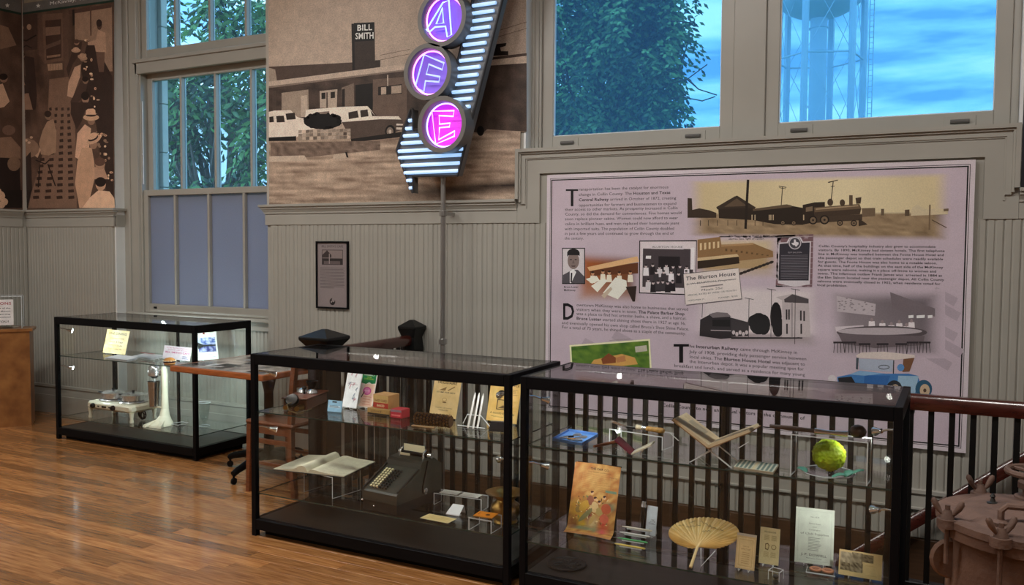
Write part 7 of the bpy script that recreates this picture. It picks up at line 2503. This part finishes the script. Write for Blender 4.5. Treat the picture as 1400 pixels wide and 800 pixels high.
flat_sheet('striped_sample_book', 'small striped sample booklet in front of the open book', 'booklet', M @ Matrix.Rotation(math.radians(9), 4, 'X'), w_, 0.085, 0.009, a12, body=(0.6, 0.52, 0.38))
f0, f1 = onZ(1078, 653, ZU), onZ(1184.5, 667.5, ZU)
M, w_ = frame2(f0, f1, ZU)
h4 = onY(1079, 598, f0.y).z - ZU + 0.007
riser('wide clear acrylic riser bridging the green horse apple', M, w_, 0.09, h4)
sc_ = thing('ice_cream_scoop', 'old metal scoop with brown handle lying on the wide acrylic riser', 'scoop', M=M @ Matrix.Translation((-0.062, 0.05, h4)))
MB().tube([(-0.03, 0, 0.012), (0.05, 0, 0.0115), (0.14, 0, 0.011)], [0.007, 0.010, 0.008], 10).build('handle', mat('grey_brown_wood', c(104, 86, 78), 0.6, var=0.3, stretch=(1, 10, 10)), sc_, 40)
MB().tube([(0.14, 0, 0.011), (0.18, 0, 0.011), (0.26, 0, 0.013)], [0.012, 0.008, 0.011], 10).build('shank', CHROME, sc_, 40)
MB().ball((0.295, 0, 0.028), 0.0275, 2, (1.15, 1, 1), lambda q: 1.0 if q.z < 0.3 else 0.93).build('scoop_bowl', mat('tarnished_metal', c(96, 84, 80), 0.35, 0.7, var=0.3, vscale=30), sc_, 50)
p0 = onZ(1131, 652, ZU)
gp = thing('glass_plate', 'shallow clear glass plate under the green horse apple', 'plate', (p0.x, p0.y + 0.01, ZU))
MB().lathe([(0.0, 0.001), (0.06, 0.001), (0.075, 0.004), (0.098, 0.010), (0.100, 0.012), (0.094, 0.012), (0.07, 0.007), (0.0, 0.005)], 36).build('dish', CG, gp, 40)
MB().tube([(0.098 * math.cos(2 * PI * k / 36), 0.098 * math.sin(2 * PI * k / 36), 0.0125) for k in range(36)], 0.0018, 5, closed=True).build('rim', ACE, gp)
LIME = mat('lime_green_rind', c(160, 200, 30), 0.5, var=0.25, vscale=14, col2=c(206, 226, 60), bump=0.3, bscale=60)
ha = thing('horse_apple', 'knobbly lime green horse apple on the glass plate', 'fruit', (p0.x, p0.y + 0.01, ZU + 0.0056))


def knob(q):
    v = noise.voronoi(Vector(q) * 6.5)[0]
    return 1.0 + 0.07 - 0.30 * min(0.42, v[0])  + 0.03 * noise.noise(Vector(q) * 9)


MB().ball((0, 0, 0.0715), 0.064, 5, (1, 1, 0.97), knob).build('rind', LIME, ha, 80)
LEAFT = mat('teal_green_leaf', c(96, 168, 150), 0.4, var=0.2, vscale=30)
for i, (dx, dy, a, l, t_) in enumerate(((0.022, -0.082, 0.25, 0.055, 0.25), (0.062, -0.062, 0.9, 0.05, 0.55), (0.075, -0.045, 0.2, 0.055, 0.9), (-0.07, -0.05, 2.6, 0.05, 0.1))):
    lf_ = thing('artificial_leaf', 'teal green leaf lying beside the horse apple on the plate', 'leaf', (p0.x + dx, p0.y + dy + 0.01, ZU + 0.013), a, group='leaves beside the horse apple')
    vs = []
    for k in range(7):
        s = k / 6
        wv = 0.018 * math.sin(PI * (0.08 + 0.92 * s)) + 0.0006
        zc = 0.010 * math.sin(PI * s) + t_ * 0.03 * s
        vs += [(l * s, -wv, zc), (l * s, 0, zc + 0.005), (l * s, wv, zc)]
    m_ = len(vs)
    vs2 = vs + [(x_, y_, z_ - 0.0012) for x_, y_, z_ in vs]
    fs = []
    for k in range(6):
        for j in range(2):
            a0 = k * 3 + j
            fs += [(a0, a0 + 3, a0 + 4, a0 + 1), (m_ + a0, m_ + a0 + 1, m_ + a0 + 4, m_ + a0 + 3)]
        fs += [(k * 3, m_ + k * 3, m_ + k * 3 + 3, k * 3 + 3), (k * 3 + 2, k * 3 + 5, m_ + k * 3 + 5, m_ + k * 3 + 2)]
    MB().add(vs2, fs).build('blade', LEAFT, lf_, 60)
    MB().tube([(0, 0, 0.004), (l, 0, t_ * 0.03 + 0.004)], 0.0012, 4).build('midrib', mat('pale_leaf_rib', c(150, 205, 185), 0.5), lf_)

# ---------------------------------------------------------------- fan case, lower shelf
A_, B_ = onZ(776, 724, CWZ), onZ(839, 735, CWZ)
M, w_ = frame2(A_, B_, CWZ)
ln_ = math.radians(17)
nfw = Vector((M[0][1], M[1][1], 0))
pl_n = Vector((0, 0, math.sin(ln_))) - nfw * math.cos(ln_)
ey_ = Vector((0, 0, math.cos(ln_))) + nfw * math.sin(ln_)
hc = (onP(787, 641, A_, pl_n) - A_).dot(ey_)
ca_ = thing('old_calendar', 'curled brown picture calendar with painted figures leaning in the fan case', 'calendar', M=M)
pts = []
for k in range(9):
    a = k / 8
    ang = (1 - a) * math.radians(78) + a * 0
    pts.append((-0.05 * (1 - a) ** 1.5 * 1.0, 0.004 + 0.030 * a * a))
prof = pts + [(math.sin(ln_) * s_ * hc + 0.0, 0.034 + math.cos(ln_) * s_ * hc) for s_ in [k / 16 for k in range(1, 17)]]
nu = 12
vs = []
for (y_, z_) in prof:
    for i in range(nu + 1):
        s_ = i / nu
        vs.append((w_ * s_, y_ + 0.010 * math.sin(PI * s_), z_))
m_ = len(vs)
fs = []
cols = []
np_ = len(prof)


def cal(s, t):
    n = fbm(s * 5, t * 7, 11)
    n2 = fbm(s * 14, t * 16, 5)
    top_ = mixc(c(176, 108, 46), c(226, 186, 104), min(1, max(0, 0.55 + 0.8 * n2 - abs(s - 0.5) * 0.9)))
    if t > 0.60:
        return top_
    m = mixc(c(150, 92, 48), c(206, 160, 84), min(1, max(0, 0.5 + n2)))
    for (cx, cy, rx, ry, col) in ((0.25, 0.50, 0.28, 0.10, c(196, 150, 50)), (0.30, 0.36, 0.14, 0.08, c(196, 162, 44)), (0.42, 0.42, 0.10, 0.09, c(140, 60, 70)), (0.76, 0.32, 0.10, 0.15, c(190, 62, 52)), (0.75, 0.2, 0.10, 0.06, c(200, 70, 80)), (0.52, 0.34, 0.12, 0.10, c(206, 186, 140)), (0.33, 0.24, 0.22, 0.06, c(70, 112, 84)), (0.58, 0.24, 0.08, 0.1, c(112, 120, 84)), (0.85, 0.56, 0.12, 0.035, c(90, 130, 110)), (0.1, 0.3, 0.12, 0.12, c(110, 62, 36))):
        d = ((s - cx) / rx) ** 2 + ((t - cy) / ry) ** 2
        if d < 1.3:
            m = mixc(m, col, min(1, 1.4 - d) * (0.75 + 0.5 * n2))
    if t < 0.12:
        m = mixc(m, c(186, 130, 88), 0.8)
    return m


b = MB()
o_ = 0
allv = [Vector(p) for p in vs] + [Vector(p) + Vector((0, 0.0022, -0.0004)) for p in vs]
b.v = allv
for j in range(np_ - 1):
    for i in range(nu):
        a0 = j * (nu + 1) + i
        f_ = (a0, a0 + 1, a0 + nu + 2, a0 + nu + 1)
        b.f.append(f_)
        b.fc.append([tuple(max(0, q) for q in cal(x_ / nu, y_ / (np_ - 1))) for x_, y_ in ((i, j), (i + 1, j), (i + 1, j + 1), (i, j + 1))])
        b.f.append(tuple(m_ + q for q in reversed(f_)))
        b.fc.append(c(170, 130, 84))
b.build('sheet', CARDP, ca_)
P = Print(lambda x, y, k: Vector((w_ * x, math.sin(ln_) * y * hc - 0.002 - 0.0003 + 0.010 * math.sin(PI * x), 0.034 + math.cos(ln_) * y * hc)))
for (x, y, rx, ry, col) in ((0.30, 0.30, 0.15, 0.085, c(206, 166, 50)), (0.20, 0.24, 0.09, 0.07, c(120, 110, 60)), (0.42, 0.40, 0.09, 0.10, c(128, 52, 66)), (0.52, 0.30, 0.10, 0.12, c(222, 200, 150)), (0.36, 0.16, 0.22, 0.05, c(62, 112, 84)), (0.78, 0.30, 0.10, 0.13, c(196, 56, 48)), (0.76, 0.14, 0.09, 0.12, c(206, 66, 74)), (0.62, 0.24, 0.07, 0.12, c(170, 160, 100)), (0.50, 0.10, 0.12, 0.05, c(196, 170, 110))):
    P.ell(x, y, rx * 0.85, ry * 0.85, mixc(col, c(190, 140, 76), 0.35), 14, x * 2)
for (x, y) in ((0.44, 0.52), (0.52, 0.43), (0.72, 0.47), (0.62, 0.38)):
    P.ell(x, y, 0.035, 0.030, c(222, 176, 130), 10).ell(x, y + 0.018, 0.038, 0.022, c(70, 40, 26), 9)
for k in range(90):
    a = random.Random(k)
    x, y = a.uniform(0.1, 0.85), a.uniform(0.04, 0.46)
    P.ell(x, y, a.uniform(0.01, 0.035), a.uniform(0.005, 0.013), c(*a.choice(((92, 52, 30), (226, 190, 120), (110, 130, 80), (160, 60, 50), (232, 210, 160)))), 7, a.uniform(0, 3))
for k in range(16):
    a = random.Random(k + 50)
    P.rect(0.12, 0.56 + k * 0.018, a.uniform(0.6, 0.9), 0.563 + k * 0.018, c(150, 100, 50), k == 0)
P.rect(0.72, 0.56, 0.97, 0.60, c(112, 140, 112)).line([(0.2, 0.56), (0.2, 0.84)], 0.006, c(190, 150, 90)).line([(0.8, 0.50), (0.8, 0.84)], 0.006, c(190, 150, 90))
P.text('**THE FAIR CO.**', (0.55, 0.90), 0.035, c(60, 34, 18), width=0.42, align='c', sign=1).text('Dry Goods and Notions', (0.55, 0.855), 0.02, c(90, 54, 26), width=0.5, align='c', sign=1).text('Phone 96', (0.86, 0.80), 0.018, c(80, 48, 24), width=0.16, align='c', sign=1)
P.build('lettering', CARDP, ca_)
MB().tube([(w_ * 0.98, 0.02 + math.sin(ln_) * hc, 0.034 + math.cos(ln_) * hc * 0.985), (w_ * 0.02, 0.02 + math.sin(ln_) * hc, 0.034 + math.cos(ln_) * hc * 0.985)], 0.003, 5).tube([(w_ * 0.5, 0.022 + math.sin(ln_) * hc, 0.034 + math.cos(ln_) * hc), (w_ * 0.5, 0.19, 0.001)], 0.003, 5).build('prop_rod', BLACK, ca_)


def a13(P):
    P.rect(0, 0, 1, 1, c(222, 232, 242))
    P.text('**WHEN**', (0.62, 0.52), 0.03, c(40, 46, 60), width=0.3, align='c', sign=1).text('**OUT OF INK**', (0.60, 0.46), 0.03, c(40, 46, 60), width=0.5, align='c', sign=1)
    lines(P, 0.25, 0.9, 0.38, 0.42, 2, c(120, 130, 150), 0.012)


card('booklet', 'pale blue booklet standing behind the rack of dip pens', 'booklet', (882, 733), (896, 735.5), (886, 693), CWZ, 12, a13, body=(0.7, 0.78, 0.86), easel='clear easel behind the pale blue booklet')
p0 = onZ(874, 733, CWZ)
tbx = thing('glass_tube', 'clear stoppered glass tube standing beside the pale blue booklet', 'tube', (p0.x, p0.y, CWZ))
b = MB().tube([(0, 0, 0.0045), (0.008, 0.03, 0.125)], 0.012, 14)
b.build('tube', CG, tbx, 40)
MB().tube([(0.008, 0.03, 0.126), (0.010, 0.035, 0.15)], [0.013, 0.011], 12).build('stopper', CHROME, tbx, 40)
p0 = onZ(863, 752, CWZ)
pr_ = thing('pen_rack', 'tiered clear acrylic rack for dip pens beside the curled calendar', 'rack', (p0.x, p0.y, CWZ), 0.0)
for xx in (-0.05, 0.05):
    MB().hull_prism([(xx - 0.002, -0.02, 0.0), (xx - 0.002, 0.10, 0.0), (xx - 0.002, 0.10, 0.075), (xx - 0.002, -0.02, 0.012)], [(xx + 0.002, -0.02, 0.0), (xx + 0.002, 0.10, 0.0), (xx + 0.002, 0.10, 0.075), (xx + 0.002, -0.02, 0.012)]).build('side', ACR, pr_)
for k in range(4):
    MB().box(-0.05, 0.05, -0.012 + k * 0.03, -0.006 + k * 0.03, 0.010 + k * 0.017, 0.014 + k * 0.017).build('bar', ACE, pr_)
for k, (nm, colr) in enumerate((('yellow', c(226, 206, 110)), ('green', c(90, 170, 110)), ('white', c(230, 230, 228)), ('ivory', c(236, 232, 214)))):
    pn = thing('dip_pen', '%s dip pen lying across the acrylic pen rack' % nm, 'pen', (p0.x, p0.y - 0.009 + k * 0.03, CWZ + 0.0185 + k * 0.017))
    MB().tube([(-0.075, 0, 0), (-0.045, 0, 0), (0.06, 0, 0), (0.066, 0, 0)], [0.0012, 0.0042, 0.0042, 0.002], 8).build('holder', mat(nm + '_pen_holder', colr, 0.35, var=0.05), pn, 40)
    MB().tube([(-0.098, 0, 0), (-0.072, 0, 0)], [0.0006, 0.0022], 6).build('nib', CHROME, pn)

# palm leaf fan, leaning back on a little wire stand
FANM = mat('dried_palm_leaf', c(238, 212, 154), 0.6, var=0.1, vscale=20)
FAND = mat('dried_palm_leaf_fold', c(218, 186, 122), 0.6, var=0.1, vscale=20)
hpt = onZ(944, 776, CWZ + 0.0095)
lnf = math.radians(52)
nfan = Vector((0, -math.cos(lnf), math.sin(lnf)))
top_c = onP(953, 750, hpt, nfan)
exf = Vector((1, 0, 0))
eyf = Vector((0, math.sin(lnf), math.cos(lnf)))
Mf = Matrix(((exf.x, -nfan.x, eyf.x, hpt.x), (exf.y, -nfan.y, eyf.y, hpt.y), (exf.z, -nfan.z, eyf.z, hpt.z), (0, 0, 0, 1)))
fa = thing('palm_leaf_fan', 'pleated palm leaf hand fan with handwriting propped in the case', 'fan', M=Mf)


def fl_(u, v):
    q = Mf.inverted() @ onP(u, v, hpt, nfan)
    return (q.x, q.z)


hub = fl_(953.5, 748)
rim = []
for k in range(46):
    a = math.radians(-250) + k * math.radians(320) / 45
    u, v = 962.5 + 48.5 * math.cos(a), 730 + 22 * math.sin(a)
    rim.append(fl_(u, v))
for k in range(45):
    (xa, za), (xb, zb2) = rim[k], rim[k + 1]
    xm, zm = (xa + xb) / 2, (za + zb2) / 2
    dy = -0.007
    g = MB()
    g.add([(hub[0], 0, hub[1]), (xa, 0, za), (xm, dy, zm), (xb, 0, zb2), (hub[0], 0.0015, hub[1]), (xa, 0.0015, za), (xm, dy + 0.0015, zm), (xb, 0.0015, zb2)], [(0, 1, 2), (0, 2, 3), (4, 6, 5), (4, 7, 6), (1, 5, 6, 2), (2, 6, 7, 3), (0, 4, 5, 1), (3, 7, 4, 0)])
    g.build('pleat', FANM if (k % 2 and not (5 < k < 11)) else FAND, fa)
MB().tube([(0, 0.0, 0.0), (hub[0] * 0.5, 0, hub[1] * 0.5), (hub[0], -0.001, hub[1]), (hub[0] + 0.01, -0.001, hub[1] + 0.03)], [0.007, 0.006, 0.006, 0.003], 8).build('handle', FANM, fa, 40)
g = MB()
for (u0, v0, u1, v1) in ((928, 720, 936, 719), (938, 722, 958, 719), (944, 716, 952, 713), (958, 714, 975, 722), (968, 721, 990, 727), (960, 728, 972, 727)):
    (xa, za), (xb, zb2) = fl_(u0, v0), fl_(u1, v1)
    pp = []
    for k in range(9):
        s = k / 8
        pp.append((xa + (xb - xa) * s, -0.006, za + (zb2 - za) * s + 0.004 * math.sin(k * 2.3)))
    g.tube(pp, 0.0009, 4)
g.build('handwriting', mat('brown_ink', c(80, 60, 36), 0.7), fa)
MB().tube([(0.02, 0.004, hub[1]), (0.03, (0.006 + 0.6157 * hub[1] * 0.35) / 0.788, hub[1] * 0.35), (0.08, 0.004, hub[1])], 0.0022, 5).build('prop_wire', ACE, fa)


def a14(P):
    P.rect(0, 0, 1, 1, c(206, 176, 128))
    P.rect(0.08, 0.04, 0.92, 0.88, c(216, 190, 142)).rect(0.14, 0.08, 0.86, 0.84, c(196, 164, 112)).rect(0.17, 0.10, 0.83, 0.82, c(214, 186, 136))
    P.text('SCHOOL', (0.5, 0.62), 0.04, c(150, 110, 64), width=0.34, align='c', sign=1).text('DIRECTORY', (0.5, 0.54), 0.045, c(150, 110, 64), width=0.5, align='c', sign=1)
    lines(P, 0.25, 0.75, 0.16, 0.46, 6, c(176, 138, 86), 0.012, 5, True)
    P.rect(0.0, 0.93, 1, 1, c(190, 176, 160))


card('framed_card', 'tan document in a slim clear frame beside the palm leaf fan', 'framed card', (1004.5, 778), (1031, 783), (1011, 730.5), CWZ, 13, a14, body=(0.62, 0.5, 0.32), easel='clear easel behind the tan framed document')


def a15(P):
    P.rect(0, 0, 1, 1, c(226, 208, 160))
    P.text('PROGRAMME', (0.5, 0.86), 0.045, c(90, 70, 40), width=0.6, align='c', sign=1)
    P.poly([(0.28, 0.40), (0.28, 0.55), (0.42, 0.58), (0.50, 0.52), (0.44, 0.38)], c(120, 96, 58)).poly([(0.31, 0.43), (0.31, 0.53), (0.42, 0.55), (0.46, 0.5), (0.42, 0.41)], c(222, 202, 150)).ell(0.72, 0.48, 0.13, 0.07, c(150, 124, 78)).ell(0.72, 0.48, 0.10, 0.05, c(224, 206, 158))
    for (x0, x1_, y0) in ((0.2, 0.5, 0.66), (0.56, 0.86, 0.66), (0.2, 0.5, 0.20), (0.56, 0.86, 0.20)):
        lines(P, x0, x1_, y0, y0 + 0.12, 5, c(170, 142, 92), 0.01, 3, True)


card('printed_card', 'cream printed card with line drawings between the framed document and the price list', 'card', (1037, 771.5), (1064, 776), (1041.4, 722.3), CWZ, 12, a15, body=(0.72, 0.62, 0.4), easel='clear easel behind the cream card with drawings')


def a16(P):
    P.rect(0, 0, 1, 1, c(224, 234, 222))
    for (x0, y0, x1_, y1) in ((0.07, 0.05, 0.075, 0.95), (0.925, 0.05, 0.93, 0.95), (0.07, 0.05, 0.93, 0.053), (0.07, 0.947, 0.93, 0.95)):
        P.rect(x0, y0, x1_, y1, c(160, 172, 158), False)
    g_ = c(112, 124, 112)
    for s, y, h, w_ in (('No. 35-R', 0.83, 0.022, 0.22), ('Price List', 0.71, 0.024, 0.3), ('and', 0.655, 0.018, 0.1), ('Catalogue', 0.60, 0.022, 0.3), ('of Club Supplies', 0.52, 0.036, 0.74), ('**J. P. DOWELL**', 0.14, 0.04, 0.66), ('McKinney, Texas', 0.09, 0.018, 0.4)):
        P.text(s, (0.5, y), h, g_, width=w_, align='c', sign=1)
    lines(P, 0.34, 0.68, 0.24, 0.46, 9, c(150, 160, 150), 0.010, 6)


card('price_list', 'large pale green price list sheet standing at the railing end of the fan case', 'sheet', (1086, 770), (1139, 777), (1092, 695), CWZ, 12, a16, body=(0.75, 0.8, 0.73), easel='clear easel behind the pale green price list')
p0, p1 = onZ(1102, 783, CWZ), onZ(1142, 789, CWZ)
M, w_ = frame2(p0, p1, CWZ)
cs = thing('coin_stand', 'low clear acrylic stand holding two copper tokens', 'stand', M=M)
MB().box(0, w_, 0, 0.07, 0.0, 0.005).box(0, w_, 0.06, 0.07, 0.005, 0.018).build('plate', ACR, cs)
MB().box(0, w_, -0.001, 0, 0.0, 0.005).box(-0.001, 0, 0, 0.07, 0, 0.005).build('polished_edge', ACE, cs)
for k, xx in enumerate((0.3, 0.72)):
    tk = thing('copper_token', 'round pinkish copper token on the low clear stand', 'token', M=M @ Matrix.Translation((w_ * xx, 0.034, 0.0053)), group='copper tokens on the clear stand')
    MB().lathe([(0.0, 0.0), (0.023, 0.0), (0.024, 0.002), (0.024, 0.006), (0.022, 0.0075), (0.019, 0.006), (0.0, 0.006)], 24).build('disc', mat('pink_copper', c(214, 150, 118), 0.4, 0.3, var=0.1), tk, 30)
    MB().lathe([(0.0, 0.0062), (0.014, 0.0064), (0.012, 0.008), (0.0, 0.0085)], 16).build('raised_emblem', mat('dark_copper', c(176, 112, 84), 0.4, 0.4, var=0.2), tk, 30)


def a17(P):
    P.rect(0, 0, 1, 1, c(230, 206, 150))
    for (x0, y0, x1_, y1, a_, b_) in ((0.03, 0.42, 0.32, 0.92, 150, 206), (0.30, 0.48, 0.55, 0.95, 120, 190), (0.52, 0.62, 0.80, 0.93, 90, 150), (0.04, 0.20, 0.30, 0.5, 60, 170), (0.26, 0.18, 0.56, 0.56, 70, 190)):
        P.grid([(x0, y1), (x1_, y1), (x1_, y0), (x0, y0)], 6, 5, lambda s, t: mixc(c(a_, a_ - 12, a_ - 34), c(b_, b_ - 14, b_ - 44), min(1, max(0, 0.5 + 1.3 * fbm(s * 4 + x0 * 9, t * 4, 3)))))
    lines(P, 0.62, 0.9, 0.12, 0.5, 2, c(206, 176, 116), 0.012)


card('photo_card', 'cream album page with small brown photographs beside the copper tokens', 'photo card', (1146, 787), (1205, 797), (1147, 752.5), CWZ, 12, a17, body=(0.75, 0.64, 0.4), easel='clear easel behind the cream album page')
p0 = onZ(1060, 793, CWZ)
cbx = thing('clear_cube', 'tiny clear acrylic cube before the cream card with drawings', 'cube', (p0.x, p0.y + 0.01, CWZ), -0.2)
MB().box(-0.022, 0.022, -0.022, 0.022, 0.0, 0.036).build('cube', ACR, cbx)
q = MB()
for a in (-0.022, 0.022):
    for d in (-0.022, 0.022):
        q.box(a - 0.001, a + 0.001, d - 0.001, d + 0.001, 0, 0.036)
    q.box(-0.022, 0.022, a - 0.001, a + 0.001, 0.035, 0.037).box(a - 0.001, a + 0.001, -0.022, 0.022, 0.035, 0.037)
q.build('polished_edge', ACE, cbx)
MB().ball((0, 0, 0.011), 0.0105, 2, (1.2, 1.2, 0.9)).build('nugget', mat('dark_nugget', (0.05, 0.045, 0.04), 0.5, var=0.3), cbx, 60)
# oval medallion lying on the deck
p0 = onZ(775, 772, ZD)
md = thing('cast_medallion', 'dark oval cast medallion lying on the black deck of the fan case', 'medallion', (p0.x, p0.y, ZD + 0.0003))
GUN = mat('gunmetal', (0.035, 0.035, 0.04), 0.42, 0.5, var=0.3, vscale=40, bump=0.4, bscale=90)
MB().lathe([(0.0, 0.0), (0.088, 0.0), (0.09, 0.004), (0.088, 0.009), (0.080, 0.009), (0.077, 0.005), (0.0, 0.005)], 36).build('disc', GUN, md, 30)
g = MB()
r = random.Random(9)
for k in range(10):
    a = k * 2 * PI / 10
    pp = [(0.02 * math.cos(a), 0.02 * math.sin(a), 0.006)]
    for j in range(4):
        a += r.uniform(-0.3, 0.5)
        pp.append(((0.03 + 0.012 * j) * math.cos(a), (0.03 + 0.012 * j) * math.sin(a), 0.0065))
    g.tube(pp, 0.0028, 5)
g.build('raised_relief', GUN, md)


# ---------------------------------------------------------------- keep every exhibit clear of the case glass
def tops():
    return [o for o in bpy.data.objects if o.parent is None and o.type == 'EMPTY' and o.get('category')]


def bbox(o):
    pts = []
    st = [o]
    while st:
        q = st.pop()
        if q.type == 'MESH':
            pts += [q.matrix_world @ Vector(v) for v in q.bound_box]
        st += KIDMAP.get(q.name, [])
    return pts


KIDMAP = {}
for o in bpy.data.objects:
    if o.parent:
        KIDMAP.setdefault(o.parent.name, []).append(o)
bpy.context.view_layer.update()
SETS = [('acrylic_riser', 'ledger_book'), ('acrylic_riser.001', 'white_card', 'white_card.001'), ('acrylic_riser.002', 'orange_booklet'),
        ('cream_card', 'acrylic_block'), ('acrylic_riser.003', 'shaving_brush', 'folding_razor'), ('open_book', 'crossed_stand'),
        ('acrylic_riser.004', 'ice_cream_scoop'), ('glass_plate', 'horse_apple', 'artificial_leaf', 'artificial_leaf.001', 'artificial_leaf.002', 'artificial_leaf.003'),
        ('coin_stand', 'copper_token', 'copper_token.001'), ('pen_rack', 'dip_pen', 'dip_pen.001', 'dip_pen.002', 'dip_pen.003'),
        ('acrylic_rack', 'white_pen', 'white_pen.001', 'white_pen.002'),
        ('menu_card', 'acrylic_easel'), ('menu_card.001', 'acrylic_easel.001'), ('photo_poster', 'acrylic_easel.002'), ('booklet', 'acrylic_easel.003'), ('booklet.001', 'acrylic_easel.004'),
        ('paper_packet', 'acrylic_easel.005'), ('paper_packet.001', 'acrylic_easel.006'), ('booklet.002', 'acrylic_easel.007'), ('framed_card', 'acrylic_easel.008'),
        ('printed_card', 'acrylic_easel.009'), ('price_list', 'acrylic_easel.010'), ('photo_card', 'acrylic_easel.011'), ('cardboard_box', 'cardboard_box.002')]
used = {n for s_ in SETS for n in s_}
for o in tops():
    if o.name not in used:
        SETS.append((o.name,))
for s_ in SETS:
    obs = [bpy.data.objects[n] for n in s_]
    if obs[0]['category'] in ('display case', 'railing', 'mural', 'table', 'chair'):
        continue
    pts = [p for o in obs for p in bbox(o)]
    if not pts:
        continue
    lo = Vector([min(p[i] for p in pts) for i in range(3)])
    hi = Vector([max(p[i] for p in pts) for i in range(3)])
    for (cx, cy) in (CL, CC, CRR):
        if cx < (lo.x + hi.x) / 2 < cx + CW and cy - 0.03 < (lo.y + hi.y) / 2 < cy + CD and hi.z < CH:
            d = Vector((0, 0, 0))
            if lo.y < cy + 0.024:
                d.y = cy + 0.024 - lo.y
            elif hi.y > cy + CD - 0.036:
                d.y = cy + CD - 0.036 - hi.y
            if lo.x < cx + 0.026:
                d.x = cx + 0.026 - lo.x
            elif hi.x > cx + CW - 0.026:
                d.x = cx + CW - 0.026 - hi.x
            if d.length > 0:
                for o in obs:
                    o.location = o.location + d
